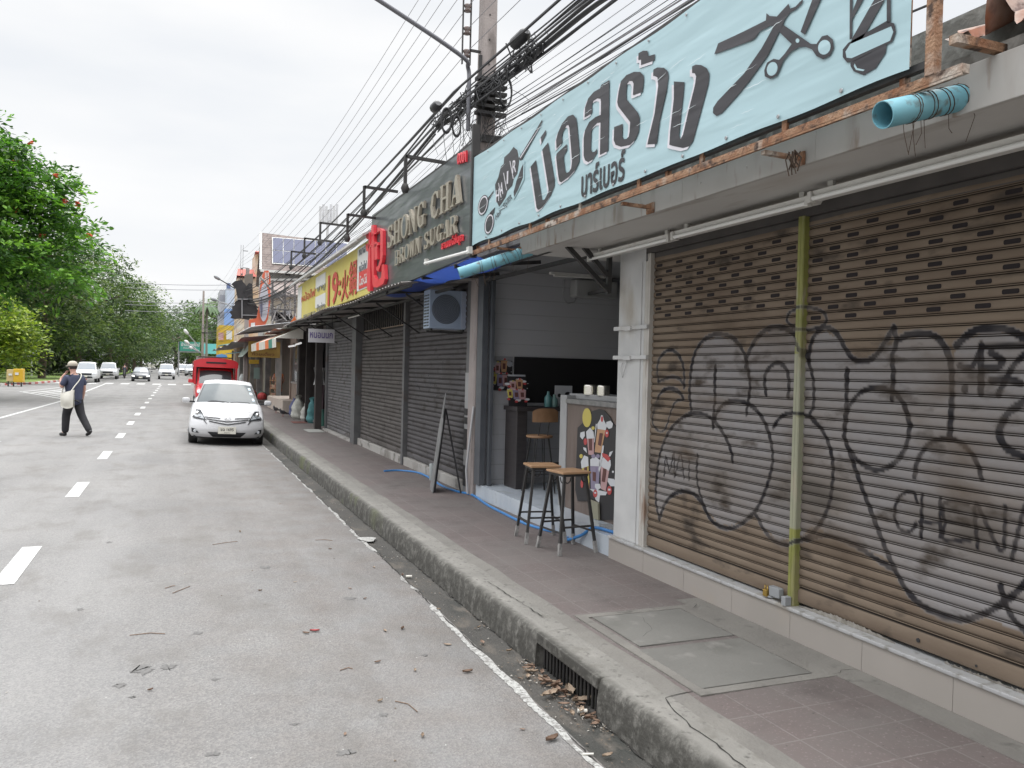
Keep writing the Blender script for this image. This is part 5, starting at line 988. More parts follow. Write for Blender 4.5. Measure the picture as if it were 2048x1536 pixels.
mb = MB(); a, b = P(885, 505, x=2.745), P(928, 487, x=2.745); text(mb, 'ชานมไข่มุก', 1, a, (b-a).normalized(), UZ, .02, bold=.02, fit=((b-a).length, .13)); a, b = P(917, 330, x=2.745), P(935, 324, x=2.745); text(mb, '0001', 1, a, (b-a).normalized(), UZ, .02, bold=.02, fit=((b-a).length, .12)); mb.build('red_lettering', REDL, t)
# ---------------------------------------------------------------- yellow sign
t = thing('shop_sign', 'yellow hot pot shop sign with red lettering and a small roof strip above', 'sign', (2.75, 17, 3.0))
YEL = mat('sign_yellow', (.55, .46, .10), (.58, .50, .17), 1.5, .45); RT = mat('sign_red', (.45, .06, .04), None, 5, .5); SW = mat('sign_white', (.6, .6, .58), None, 5, .5)
pa, pb, pc, pd = P(595, 642, x=2.75), P(738, 585, x=2.75), P(735, 488, x=2.75), P(593, 574, x=2.75)
ya, yb = 21.1, 12.78
mb = MB(); mb.box((2.755, yb, 3.0), (2.80, ya, 3.84)); mb.build('panel', YEL, t)
mb = MB(); mb.box((2.745, yb, 3.10), (2.755, P(716, 500, x=2.75).y, 3.80)); mb.box((2.745, ya-.7, 3.0), (2.755, ya, 3.78)); mb.box((2.745, P(632, 560, x=2.75).y, 3.10), (2.754, P(652, 560, x=2.75).y, 3.34)); mb.box((2.745, P(632, 560, x=2.75).y, 3.52), (2.754, P(651, 560, x=2.75).y, 3.76)); mb.build('white_panels', SW, t)
mb = MB()
def lay(px0, py0, px1, py1, s, mb, h=None, bold=.0):
    a, b, c = P(px0, py0, x=2.742), P(px1, py1, x=2.742), None; text(mb, s, 1, a, NY, UZ, .004, bold=bold, fit=(a.y-b.y, h))
lay(655, 614, 675, 605, '19', mb, .62, .02); lay(676, 592, 681, 590, ':', mb, .28, .03); lay(682, 604, 696, 597, '火', mb, .55, .015); lay(697, 594, 713, 587, '鍋', mb, .60, .012); lay(603, 605, 630, 594, 'หม้อไฟ', mb, .2); mb.build('red_lettering', RT, t)
mb = MB(); lay(718, 512, 733, 505, 'หมาล่า', mb, .15); lay(718, 545, 733, 538, 'หม้อไฟ', mb, .15); lay(634, 588, 650, 580, 'ชาบู', mb, .14); lay(634, 622, 650, 614, 'ปิ้งย่าง', mb, .14); lay(607, 636, 630, 627, '053 123 019', mb, .07); mb.build('grey_lettering', mat('sign_grey', (.16, .17, .2), None, 5, .5), t)
q0, q1 = P(717, 590, x=2.74), P(737, 580, x=2.74); mb = MB(); mb.box((2.738, q1.y, 3.12), (2.744, q0.y, 3.40)); mb.build('red_drink_panel', mat('drink_red', (.55, .04, .04), None, 5, .4), t); mb = MB(); text(mb, 'Coca-Cola', 1, Vector((2.737, q0.y-.06, 3.17)), NY, UZ, .002, bold=.01, slant=.3, fit=((q0.y-q1.y)*.78, .16)); mb.build('drink_lettering', SW, t)
mb = MB(); mb.add([(2.60, yb-.1, 3.86), (2.60, ya+.3, 3.86), (2.95, ya+.3, 4.05), (2.95, yb-.1, 4.05), (2.60, yb-.1, 3.90), (2.60, ya+.3, 3.90), (2.95, ya+.3, 4.09), (2.95, yb-.1, 4.09)], [(0, 1, 2, 3), (4, 7, 6, 5), (0, 4, 5, 1), (3, 2, 6, 7), (0, 3, 7, 4), (1, 5, 6, 2)])
for i in range(6): y = yb+.3+i*1.45; mb.tube([(2.60, y, 3.85), (2.60, y+1.3, 3.85)], .018, 6)
mb.build('roof_strip', mat('roof_strip', (.45, .45, .44), (.38, .37, .36), 4, .6), t)
mb = MB(); mb.grid(lambda u, v: (3.2+.9*v, 13.0+u*7.5, 4.05+.5*math.sin(v*math.pi*.5)*(1 if u < .4 else 1-.4*(u-.4))), 12, 6); mb.build('curved_top', mat('cream_cover', (.5, .48, .42), None, 4, .6), t)
# lamp brackets above the signs
def bracket(y, z, x0, x1, lab, cat='lamp bracket'):
    t = thing('lamp_bracket', lab, cat, (x1, y, z), group='dark lamp arms over the shop signs'); mb = MB(); mb.bar((x1, y, z), (x0, y, z+.02), .035); mb.bar((x0, y, z+.03), (x0, y, z-.30), .035); mb.build('arm', DARK, t)
    mb = MB(); mb.lathe((x0, y, z-.34), [(.03, .05), (.05, 0), (.03, -.05)], 10); mb.build('lamp', DARK, t)
for (a, b), lab in (((885, 325), 'dark lamp arm over the gold letters of the tea sign'), ((790, 383), 'dark lamp arm over the middle of the tea sign'), ((752, 437), 'dark lamp arm over the red character of the tea sign')):
    q = P(a, b, x=2.76); bracket(q.y, q.z, 2.33, 2.80, lab)
for y, lab in ((15.2, 'thin dark lamp arm over the Chinese characters of the yellow sign'), (17.2, 'thin dark lamp arm over the red number of the yellow sign'), (19.3, 'thin dark lamp arm over the far end of the yellow sign')): bracket(y, 4.42, 2.35, 2.9, lab)
# hanging sign
q = P(615, 660, x=3.0); p2 = Vector((2.86, 17.6, 2.45)); t = thing('hanging_sign', 'small white hanging sign with purple foreign writing under the awning', 'sign', tuple(p2)); a, b = P(617, 672, y=17.6), P(669, 672, y=17.6)
z0, z1 = P(640, 685, y=17.6).z, P(640, 658, y=17.6).z; mb = MB(); mb.box((a.x, 17.6, z0), (b.x, 17.63, z1)); mb.build('board', mat('sign_lilac', (.44, .43, .45), None, 3, .5), t)
mb = MB(); text(mb, 'หนอนนก', 1, Vector((a.x+.03, 17.598, z0+.09)), PX, UZ, .003, bold=.015, fit=((b.x-a.x)-.07, .12)); mb.build('lettering', mat('ink_purple', (.09, .06, .2), None, 5, .5), t); mb = MB(); mb.bar((a.x+.05, 17.61, z1), (a.x+.05, 17.61, 2.98), .01); mb.bar((b.x-.05, 17.61, z1), (b.x-.05, 17.61, 2.98), .01); mb.build('hangers', DARK, t)

# ================================================================== POLES AND WIRES
PCON = mat('pole_concrete', (.27, .235, .225), (.34, .30, .285), 2.5, .85, stain=[(.2, .175, .165), (.14, .12, .11)], sscale=1.5, sth=.58, sstretch=(1, 1, .3), bump=.25, bscale=30)
INS = mat('insulator', (.16, .12, .11), None, 5, .35)
def pole(x, y, h, lab, r0=.125, near=False):
    t = thing('utility_pole', lab, 'utility pole', (x, y, .15), group='concrete power poles along the pavement')
    mb = MB(); mb.add([(x+sx*r, y+sy*r, z) for r, z in ((r0, .1), (r0*.72, h)) for sx, sy in ((-1, -.8), (-.8, -1), (.8, -1), (1, -.8), (1, .8), (.8, 1), (-.8, 1), (-1, .8))], [(i, (i+1) % 8, 8+(i+1) % 8, 8+i) for i in range(8)]+[tuple(range(8, 16))]); mb.build('post', PCON, t)
    if near:
        mb = MB()
        for k in range(14): mb.lathe((x-.01, y-r0*(1-.028*k)-.001, 4.6+k*.33), [(.012, 0), (.012, -.004)], 8, 'y')
        mb.build('bolt_holes', PM[0], t)
    for i in range(7 if near else 4):
        z = 6.05+i*.30; c = (x-.30, y-.02, z); mb = MB(); mb.lathe(c, [(.03, -.055), (.055, -.045), (.03, -.015), (.035, .0), (.055, .03), (.03, .05)], 12); ins = mb.build('insulator', INS, t)
    mb = MB(); mb.box((x-.255, y-.03, 5.9), (x-.24, y+.0, 8.2)); mb.box((x-.365, y-.03, 5.9), (x-.35, y+.0, 8.2))
    for z in (6.1, 7.0, 7.9): mb.bar((x-.25, y-.015, z), (x, y-.015, z), .03)
    mb.build('insulator_rack', DARK, t)
    mb = MB(); mb.bar((x-.1, y-.13, 4.92), (x+.85, y-.13, 4.94), .09, .09); mb.build('cross_arm', DARK, t); return t
pole1 = pole(3.79, 10.52, 9.6, 'tall concrete power pole behind the banner with a thick cable tangle', near=True)
p = P(492, 700, y=46); pole(p.x, 46, 7.0, 'concrete power pole just past the broken black sign')
p = P(405, 700, y=86); pole(p.x, 86, 9.0, 'far concrete power pole beside the areca palm')
# street lamp arm on the near pole
t = thing('street_lamp', 'long grey curved lamp arm reaching over the road from the near concrete pole', 'street lamp', (3.6, 10.4, 5.2))
a = P(938, 175, y=10.4); b = P(936, 135, y=10.4); c2 = P(918, 108, y=10.1); d2 = P(560, -125, y=9.2)
arm = smooth([tuple(Vector((a.x, a.y, 5.0))), tuple(a), tuple(b), tuple(c2), tuple(c2.lerp(d2, .5)+Vector((0, 0, .02))), tuple(d2)], 6); mb = MB(); mb.tube(arm, .028, 10); mb.build('arm', mat('lamp_arm', (.16, .16, .18), None, 5, .5), t)
mb = MB(); e = d2+(d2-c2).normalized()*.5; mb.tube([d2, d2.lerp(e, .2), d2.lerp(e, .6), e], [.03, .09, .11, .05], 12); mb.build('lamp_head', STEEL, t)
# wires: catenaries between poles
poles = [(3.7, -24.), (3.7, 10.5), (P(492, 700, y=46).x, 46.), (P(405, 700, y=86).x, 86.)]
rr = random.Random(11)
def cat(a, b, sag, n=14): return [Vector(a).lerp(Vector(b), i/n)-Vector((0, 0, 4*sag*(i/n)*(1-i/n))) for i in range(n+1)]
wi = 0; defs = []
for i in range(7): defs.append((-.30, 6.05+i*.30, .0045, .55))
for i in range(28): defs.append((rr.uniform(-.15, .5), rr.uniform(4.55, 5.7), rr.choice((.0035, .004, .005, .008)), rr.uniform(.35, 1.0)))
for i in range(6): defs.append((rr.uniform(-.6, -.1), rr.uniform(5.2, 5.65), rr.choice((.009, .012, .016)), rr.uniform(.5, .8)))
WG = 'overhead wires between the concrete poles'
for i, (dx, z, r_, sg) in enumerate(defs):
    z2 = z+rr.uniform(-.1, .25); zb = z+rr.uniform(.0, .5); mb = MB(); pts = []
    P4 = [(poles[0][0]+dx, poles[0][1], zb), (poles[1][0]+dx+.08, poles[1][1]-.1, z), (poles[2][0]+dx, poles[2][1], z2), (poles[3][0]+dx, poles[3][1], z2)]
    for k in range(3): pts += cat(P4[k], P4[k+1], sg*(1 if k else .8))[(1 if k else 0):]
    mb.tube(pts, r_, 5, smooth=False); o = mb.build('overhead_wire', CABLE if i > 16 else mat('wire_weathered', (.24, .23, .24), None, 4, .7))
    tag(o, ('high bare power line held by the insulator rack of the poles' if i < 7 else 'thin black telephone wire strung along the street below the power lines' if i < 35 else 'thick black cable of the bundle tied to the concrete poles'), 'wire', WG)
# heavy bundle with lashing, and the tangle at the pole
t = thing('cable_bundle', 'thick tangled bundle of black cables lashed to the near concrete pole', 'cable bundle', (3.5, 10.3, 5.4))
mb = MB(); ctr = [P(1290, -60, x=3.3), P(1190, -2, x=3.35), P(1080, 90, x=3.42), P(960, 190, y=10.3), P(870, 250, y=12.2)]
for k in range(7):
    off = Vector((rr.uniform(-.07, .07), 0, rr.uniform(-.10, .10))); mb.tube(smooth([tuple(c+off+Vector((0, 0, rr.uniform(-.015, .015)))) for c in ctr], 6), rr.uniform(.009, .021), 6)
e0 = ctr[-1]
for k in range(6):
    off = Vector((rr.uniform(-.12, .12), 0, rr.uniform(-.15, .12))); mb.tube(cat(e0+off, Vector((poles[2][0]-.3, 46, 5.3))+off, .95, 20), rr.uniform(.012, .022), 5)
mb.build('thick_cables', CABLE, t)
mb = MB()
for i in range(120):
    k = rr.uniform(0, 1); c = ctr[2].lerp(ctr[3], k) if rr.random() < .5 else ctr[3].lerp(ctr[4], k); R = rr.uniform(.04, .12)
    q = [c+Vector((rr.gauss(0, .05), rr.gauss(0, .1), rr.gauss(0, .08))) for _ in range(4)]; mb.tube(smooth([tuple(v) for v in q], 4), rr.choice((.004, .006, .009)), 5)
for cx, cz, R in ((3.14, 5.06, .11), (3.28, 5.0, .09), (3.95, 5.55, .14)):
    for k in range(3): mb.tube([(cx+R*math.cos(a)*.6+.01*k, 10.2+.03*k, cz-R*.2+R*1.4*math.sin(a)) for a in [i*.35 for i in range(19)]], .012, 5)
mb.tube(smooth([tuple(P(a, b, y=10.0)) for a, b in ((990, 185), (1003, 160), (1012, 130), (1012, 150), (1005, 170), (985, 182))], 4), .014, 6)
for i in range(44):
    a = ctr[3]+Vector((rr.uniform(-.5, .4), rr.uniform(-.2, .2), rr.uniform(-.4, .1))); mb.tube(smooth([tuple(a), tuple(a+Vector((rr.uniform(-.2, .2), rr.uniform(-.3, .3), -.3))), tuple(a+Vector((rr.uniform(-.4, .4), rr.uniform(-.6, .5), rr.uniform(-1.0, -.3))))], 4), .0035, 4)
mb.build('tangle', CABLE, t)
def jb(px, py, dx, lab, ln=.35):
    c = P(px, py, y=9.6-dx); mb = MB(); mb.tube([c+Vector((0, ln/2, -.02)), c+Vector((0, ln/2-.03, 0)), c+Vector((0, -ln/2+.03, .0)), c+Vector((0, -ln/2, .02))], [.04, .07, .07, .04], 10); tag(mb.build('junction_box', BLACK), lab, 'junction box')
jb(1040, 78, 1.2, 'black ribbed splice box hanging on the cable bundle'); jb(872, 214, -1.0, 'black round splice box at the road end of the cable tangle', .2)
mb = MB()
for k in range(6):
    z = 5.7-k*.09; mb.box((3.58, 10.28, z-.03), (4.0, 10.40, z+.01))
mb.box((3.62, 10.34, 4.5), (3.66, 10.38, 6.0)); mb.build('brackets', DARK, t)
for i in range(9):   # drop wires fanning to the shops
    a = Vector((3.8, 10.4, 5.3-.05*i)); b = Vector((3.5+.12*i, 3.2-i*.35+rr.uniform(-1, 1), 4.35+.07*i+rr.uniform(-.1, .15))) if i < 6 else Vector((2.9, 15+i*1.2, 4.4))
    b2_ = b+(b-a)*.9 if i < 6 else b; b2_.z = b.z+.1; mb = MB(); mb.tube(cat(a, b2_, .12), .0045, 4); tag(mb.build('service_wire', CABLE), 'thin drop wire fanning from the near pole to the shop roofs', 'wire', 'drop wires at the near pole')

# ================================================================== VEHICLES
def lerp_t(tab, x):
    for (a, b), (c, d) in zip(tab[:-1], tab[1:]):
        if x <= c: k = (x-a)/(c-a) if c > a else 0; k = max(0, min(1, k)); return b+(d-b)*k
    return tab[-1][1]
class Car:
    def __init__(s, L_, W, zb, top, prof, gh, plan=.26, wz=None):
        s.L, s.W, s.zb, s.top, s.prof, s.gh, s.plan = L_, W, zb, top, prof, gh, plan
        s.wz = wz or [(0, .93), (.12, .985), (.45, 1.), (.8, .97), (.93, .925), (1, .86)]
    def low(s, u, y, t):
        zt = lerp_t(s.top, y*s.L)-.035*abs(u)**2.2*(1 if t > .5 else 0); z = s.zb+t*(zt-s.zb)
        hw = s.W/2*lerp_t(s.wz, t)*(1-.05*(1-y)**14-.06*y**14)
        Y = s.L*y+(1-y)**5*(s.plan*abs(u)**3+lerp_t(s.prof, t))-y**6*(.16*abs(u)**3+.5*lerp_t(s.prof, t)); return (u*hw, Y, z)
    def cab(s, u, y, t):
        b0, b1, t0, t1, zb, zt, w0, w1 = s.gh; e = (1-.10*(1-t)*0)
        hw = (w0+(w1-w0)*t**1.15); Y0 = b0+(t0-b0)*t**1.1; Y1 = b1+(t1-b1)*t**1.1; ease = y
        Y = Y0+(Y1-Y0)*ease+(1-y)**4*.13*u*u-y**4*.1*u*u; z = zb+(zt-zb)*(t-.0*t*t)-(.05*abs(u)**3*t)-.05*t*((2*y-1)**4)*(.8); return (u*hw, Y, z)
    def shell(s, fn, nx, ny, nz, bottom=False):
        mb = MB(); ids = {}; vs = []
        def v(i, j, k):
            if (i, j, k) not in ids: ids[(i, j, k)] = len(vs); vs.append(fn(2*i/nx-1, j/ny, k/nz))
            return ids[(i, j, k)]
        fs = []
        for i in range(nx):
            for k in range(nz):
                for j in (0, ny): fs.append((v(i, j, k), v(i+1, j, k), v(i+1, j, k+1), v(i, j, k+1)))
            for j in range(ny): fs.append((v(i, j, nz), v(i+1, j, nz), v(i+1, j+1, nz), v(i, j+1, nz)))
            if bottom:
                for j in range(ny): fs.append((v(i, j, 0), v(i+1, j, 0), v(i+1, j+1, 0), v(i, j+1, 0)))
        for j in range(ny):
            for k in range(nz):
                for i in (0, nx): fs.append((v(i, j, k), v(i, j+1, k), v(i, j+1, k+1), v(i, j, k+1)))
        mb.add(vs, fs, True); return mb
    def fpatch(s, mb, c, n=8, off=.006):
        """patch on the nose: corners in (x,z), bottom-left, bottom-right, top-right, top-left"""
        zt = lerp_t(s.top, 0)
        def f(a, b):
            x = (c[0][0]*(1-a)+c[1][0]*a)*(1-b)+(c[3][0]*(1-a)+c[2][0]*a)*b; z = (c[0][1]*(1-a)+c[1][1]*a)*(1-b)+(c[3][1]*(1-a)+c[2][1]*a)*b
            t = (z-s.zb)/(zt-s.zb); 
            for _ in range(3): hw = s.W/2*lerp_t(s.wz, max(0, min(1, t)))*.95; u = max(-1, min(1, x/hw))
            p = s.low(u, 0, max(0, min(1, t))); return (p[0], p[1]-off, z-(.035*abs(u)**2.2 if t > .5 else 0)*0+.002)
        mb.grid(f, n, n); return mb
    def cpatch(s, mb, fixed, r, off, n=10):
        """patch on the cab: fixed 'f' front, 'b' back, or +-1 side; r=(a0,a1,t0,t1)"""
        a0, a1, t0, t1 = r
        def f(a, b):
            A = a0+(a1-a0)*a; B = t0+(t1-t0)*b
            if fixed == 'f': p = s.cab(A, 0, B); return (p[0], p[1]-off, p[2]+off*.4)
            if fixed == 'b': p = s.cab(A, 1, B); return (p[0], p[1]+off, p[2]+off*.4)
            p = s.cab(fixed, A, B); return (p[0]+fixed*off, p[1], p[2])
        mb.grid(f, n, n); return mb
PWH = mat('car_white', (.54, .54, .55), (.50, .50, .51), 2, .35, coat=.25); WSG = mat('windscreen', (.07, .08, .085), (.12, .135, .14), .9, .16, spec=.12); SDG = mat('side_glass', (.05, .055, .06), None, 3, .08, spec=.8)
TYRE = mat('tyre', (.018, .018, .019), (.03, .029, .028), 8, .85); RIM = mat('wheel_rim', (.4, .4, .41), None, 5, .35, metal=.7); HL = mat('headlamp_glass', (.30, .32, .34), (.6, .62, .64), 14, .08, spec=1.); INT = mat('intake_black', (.012, .013, .016), None, 5, .5)
PLATE = mat('number_plate', (.62, .60, .53), None, 5, .5); CHR = mat('chrome', (.8, .8, .8), None, 5, .12, metal=1.)
def wheel(x, y, r_, w_, t):
    sx = 1 if x > 0 else -1; mb = MB(); mb.lathe((x-w_/2, y, r_), [(r_*.62, 0), (r_*.93, 0), (r_, w_*.12), (r_*1.005, w_*.5), (r_, w_*.88), (r_*.93, w_), (r_*.62, w_)], 28, 'x'); wh = mb.build('wheel', TYRE, t)
    mb = MB(); mb.lathe((x+sx*w_*.42, y, r_), [(r_*.62, 0), (r_*.58, sx*.02), (r_*.15, sx*.03), (r_*.1, sx*.045)], 20, 'x'); mb.build('rim', RIM, wh)
def plate(t, x, y, z, w_, h, s='ขฉ 1695'):
    mb = MB(); mb.box((x-w_/2, y, z), (x+w_/2, y+.012, z+h), .003); o = mb.build('number_plate', PLATE, t); mb = MB(); mb.use(0)
    if s: text(mb, s, 1, (x-w_*.36, y-.001, z+h*.40), PX, UZ, .001, bold=.02, fit=(w_*.72, h*.42)); text(mb, 'เชียงใหม่', 1, (x-w_*.16, y-.001, z+h*.1), PX, UZ, .001, fit=(w_*.32, h*.17)); mb.build('plate_lettering', PM[0], o)
# parked white saloon
t = thing('parked_car', 'white saloon parked by the kerb facing the camera, wipers down', 'car', (0, 0, 0))
c = Car(4.28, 1.70, .19, [(0, .70), (.12, .76), (.35, .83), (.8, .92), (1.2, .97), (3.6, 1.02), (4.2, 1.0), (4.3, .95)], [(0, .10), (.12, .03), (.35, 0), (.6, .02), (.75, .05), (.88, .09), (1, .16)], (1.05, 3.95, 1.95, 3.15, .88, 1.475, .735, .56), .30)
c.shell(c.low, 24, 40, 14).build('body', PWH, t); rf = c.shell(c.cab, 20, 20, 12).build('cabin', PWH, t)
mb = c.cpatch(MB(), 'f', (-.93, .93, .10, .93), .008); wsc = mb.build('windscreen', WSG, t)
mb = MB()
for a0, a1 in ((-.985, -.93), (.93, .985)): c.cpatch(mb, 'f', (a0, a1, .06, .93), .006, 6)
c.cpatch(mb, 'f', (-.985, .985, .05, .105), .007); mb.build('seal', INT, wsc)
for sx in (-1, 1): mb = c.cpatch(MB(), sx, (.10, .46, .22, .86), .006); mb.build('side_window', SDG, t); mb = c.cpatch(MB(), sx, (.50, .84, .22, .86), .006); mb.build('side_window', SDG, t)
c.cpatch(MB(), 'b', (-.85, .85, .2, .85), .006).build('rear_window', SDG, t)
for sx in (-1, 1):
    mb = MB(); k = [(.46, .575), (.80, .62), (.815, .80), (.60, .80)]; k = [(sx*a, z) for a, z in k]; k = k if sx > 0 else [k[1], k[0], k[3], k[2]]
    c.fpatch(mb, k, 8, .012); h = mb.build('headlight', INT, t); mb = MB(); c.fpatch(mb, [(sx*a+(x_-.0)*0, z) for a, z, x_ in ((.50, .60, 0), (.72, .645, 0), (.735, .785, 0), (.61, .78, 0))] if sx > 0 else [(-.72, .645), (-.50, .60), (-.61, .78), (-.735, .785)], 8, .016); mb.build('lens', mat('headlamp_lens', (.10, .11, .12), (.34, .36, .38), 16, .1, spec=1.), h)
    mb = MB(); q = c.low(sx*.80, 0, .9); mb.lathe((sx*.66, q[1]+.02, .725), [(.045, -.0), (.04, -.035), (.01, -.045)], 14, 'y'); mb.build('bulb', CHR, h)
    k = [(.60, .275), (.76, .29), (.77, .385), (.69, .37)]; k = [(sx*a, z) for a, z in k]; k = k if sx > 0 else [k[1], k[0], k[3], k[2]]
    mb = MB(); c.fpatch(mb, k, 6, .010); f = mb.build('fog_lamp', INT, t); mb = MB(); q = c.low(sx*.8, 0, .25); mb.lathe((sx*.69, q[1]+.0, .325), [(.035, 0), (.03, -.02)], 12, 'y'); mb.build('lens', HL, f)
    mb = MB(); mb.box((sx*.86, 1.28, .91), (sx*1.03, 1.42, 1.03), .045); m_ = mb.build('side_mirror', PWH, t); mb = MB(); mb.bar((sx*.74, 1.40, .93), (sx*.88, 1.36, .94), .05, .04); mb.build('mirror_arm', INT, m_)
    for y in (.80, 3.38): wheel(sx*.735, y, .300, .195, t)
mb = MB()
for z0, wa, wb, th, dp in ((.640, .50, .16, .020, .02), (.596, .46, .0, .022, .05), (.545, .40, .0, .024, .065)):
    for sx in (-1, 1):
        k = [(sx*wb, z0-dp), (sx*wa, z0), (sx*wa, z0+th), (sx*wb, z0-dp+th)]; k = k if sx > 0 else [k[1], k[0], k[3], k[2]]; c.fpatch(mb, k, 6, .012)
for sx in (-1, 1): k = [(sx*.44, .50), (sx*.462, .50), (sx*.585, .665), (sx*.56, .665)]; k = k if sx > 0 else [k[1], k[0], k[3], k[2]]; c.fpatch(mb, k, 6, .012)
mb.build('grille', INT, t)
mb = MB(); c.fpatch(mb, [(-.30, .195), (.30, .195), (.42, .315), (-.42, .315)], 8, .008); mb.build('lower_intake', INT, t)
em = MB(); yq = c.low(0, 0, .82)[1]-.016; em.tube([(.062*math.cos(a), yq, .632+.042*math.sin(a)) for a in [i*math.pi/10 for i in range(21)]], .006, 6); em.tube([(.022*math.cos(a), yq-.004, .632+.038*math.sin(a)) for a in [i*math.pi/8 for i in range(17)]], .005, 6); em.tube([(.045*math.cos(a), yq-.004, .650+.014*math.sin(a)) for a in [i*math.pi/8 for i in range(17)]], .005, 6); em.build('emblem', CHR, t)
plate(t, 0, -.035, .285, .39, .165)
mb = MB(); mb.grid(lambda a, b: (lambda p: (p[0], p[1]-.008, p[2]+.0+.006*b))(c.low(-.72+1.44*a, .055-.025*(1-(2*a-1)**2), 1)), 20, 1); mb.build('bonnet_seam', mat('seam', (.2, .2, .2), None, 4, .6), t)
mb = MB()
for pts in (((-.1, .105), (-.3, .13), (-.62, .11)), ((-.62, .115), (-.45, .15), (-.12, .13), (.05, .10)), ((.08, .10), (.3, .13), (.62, .12), (.72, .10))): mb.tube([Vector(c.cab(u, 0, tt))+Vector((0, -.03, .02)) for u, tt in smooth(pts, 4)], .009, 5)
mb.build('wiper', INT, t)
mb = MB()
for (u0, u1, t0, t1) in ((.78, .88, .70, .80), (.79, .89, .50, .60), (.82, .9, .22, .34)): c.cpatch(mb, 'f', (u0, u1, t0, t1), .011, 2)
mb.build('windscreen_stickers', mat('sticker_blue', (.5, .62, .7), None, 4, .4), t)
mb = MB(); mb.box((-.72, .3, .16), (.72, 4.0, .26)); mb.build('underbody', INT, t)
q = P(451, 893, z=-.03); t.location = (q.x+.02, q.y+.1, -.035); t.rotation_euler = (0, .032, R_(-2.2))
# red shared taxi pickup
t = thing('shared_taxi', 'red pickup taxi with arched roof box and slot, parked behind the white saloon', 'pickup taxi', (0, 0, 0)); PR = mat('car_red', (.50, .02, .03), None, 3, .3, coat=.5)
c = Car(4.9, 1.72, .35, [(0, .85), (.3, .96), (1.2, 1.08), (5, 1.12)], [(0, .08), (.3, 0), (.7, .03), (1, .14)], (1.15, 2.9, 1.65, 2.75, 1.0, 1.84, .77, .72), .16)
c.shell(c.low, 14, 24, 8).build('body', PR, t); c.shell(c.cab, 12, 12, 8).build('cabin', PR, t); c.cpatch(MB(), 'f', (-.9, .9, .12, .9), .01).build('windscreen', SDG, t)
for sx in (-1, 1):
    mb = MB(); k = [(.52, .66), (.78, .66), (.79, .82), (.54, .82)]; k = [(sx*a, z) for a, z in k]; k = k if sx > 0 else [k[1], k[0], k[3], k[2]]; c.fpatch(mb, k, 5, .012); mb.build('headlight', HL, t)
    mb = MB(); mb.box((sx*.93, 1.45, 1.10), (sx*1.13, 1.53, 1.28), .03); mb.build('side_mirror', PR, t)
    for y in (.85, 3.9): wheel(sx*.74, y, .34, .22, t)
mb = MB(); c.fpatch(mb, [(-.45, .62), (.45, .62), (.48, .80), (-.48, .80)], 5, .01); c.fpatch(mb, [(-.5, .40), (.5, .40), (.55, .52), (-.55, .52)], 5, .01); mb.build('grille', INT, t)
def arch(z0, zt, w_, n=14): return [(-w_, z0), (w_, z0)]+[(w_*math.cos(a), zt-.26+.26*math.sin(a)**.8) for a in [math.pi*i/n for i in range(n+1)]]
mb = MB(); o_ = arch(1.86, 2.32, .93); mb.prism([(x, 1.35, z) for x, z in o_], (0, 3.6, 0)); box = mb.build('roof_box', PR, t)
mb = MB(); mb.box((-.42, 1.335, 2.05), (.42, 1.35, 2.13), .006); mb.build('roof_slot', INT, box); mb = MB(); mb.box((-.84, 2.95, 1.0), (.84, 3.0, 1.86)); mb.build('inner_dark_panel', INT, t)  # dark panel added inside so the space under the roof box looks shaded
for sx in (-1, 1): mb = MB(); mb.bar((sx*.86, 1.45, 1.05), (sx*.86, 1.4, 1.88), .10, .08); mb.bar((sx*.88, 3.0, 1.05), (sx*.88, 3.0, 1.88), .06); mb.bar((sx*.88, 4.8, 1.05), (sx*.88, 4.8, 1.88), .06); mb.build('roof_post', PR, t)
mb = MB(); 
for sx in (-.7, .7): mb.bar((sx, 1.6, 2.34), (sx, 4.7, 2.34), .03)
for y in (1.6, 2.6, 3.6, 4.6): mb.bar((-.7, y, 2.36), (.7, y, 2.36), .03)
mb.build('roof_rack', DARK, t); mb = MB(); mb.prism([(x, 1.7, z) for x, z in ((-.0, 2.36), (.46, 2.36), (.46, 2.47), (.23, 2.54), (0, 2.47))], (0, .06, 0)); mb.build('roof_sign', mat('taxi_sign_blue', (.10, .32, .62), None, 4, .4), t)
plate(t, 0, -.03, .5, .36, .15, ''); q = P(428, 812, z=-.03); t.location = (q.x, 37.5, -.03); t.rotation_euler = (0, .02, 0); t.scale = (1, 1, .93)
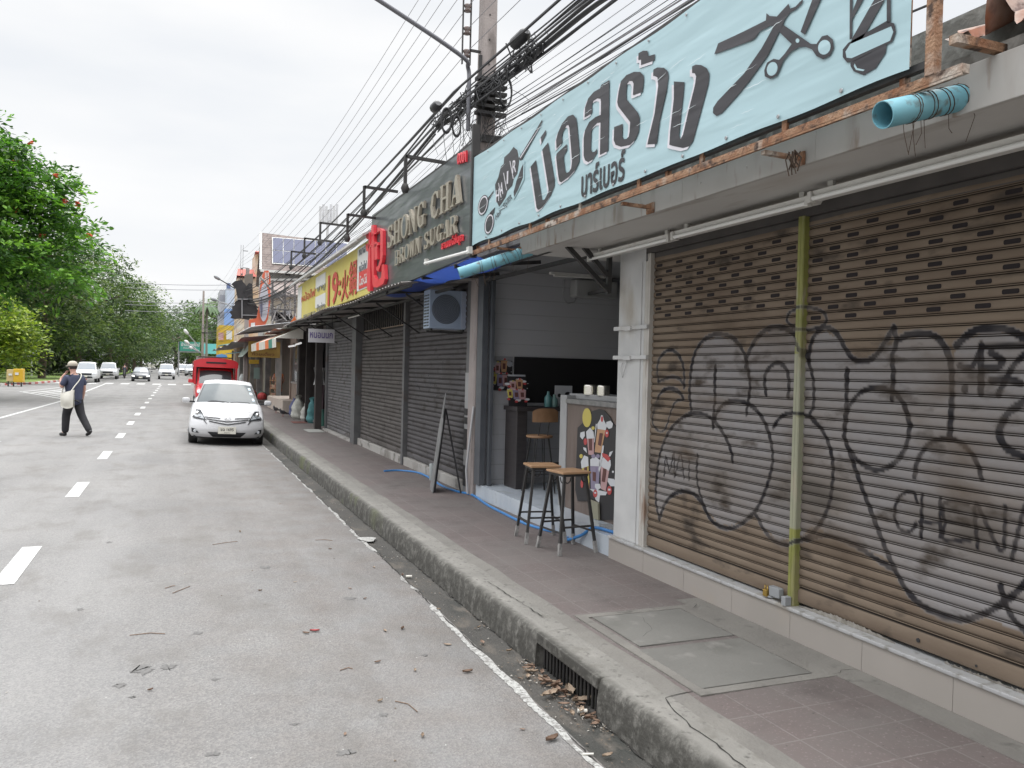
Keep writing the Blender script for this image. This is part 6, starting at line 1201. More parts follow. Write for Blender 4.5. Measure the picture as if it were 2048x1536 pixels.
# traffic further up the road
def suv(lab, cat, paint, px, py, kind='pickup', grp=None, dark=False):
    t = thing({'pickup': 'pickup_truck', 'suv': 'suv', 'sedan': 'oncoming_car'}[kind], lab, cat, (0, 0, 0), 0, grp)
    if kind == 'sedan': c = Car(4.5, 1.76, .2, [(0, .66), (.3, .8), (1.2, .95), (4.5, 1.0)], [(0, .08), (.3, 0), (.7, .03), (1, .14)], (1.1, 4.0, 2.0, 3.2, .9, 1.44, .76, .58), .26)
    else: c = Car(5.1, 1.86, .36, [(0, .95), (.3, 1.06), (1.2, 1.15), (5.1, 1.18)], [(0, .1), (.25, 0), (.7, .02), (1, .10)], (1.25, 4.6 if kind == 'suv' else 3.4, 1.95, 4.3 if kind == 'suv' else 3.1, 1.05, 1.82, .80, .66), .18)
    c.shell(c.low, 12, 20, 8).build('body', paint, t); c.shell(c.cab, 12, 12, 8).build('cabin', paint, t); c.cpatch(MB(), 'f', (-.9, .9, .1, .9), .012).build('windscreen', mat('far_screen', (.12, .14, .16), None, 4, .1, spec=1), t)
    zt = .66 if kind == 'sedan' else .95; W2 = c.W/2
    for sx in (-1, 1):
        c.cpatch(MB(), sx, (.08, .85, .2, .85), .01).build('side_window', SDG, t)
        k = [(sx*(W2-.36), zt-.2), (sx*(W2-.06), zt-.16), (sx*(W2-.06), zt-.02), (sx*(W2-.3), zt-.05)]; k = k if sx > 0 else [k[1], k[0], k[3], k[2]]
        mb = MB(); c.fpatch(mb, k, 4, .014); mb.build('headlight', mat('lit_lamp', (.8, .8, .8), None, 3, .3, emit=(1, .98, .9, 1.2)) if dark else HL, t)
        mb = MB(); mb.box((sx*(W2+.01), 1.5, 1.05 if kind != 'sedan' else .92), (sx*(W2+.18), 1.62, 1.2 if kind != 'sedan' else 1.04), .03); mb.build('side_mirror', paint, t)
        for y in (.9, c.L-1.1): wheel(sx*(W2-.14), y, .37 if kind != 'sedan' else .31, .22, t)
    mb = MB(); c.fpatch(mb, [(-.48, zt-.3), (.48, zt-.3), (.52, zt-.12), (-.52, zt-.12)], 4, .012); c.fpatch(mb, [(-.6, c.zb+.04), (.6, c.zb+.04), (.5, c.zb+.2), (-.5, c.zb+.2)], 4, .01); mb.build('grille', INT, t); plate(t, 0, -.03, c.zb+.14, .34, .14, '')
    q = P(px, py, z=0); t.location = (q.x, q.y, 0); t.rotation_euler = (0, 0, R_(1)); return t
AG = 'traffic coming towards the camera'
v1 = suv('white pickup truck driving up, largest of the oncoming traffic, behind the walking man', 'pickup truck', PWH, 170, 765.5, 'pickup', AG)
v2 = suv('white pickup truck with dark lower bumper, second behind the larger white one', 'pickup truck', PWH, 215, 758.5, 'pickup', AG)
mb = MB(); mb.box((-.88, -.06, .34), (.88, .1, .62), .03); mb.build('bumper', INT, v2); v2.children[-1].matrix_parent_inverse = Matrix()
suv('dark grey saloon with its headlamps lit in the middle of the road', 'car', mat('car_dark', (.05, .055, .065), None, 3, .3, coat=.5), 281, 763, 'sedan', AG, True)
v4 = suv('white family van approaching beside the parked row of cars', 'van', PWH, 333, 759, 'suv', AG)
for i, (px, py, lab) in enumerate(((366, 750, 'white car parked at the far kerb, nearest the road sign'), (383, 752, 'white car parked at the far kerb close to the red taxi'))): v = copy_tree(v4); q = P(px, py, z=0); v.location = (q.x, q.y, 0); v['label'] = lab; v['category'] = 'car'; v['group'] = 'cars parked at the far kerb'; v.name = 'parked_car'

# ================================================================== PERSON
def skin(name, verts, edges, m, parent, sub=1):
    me = bpy.data.meshes.new(name); me.from_pydata([v[:3] for v in verts], edges, []); o = bpy.data.objects.new(name, me); COL.objects.link(o)
    o.modifiers.new('s', 'SKIN'); 
    if not me.skin_vertices: me.attributes.new('x', 'FLOAT', 'POINT')
    sv = me.skin_vertices[0].data if me.skin_vertices else None
    for i, v in enumerate(verts):
        r_ = v[3]; sv[i].radius = r_ if isinstance(r_, tuple) else (r_, r_); sv[i].use_root = (i == 0)
    sd = o.modifiers.new('d', 'SUBSURF'); sd.levels = sub; sd.render_levels = sub
    bpy.context.view_layer.update(); nm = bpy.data.meshes.new_from_object(o.evaluated_get(bpy.context.evaluated_depsgraph_get())); bpy.data.objects.remove(o)
    nm.name = name; nm.materials.clear(); nm.materials.append(m); nm.polygons.foreach_set('use_smooth', [True]*len(nm.polygons))
    o = bpy.data.objects.new(name, nm); COL.objects.link(o); o.parent = parent; return o
SKIN = mat('skin', (.42, .235, .18), (.48, .28, .22), 6, .55)
t = thing('person', 'man in navy shirt, black trousers and pale cap crossing the road, cream shoulder bag', 'person', (0, 0, 0))
# local axes: forward +y, right +x
B = [(0, -.02, .96, (.15, .11)), (0, 0, 1.15, (.15, .11)), (0, .01, 1.34, (.17, .12)), (0, .0, 1.47, (.10, .08)), (0, .03, 1.55, .055), (0, .05, 1.63, (.075, .09)), (0, .05, 1.73, (.075, .095)),
     (.20, -.01, 1.43, .06), (.26, -.04, 1.16, .045), (.27, .02, .93, .032), (.275, .06, .85, (.022, .04)),
     (-.20, 0, 1.43, .06), (-.28, .07, 1.18, .045), (-.15, .26, 1.38, .033), (-.07, .22, 1.50, (.03, .03)),
     (.09, -.02, .90, .10), (.10, -.12, .52, .065), (.10, -.42, .17, .042), (.10, -.36, .05, .02),
     (-.09, 0, .90, .10), (-.09, .14, .50, .065), (-.09, .16, .10, .042), (-.09, .28, .045, .02)]
E_ = [(0, 1), (1, 2), (2, 3), (3, 4), (4, 5), (5, 6), (2, 7), (7, 8), (8, 9), (9, 10), (2, 11), (11, 12), (12, 13), (13, 14), (0, 15), (15, 16), (16, 17), (17, 18), (0, 19), (19, 20), (20, 21), (21, 22)]
base = len(B)
for i, (dx, l_) in enumerate(((-.012, .075), (0, .085), (.012, .08), (.022, .062))):
    B += [(.277+.004*i, .045+.013*i, .80, .009), (.277+.004*i, .05+.013*i, .80-l_, .007)]; E_ += [(10, len(B)-2), (len(B)-2, len(B)-1)]
B += [(.27, .11, .83, .010), (.265, .125, .78, .008)]; E_ += [(10, len(B)-2), (len(B)-2, len(B)-1)]
for i in range(4): B += [(-.05+.016*i, .215, 1.545, .009), (-.045+.016*i, .19, 1.59, .008)]; E_ += [(14, len(B)-2), (len(B)-2, len(B)-1)]
skin('body', B, E_, SKIN, t, 1)
skin('shirt', [(0, -.02, .74, (.20, .165)), (0, -.02, .86, (.215, .17)), (0, -.01, 1.10, (.20, .155)), (0, .0, 1.32, (.21, .15)), (0, 0, 1.46, (.125, .095)), (0, .02, 1.52, (.07, .065)), (.215, -.01, 1.42, .085), (.265, -.035, 1.22, .072), (-.215, .0, 1.42, .085), (-.28, .06, 1.22, .072)], [(0, 1), (1, 2), (2, 3), (3, 4), (4, 5), (3, 6), (6, 7), (3, 8), (8, 9)], mat('shirt_navy', (.028, .034, .065), (.045, .052, .09), 5, .8), t, 2)
skin('trousers', [(0, -.02, 1.02, (.17, .13)), (.10, -.03, .84, .125), (.11, -.12, .53, .098), (.11, -.425, .11, .074), (-.10, .0, .84, .125), (-.10, .12, .52, .098), (-.09, .155, .06, .082)], [(0, 1), (1, 2), (2, 3), (0, 4), (4, 5), (5, 6)], mat('trousers_black', (.012, .012, .015), (.022, .021, .024), 5, .85), t, 2)
for v in (((.11, -.46, .16, .045), (.11, -.38, .07, .05), (.11, -.30, .035, .036)), ((-.09, .12, .05, .048), (-.09, .22, .045, .05), (-.09, .33, .035, .036))): skin('shoe', list(v), [(0, 1), (1, 2)], mat('shoe_black', (.012, .012, .013), None, 4, .4), t, 2)
mb = MB(); mb.lathe((0, .05, 1.72), [(.102, -.01), (.112, .01), (.108, .05), (.085, .09), (.04, .108), (.005, .112)], 22); mb.prism([(-.07, .13, 1.715), (.07, .13, 1.715), (.055, .22, 1.70), (-.055, .22, 1.70)], (0, 0, .012)); o = mb.build('cap', mat('cap_beige', (.44, .40, .33), (.38, .34, .28), 9, .8), t); o.matrix_parent_inverse = Matrix()
mb = MB(); mb.lathe((0, .045, 1.655), [(.07, -.02), (.092, 0), (.098, .03), (.1, .055)], 20); mb.build('hair', mat('hair_dark', (.03, .022, .02), None, 5, .8), t)
mb = MB(); mb.add([], []); 
for sx in (-1, 1): mb.lathe((sx*.092, .055, 1.655), [(.008, -.01*sx), (.018, 0), (.008, .01*sx)], 10, 'x')
mb.build('ear', SKIN, t)
mb = MB(); mb.grid(lambda u, v: (-.235-.06*math.sin(math.pi*u)*math.sin(math.pi*min(v*1.1, 1))-.02*v, -.26+.44*u*(1-.10*v)-.02, 1.14-.10*(1-u)*0-.46*v*(1-.12*(2*u-1)**2)-.10*u*(1-v)), 14, 14); mb.grid(lambda u, v: (-.215+.0*u, -.26+.44*u*(1-.10*v)-.02, 1.14-.46*v*(1-.12*(2*u-1)**2)-.10*u*(1-v)), 14, 14); bag = mb.build('shoulder_bag', mat('bag_cream', (.50, .48, .42), (.58, .56, .50), 6, .85), t)
mb = MB(); sp = [(-.235, -.19, 1.10), (-.12, -.165, 1.22), (.02, -.165, 1.38), (.10, -.12, 1.50), (.115, -.02, 1.535), (.09, .09, 1.48), (-.02, .165, 1.35), (-.16, .15, 1.18), (-.235, .10, 1.06)]
q_ = smooth(sp, 4); mb.tube(q_, .013, 6); mb.build('strap', mat('bag_cream', (1, 1, 1)), bag)
q = P(146, 872, z=0); t.location = (q.x, q.y, .0); t.rotation_euler = (0, 0, R_(46)); t.scale = (1.02, 1.02, 1.0)
# pigeons on the pavement
for px, py, rt_, lab in ((552, 826, 140, 'grey pigeon on the pavement nearer the white car'), (566, 833, 130, 'grey pigeon on the pavement nearer the shop plinth')):
    q = P(px, py, z=.16); t = thing('pigeon', lab, 'pigeon', (0, 0, 0), 0, 'pigeons on the pavement'); mb = MB()
    mb.tube([(0, -.15, .09), (0, -.08, .10), (0, -.02, .115), (0, .05, .125), (0, .09, .15), (0, .105, .185), (0, .12, .20), (0, .14, .195)], [.012, .03, .052, .05, .034, .024, .024, .006], 10); mb.tube([(0, -.20, .075), (0, -.13, .085), (0, -.07, .10)], [.022, .024, .02], 6); mb.build('body', mat('feather_grey', (.09, .09, .10), (.14, .14, .15), 30, .7), t)
    mb = MB()
    for s in (-1, 1): mb.tube([(s*.02, 0, .075), (s*.022, .005, .0)], .005, 5); mb.tube([(s*.022, -.01, .003), (s*.022, .03, .003)], .004, 4)
    mb.build('leg', mat('pigeon_leg', (.3, .1, .08), None, 4, .6), t); t.location = (q.x, q.y, .156); t.rotation_euler = (0, 0, R_(rt_)); t.scale = (1.25,)*3

# ================================================================== SHOPS FURTHER UP THE PAVEMENT
def facing(mb, px0, py0, px1, py1, y, d=.06):
    """board facing the camera's end of the street, at its true distance"""
    a, b = P(px0, py0, y=y), P(px1, py1, y=y); mb.box((a.x, y, b.z), (b.x, y+d, a.z), 0); return a, b
def simple(name, mb, m, lab, cat_, grp=None): return tag(mb.build(name, m), lab, cat_, grp)
CREAM = mat('cream_wall', (.42, .38, .31), (.48, .44, .37), 2, .8, stain=(.28, .24, .2), sscale=1.2, sth=.58)
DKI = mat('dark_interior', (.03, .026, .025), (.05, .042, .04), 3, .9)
b3 = thing('pet_shop', 'open dark shop bay full of hanging clothes and bags past the grey shutters', 'shop', (4.2, 26, .15))
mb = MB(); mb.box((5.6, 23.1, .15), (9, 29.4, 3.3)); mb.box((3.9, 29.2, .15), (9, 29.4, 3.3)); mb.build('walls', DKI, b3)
mb = MB(); mb.box((3.45, 22.5, .15), (3.62, 22.72, 3.0)); mb.box((3.6, 25.4, .15), (3.72, 25.55, 3.0)); mb.build('post', DKI, b3)
mb = MB(); mb.grid(lambda u, v: (2.75+v*3+.03*math.sin(u*9), 23.2+u*7.5, 2.95+.25*v+.03*math.sin(u*19)), 30, 3); mb.build('awning', SHT, b3)
def hang(px0, py0, px1, py1, y, c_, name, lab, cat_, c2=None):
    a, b = P(px0, py0, y=y), P(px1, py1, y=y); w_, h = b.x-a.x, a.z-b.z; mb = MB(); f = lambda s: (lambda u, v: (a.x+w_*(.5+(u-.5)*(1-.25*math.sin(v*3))), y+s*.05+.04*math.sin(u*14+v*2), a.z-h*v))
    mb.grid(f(0), 14, 8); mb.grid(f(1), 14, 8); simple(name, mb, mat('cloth_'+name+str(px0), c_, c2 or tuple(k*.7 for k in c_), 8, .85), lab, cat_)
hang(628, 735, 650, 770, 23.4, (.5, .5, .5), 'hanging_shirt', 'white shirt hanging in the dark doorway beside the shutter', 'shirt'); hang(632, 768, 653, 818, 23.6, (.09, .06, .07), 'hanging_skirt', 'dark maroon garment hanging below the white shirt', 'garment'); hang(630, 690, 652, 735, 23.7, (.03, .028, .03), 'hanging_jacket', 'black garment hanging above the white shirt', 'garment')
def bag(px, py, w_, h, c_, lab, y=None, name='goods_bag'):
    q = P(px, py, z=.156); mb = MB(); r_ = w_/2; sd = px*.7; mb.grid(lambda u, v: (lambda rr_, a: (q.x+rr_*math.cos(a)*(1+.12*math.sin(a*3+sd+v*5))+.06*v*math.sin(sd), q.y+rr_*math.sin(a)*(1+.1*math.cos(a*4+v*7)), .155+h*v*(1+.04*math.sin(a*2+sd))))(r_*lerp_t([(0, .8), (.1, 1.05), (.45, 1.0), (.7, .8), (.86, .35), (.9, .25), (1, .5)], v)*(1+.07*math.sin(v*19+u*9)), u*2*math.pi), 20, 16); simple(name, mb, mat('bag_%d_%d' % (px, py), c_, tuple(k*.75 for k in c_), 12, .7), lab, 'bag')
bag(598, 838, .42, .75, (.42, .42, .38), 'tall white sack standing by the dark doorway'); bag(611, 840, .34, .5, (.5, .5, .46), 'short white sack against the dark post'); bag(627, 846, .36, .75, (.07, .22, .23), 'teal sack on the pavement below the hanging clothes'); bag(637, 848, .3, .42, (.10, .11, .12), 'dark plastic sack beside the teal one'); bag(586, 832, .3, .62, (.10, .11, .22), 'blue patterned sack with a white tie beside the low wall')
q = P(645, 852, z=.156); mb = MB(); mb.lathe((q.x, q.y, .15), [(.10, 0), (.11, .6), (.09, .65)], 14); simple('green_pipe', mb, mat('green_tube', (.05, .16, .13), None, 5, .5), 'green upright tube at the edge of the grey shutter', 'pipe')
for px, py, w_, lab in ((628, 862, .5, 'flat pale board lying at the doorway'), (598, 845, .35, 'dark red mat lying by the white sacks')): q = P(px, py, z=.16); mb = MB(); mb.box((q.x-.2, q.y-w_, .158), (q.x+.2, q.y+w_, .172)); simple('floor_board', mb, mat('board_%d' % px, (.3, .3, .28) if px > 600 else (.16, .06, .05), None, 5, .8), lab, 'board')
# low walled shop with window, y 29.5 .. 36
b4 = thing('corner_shop', 'narrow shop with glass front, pale tiled low wall and brown panel', 'shop', (4, 33, .15))
mb = MB(); mb.box((3.45, 29.9, .15), (5.6, 35.2, .62), .01); mb.build('low_wall', mat('beige_tile', (.42, .36, .31), (.46, .40, .35), 3, .4), b4)
mb = MB(); mb.box((3.95, 29.9, .62), (4.1, 31.6, 1.25)); mb.box((3.9, 31.6, .62), (4.1, 31.8, 3.0)); mb.box((5.6, 29.9, .15), (9, 37, 3.3)); mb.build('brown_panel', mat('panel_brown', (.2, .15, .12), (.25, .19, .16), 4, .6), b4)
mb = MB(); mb.box((3.98, 29.95, 1.25), (4.0, 31.6, 2.7)); mb.build('window', mat('shop_glass', (.10, .11, .12), (.2, .22, .24), 1.5, .1), b4)
mb = MB(); mb.box((3.92, 29.85, .3), (4.02, 29.95, 2.9)); mb.box((3.92, 29.9, 1.22), (4.02, 31.6, 1.28)); mb.build('window_frame', STEEL, b4)
mb = MB(); mb.box((4.6, 29.6, 1.9), (5.3, 29.75, 2.4)); mb.build('vent_box', GREYP, b4)
# yellow-brown lettered board under the awning, small yellow sign
mb = MB(); a, b = facing(mb, 497, 682, 560, 716, 36.5); o = mb.build('board', mat('amber_board', (.24, .15, .03), (.30, .19, .04), 2, .6)); t = thing('shop_sign', 'brownish yellow board with dark red foreign writing under the far awning', 'sign', (a.x, 36.5, b.z)); adopt(o, t); mb = MB(); text(mb, 'อาหารตามสั่ง', 1, Vector((a.x+.1, 36.49, b.z+.35)), PX, UZ, .004, fit=((b.x-a.x)*.8, .22)); text(mb, 'ก๋วยเตี๋ยว', 1, Vector((a.x+.15, 36.49, b.z+.08)), PX, UZ, .004, fit=((b.x-a.x)*.7, .14)); mb.build('lettering', mat('dark_red_ink', (.12, .03, .015), None, 4, .6), t)
mb = MB(); facing(mb, 498, 719, 518, 728, 40); simple('small_sign', mb, mat('sign_amber', (.5, .34, .03), None, 4, .5), 'small yellow sign below the brownish lettered board', 'sign')
# block of bays behind, far awnings
b5 = thing('far_shop_row', 'row of small open fronted shops beyond the low walled one', 'building', (5, 50, .15))
mb = MB(); mb.box((5.3, 37, .15), (12, 73, 3.6)); mb.build('walls', mat('row_wall', (.12, .10, .09), (.2, .16, .13), 1.5, .85), b5)
mb = MB()
for i, y in enumerate((37, 41.5, 46, 50.5, 55, 59.5, 64, 68.5)): mb.box((3.95, y, .15), (4.2, y+.25, 3.0))
mb.build('posts', mat('bay_posts', (.16, .16, .16), (.3, .28, .26), 2, .7), b5)
mb = MB(); mb.grid(lambda u, v: (2.6+v*3.2, 36+u*37, 3.0+.35*v+.05*math.sin(u*31)), 60, 3); mb.build('awning', SHT, b5)
mb = MB(); mb.grid(lambda u, v: (2.35+v*1.6, 30+u*9, 3.18+.25*v+.02*math.sin(u*260)), 120, 3); o = simple('corrugated_awning', mb, mat('silver_sheet', (.45, .46, .47), (.36, .36, .37), 3, .4, metal=.4), 'bright corrugated sheet awning above the striped canvas', 'awning')
# striped canvas awning
mb = MB(); m_ = [mat('canvas_white', (.55, .53, .48), (.45, .42, .37), 3, .8), mat('canvas_green', (.03, .17, .13), None, 3, .8), mat('canvas_orange', (.55, .13, .03), None, 3, .8)]
a = P(605, 655, y=25); b = P(540, 678, y=33)
for k in range(8):
    mb.use((0, 1, 2, 0, 0, 2, 0, 0)[k]); y0, y1 = 24+k*1.05, 25.05+k*1.05
    mb.quad((2.55, y0, 2.62), (2.55, y1, 2.62), (3.3, y1, 2.98), (3.3, y0, 2.98)); mb.quad((2.55, y0, 2.62), (2.55, y1, 2.62), (2.56, y1, 2.36), (2.56, y0, 2.36))
mb.quad((2.55, 24, 2.62), (3.3, 24, 2.98), (3.3, 24, 2.62)); simple('canvas_awning', mb, m_, 'white canvas awning with green and orange stripes below the yellow sign', 'awning')
mb = MB(); mb.prism([P(a_, b_, y=22.9) for a_, b_ in ((577, 650), (590, 632), (596, 650))], (0, .02, 0)); simple('orange_flap', mb, m_[2], 'small orange canvas corner sticking out at the end of the yellow sign', 'flap')
for i, (x0, y0, x1, y1, yy_, c_, nm, lab) in enumerate(((440, 680, 500, 692, 60, (.12, .36, .36), 'teal_awning', 'pale teal awning over the far shops'), (455, 700, 505, 708, 52, (.2, .3, .33), 'grey_awning', 'grey blue awning sheet lower than the teal one'), (485, 688, 500, 712, 45, (.45, .52, .48), 'white_curtain', 'whitish cloth hung at the edge of the far shops'))):
    a, b = P(x0, y0, y=yy_), P(x1, y1, y=yy_); mb = MB(); mb.add([(a.x, yy_, b.z), (b.x, yy_-3, a.z), (b.x, yy_+3, a.z+.1), (a.x, yy_+3, b.z), (a.x, yy_, b.z-.05), (b.x, yy_-3, a.z-.05), (b.x, yy_+3, a.z+.05), (a.x, yy_+3, b.z-.05)], [(0, 1, 2, 3), (7, 6, 5, 4), (0, 4, 5, 1), (3, 2, 6, 7), (0, 3, 7, 4)]); simple(nm, mb, mat(nm, c_, None, 3, .7), lab, 'awning' if i < 2 else 'curtain')
# goods and people at the far shops
def stand_person(px, y, h, shirt, legs, lab, hair=(.02, .018, .018)):
    q = P(px, 800, y=y); t = thing('person', lab, 'person', (0, 0, 0)); skin('body', [(0, 0, .9, .12), (0, 0, 1.3, .13), (0, 0, 1.48, .05), (0, .02, 1.62, .085), (.19, 0, 1.38, .05), (.24, .05, 1.1, .04), (.2, .2, .95, .035), (-.19, 0, 1.38, .05), (-.24, .05, 1.1, .04), (-.2, .2, .95, .035), (.08, 0, .5, .06), (.09, 0, .06, .045), (-.08, 0, .5, .06), (-.09, 0, .06, .045)], [(0, 1), (1, 2), (2, 3), (1, 4), (4, 5), (5, 6), (1, 7), (7, 8), (8, 9), (0, 10), (10, 11), (0, 12), (12, 13)], SKIN, t, 1)
    skin('dress', [(0, 0, .45, (.2, .15)), (0, 0, .95, (.18, .14)), (0, 0, 1.4, (.17, .12)), (.2, 0, 1.36, .07), (-.2, 0, 1.36, .07)], [(0, 1), (1, 2), (2, 3), (2, 4)], shirt, t, 2); skin('trousers', [(0, 0, .85, .14), (.09, 0, .5, .08), (.09, 0, .12, .07), (-.09, 0, .5, .08), (-.09, 0, .12, .07)], [(0, 1), (1, 2), (0, 3), (3, 4)], legs, t, 1)
    mb = MB(); mb.lathe((0, .04, 1.68), [(.095, -.08), (.105, 0), (.08, .07), (.02, .1)], 14); o = mb.build('hair', mat('hair_dark', (1, 1, 1)), t); o.matrix_parent_inverse = Matrix(); t.location = (q.x, y, .16); t.scale = (1, 1, h/1.75); return t
stand_person(556, 38.5, 1.65, mat('dress_orange', (.42, .13, .04), None, 5, .8), mat('trousers_black', (1, 1, 1)), 'person in an orange dress standing in the doorway of the far shop')
def blobrow(px, py, z, n, cols, lab, seed):
    r = random.Random(seed); q = P(px, py, z=.16)
    for i in range(n):
        c_ = cols[i % len(cols)]; mb = MB(); s = r.uniform(.16, .3); mb.lathe((q.x+r.uniform(-.4, .4), q.y+i*.55, .156+z), [(s*.6, 0), (s, .04), (s*1.05, s*1.1), (s*.7, s*1.5), (s*.2, s*1.7)], 10); simple('goods_basket', mb, mat('goods_%.2f' % c_[0], c_, None, 5, .7), lab[i % len(lab)], 'goods', 'goods set out before the far shops')
blobrow(522, 806, .15, 5, [(.40, .05, .05), (.07, .12, .09), (.36, .10, .06), (.25, .28, .3), (.45, .06, .07)], ['red bundle of goods among the baskets behind the white saloon', 'dark green basket of goods behind the white saloon', 'orange red basket of goods behind the white saloon', 'grey bundle of goods behind the white saloon', 'bright red sack of goods behind the white saloon'], 3)
q = P(545, 812, z=.16); t = thing('display_rack', 'thin wooden rack of small goods in front of the low tiled wall', 'rack', (q.x, q.y, .16)); mb = MB()
for z in (0, .35, .7, 1.05): mb.box((q.x-.12, q.y-.15, .17+z), (q.x+.12, q.y+.15, .2+z))
for s in (-.11, .11): mb.bar((q.x+s, q.y, .16), (q.x+s, q.y, 1.4), .03)
mb.build('rack', BRWOOD, t); mb = MB()
for z in (.03, .38, .73): mb.box((q.x-.09, q.y-.1, .17+z), (q.x+.09, q.y+.1, .33+z))
mb.build('goods', mat('small_goods', (.3, .12, .1), (.35, .3, .2), 12, .7), t)
mb = MB(); facing(mb, 469, 730, 478, 772, 48); simple('banner_stand', mb, SW, 'white upright banner stand between the red taxi and the shops', 'banner')
for px, h_, c_, lab in ((485, 1.2, (.5, .52, .52), 'white water tank shaped bin by the far shop posts'), (492, 1.7, (.42, .38, .28), 'cream post wrapped with paper by the far shops')): q = P(px, 790, z=.16); mb = MB(); mb.lathe((q.x, q.y, .15), [(.2 if h_ < 1.5 else .1, 0), (.22 if h_ < 1.5 else .1, h_*.8), (.1, h_)], 12); simple('street_drum' if h_ < 1.5 else 'wrapped_post', mb, mat('drum_%d' % px, c_, None, 4, .5), lab, 'drum' if h_ < 1.5 else 'post')
mb = MB(); facing(mb, 508, 735, 519, 758, 41); simple('notice_board', mb, mat('notice_mint', (.3, .42, .38), None, 4, .6), 'mint green notice board in the dark shop front', 'notice')
mb = MB()
for a, b in (((578, 693), (590, 691)), ((592, 689), (602, 686))): mb.tube([P(*a, y=28), P(*b, y=26.5)], .03, 6)
simple('tube_lamps', mb, mat('lit_tube', (.8, .8, .8), None, 3, .5, emit=(1, 1, 1, .6)), 'pair of lit white tube lamps under the striped canvas awning', 'lamp')

# broken black sign, orange sign, lattice
t = thing('broken_sign', 'jagged black torn sign panel hanging on a frame over the street', 'sign', (3, 42, 4)); mb = MB()
ol = [(463, 568), (470, 562), (483, 560), (490, 568), (493, 572), (498, 566), (505, 568), (506, 600), (510, 606), (514, 612), (514, 618), (519, 622), (520, 628), (526, 634), (524, 638), (500, 637), (498, 640), (482, 637), (470, 638), (461, 636), (464, 630), (459, 624), (465, 620), (464, 613), (470, 610), (470, 604), (476, 600), (474, 590), (472, 578)]
mb.prism([P(a, b, y=42) for a, b in ol], (0, .12, 0)); mb.build('panel', mat('torn_black', (.018, .018, .02), (.035, .034, .036), 3, .8), t); mb = MB()
mb.bar(P(484, 597, y=41.95), P(484, 636, y=41.95), .05); mb.bar(P(474, 598, y=41.95), P(530, 599, y=41.95), .05); mb.bar(P(484, 630, y=41.95), P(524, 631, y=41.95), .04); mb.build('frame', GREYP, t)
mb = MB(); mb.prism([P(a, b, y=43) for a, b in ((490, 549), (506, 547), (506, 567), (497, 570), (489, 573))], (0, .3, 0)); mb.build('brown_flap', mat('brown_flap', (.16, .14, .12), None, 3, .8), t)
t = thing('shop_sign', 'tall orange curved sign with a grey white oval, beside the torn black sign', 'sign', (3.4, 39, 3.4)); OR = mat('sign_orange', (.58, .10, .04), (.52, .13, .07), 2, .5); mb = MB()
mb.prism([P(a, b, y=39) for a, b in ((529, 541), (537, 541), (541, 555), (541, 600), (536, 638), (528, 655), (500, 668), (498, 640), (514, 636), (519, 610), (521, 570), (525, 550))], (0, .25, 0)); mb.build('panel', OR, t); mb = MB()
for px in (531, 534, 537): mb.bar(P(px, 545, y=38.98), P(px-1, 566, y=38.98), .03)
mb.prism([P(a, b, y=38.95) for a, b in ((502, 646), (510, 645), (510, 656), (501, 660))], (0, -.02, 0)); mb.build('stripes', SW, t)
mb = MB(); mb.prism([P(a, b, y=38.9) for a, b in ell(528, 605, 9, 38, .02)], (0, .1, 0)); ov = mb.build('oval', mat('oval_grey', (.42, .42, .46), None, 3, .4), t); mb = MB(); mb.prism([P(a, b, y=38.85) for a, b in ell(523, 614, 2.2, 20, 0)], (0, .04, 0)); mb.build('oval_mark', mat('oval_dark', (.14, .14, .2), None, 3, .4), ov)
t = thing('sign_scaffold', 'tangle of grey steel lattice behind the orange sign', 'scaffold', (4.5, 36, 3.5)); mb = MB(); r = random.Random(5)
for i in range(26):
    a = P(r.uniform(540, 592), r.uniform(575, 650), y=r.uniform(33, 37)); b = P(r.uniform(540, 592), r.uniform(575, 650), y=r.uniform(33, 37)); mb.bar(a, b, .045 if i < 10 else .025)
for px in (545, 570, 590): mb.bar(P(px, 560, y=35), P(px, 655, y=35), .08)
for py in (590, 618, 640): mb.bar(P(542, py, y=35.2), P(592, py+3, y=34.6), .06)
mb.bar(P(522, 556, y=36), P(570, 608, y=35), .07); mb.build('lattice', mat('lattice_grey', (.09, .085, .09), (.2, .18, .17), 3, .7), t); mb = MB()
for i in range(9): c = P(r.uniform(545, 590), r.uniform(600, 648), y=36.5); mb.box((c.x-.15, 36.5, c.z-.12), (c.x+.2, 36.6, c.z+.15))
mb.build('old_panels', mat('old_panels', (.3, .3, .32), (.16, .15, .15), 5, .7), t)
# house with brown tiled roof and solar panels
h = thing('tiled_house', 'three storey house with steep brown shingle roof and blue solar panels', 'house', (5, 50, .15)); RTILE = striped('roof_shingle', (.20, .16, .145), (.12, .095, .09), 'z', 6.5, .85, .4, .75, noise=((.26, .215, .20), 5))
def on(px, py, y): return P(px, py, y=y)
rA, rB, rC, rD = on(522, 465, 52), on(690, 487, 52), on(690, 552, 50.2), on(521, 540, 50.2); mb = MB(); mb.add([rA, rB, rC, rD, rA+Vector((0, .2, -.1)), rB+Vector((0, .2, -.1)), rC+Vector((0, .2, -.1)), rD+Vector((0, .2, -.1))], [(0, 1, 2, 3), (4, 7, 6, 5), (0, 3, 7, 4), (3, 2, 6, 7)]); mb.quad(rA+Vector((0, .2, 0)), rB+Vector((0, .2, 0)), rB+Vector((0, 3, -3)), rA+Vector((0, 3, -3))); rf = mb.build('roof', RTILE, h)
mb = MB(); mb.bar(on(521, 541, 50.15), on(700, 554, 50.15), .14); mb.bar(rA, rD, .12); mb.build('eaves', SW, rf)
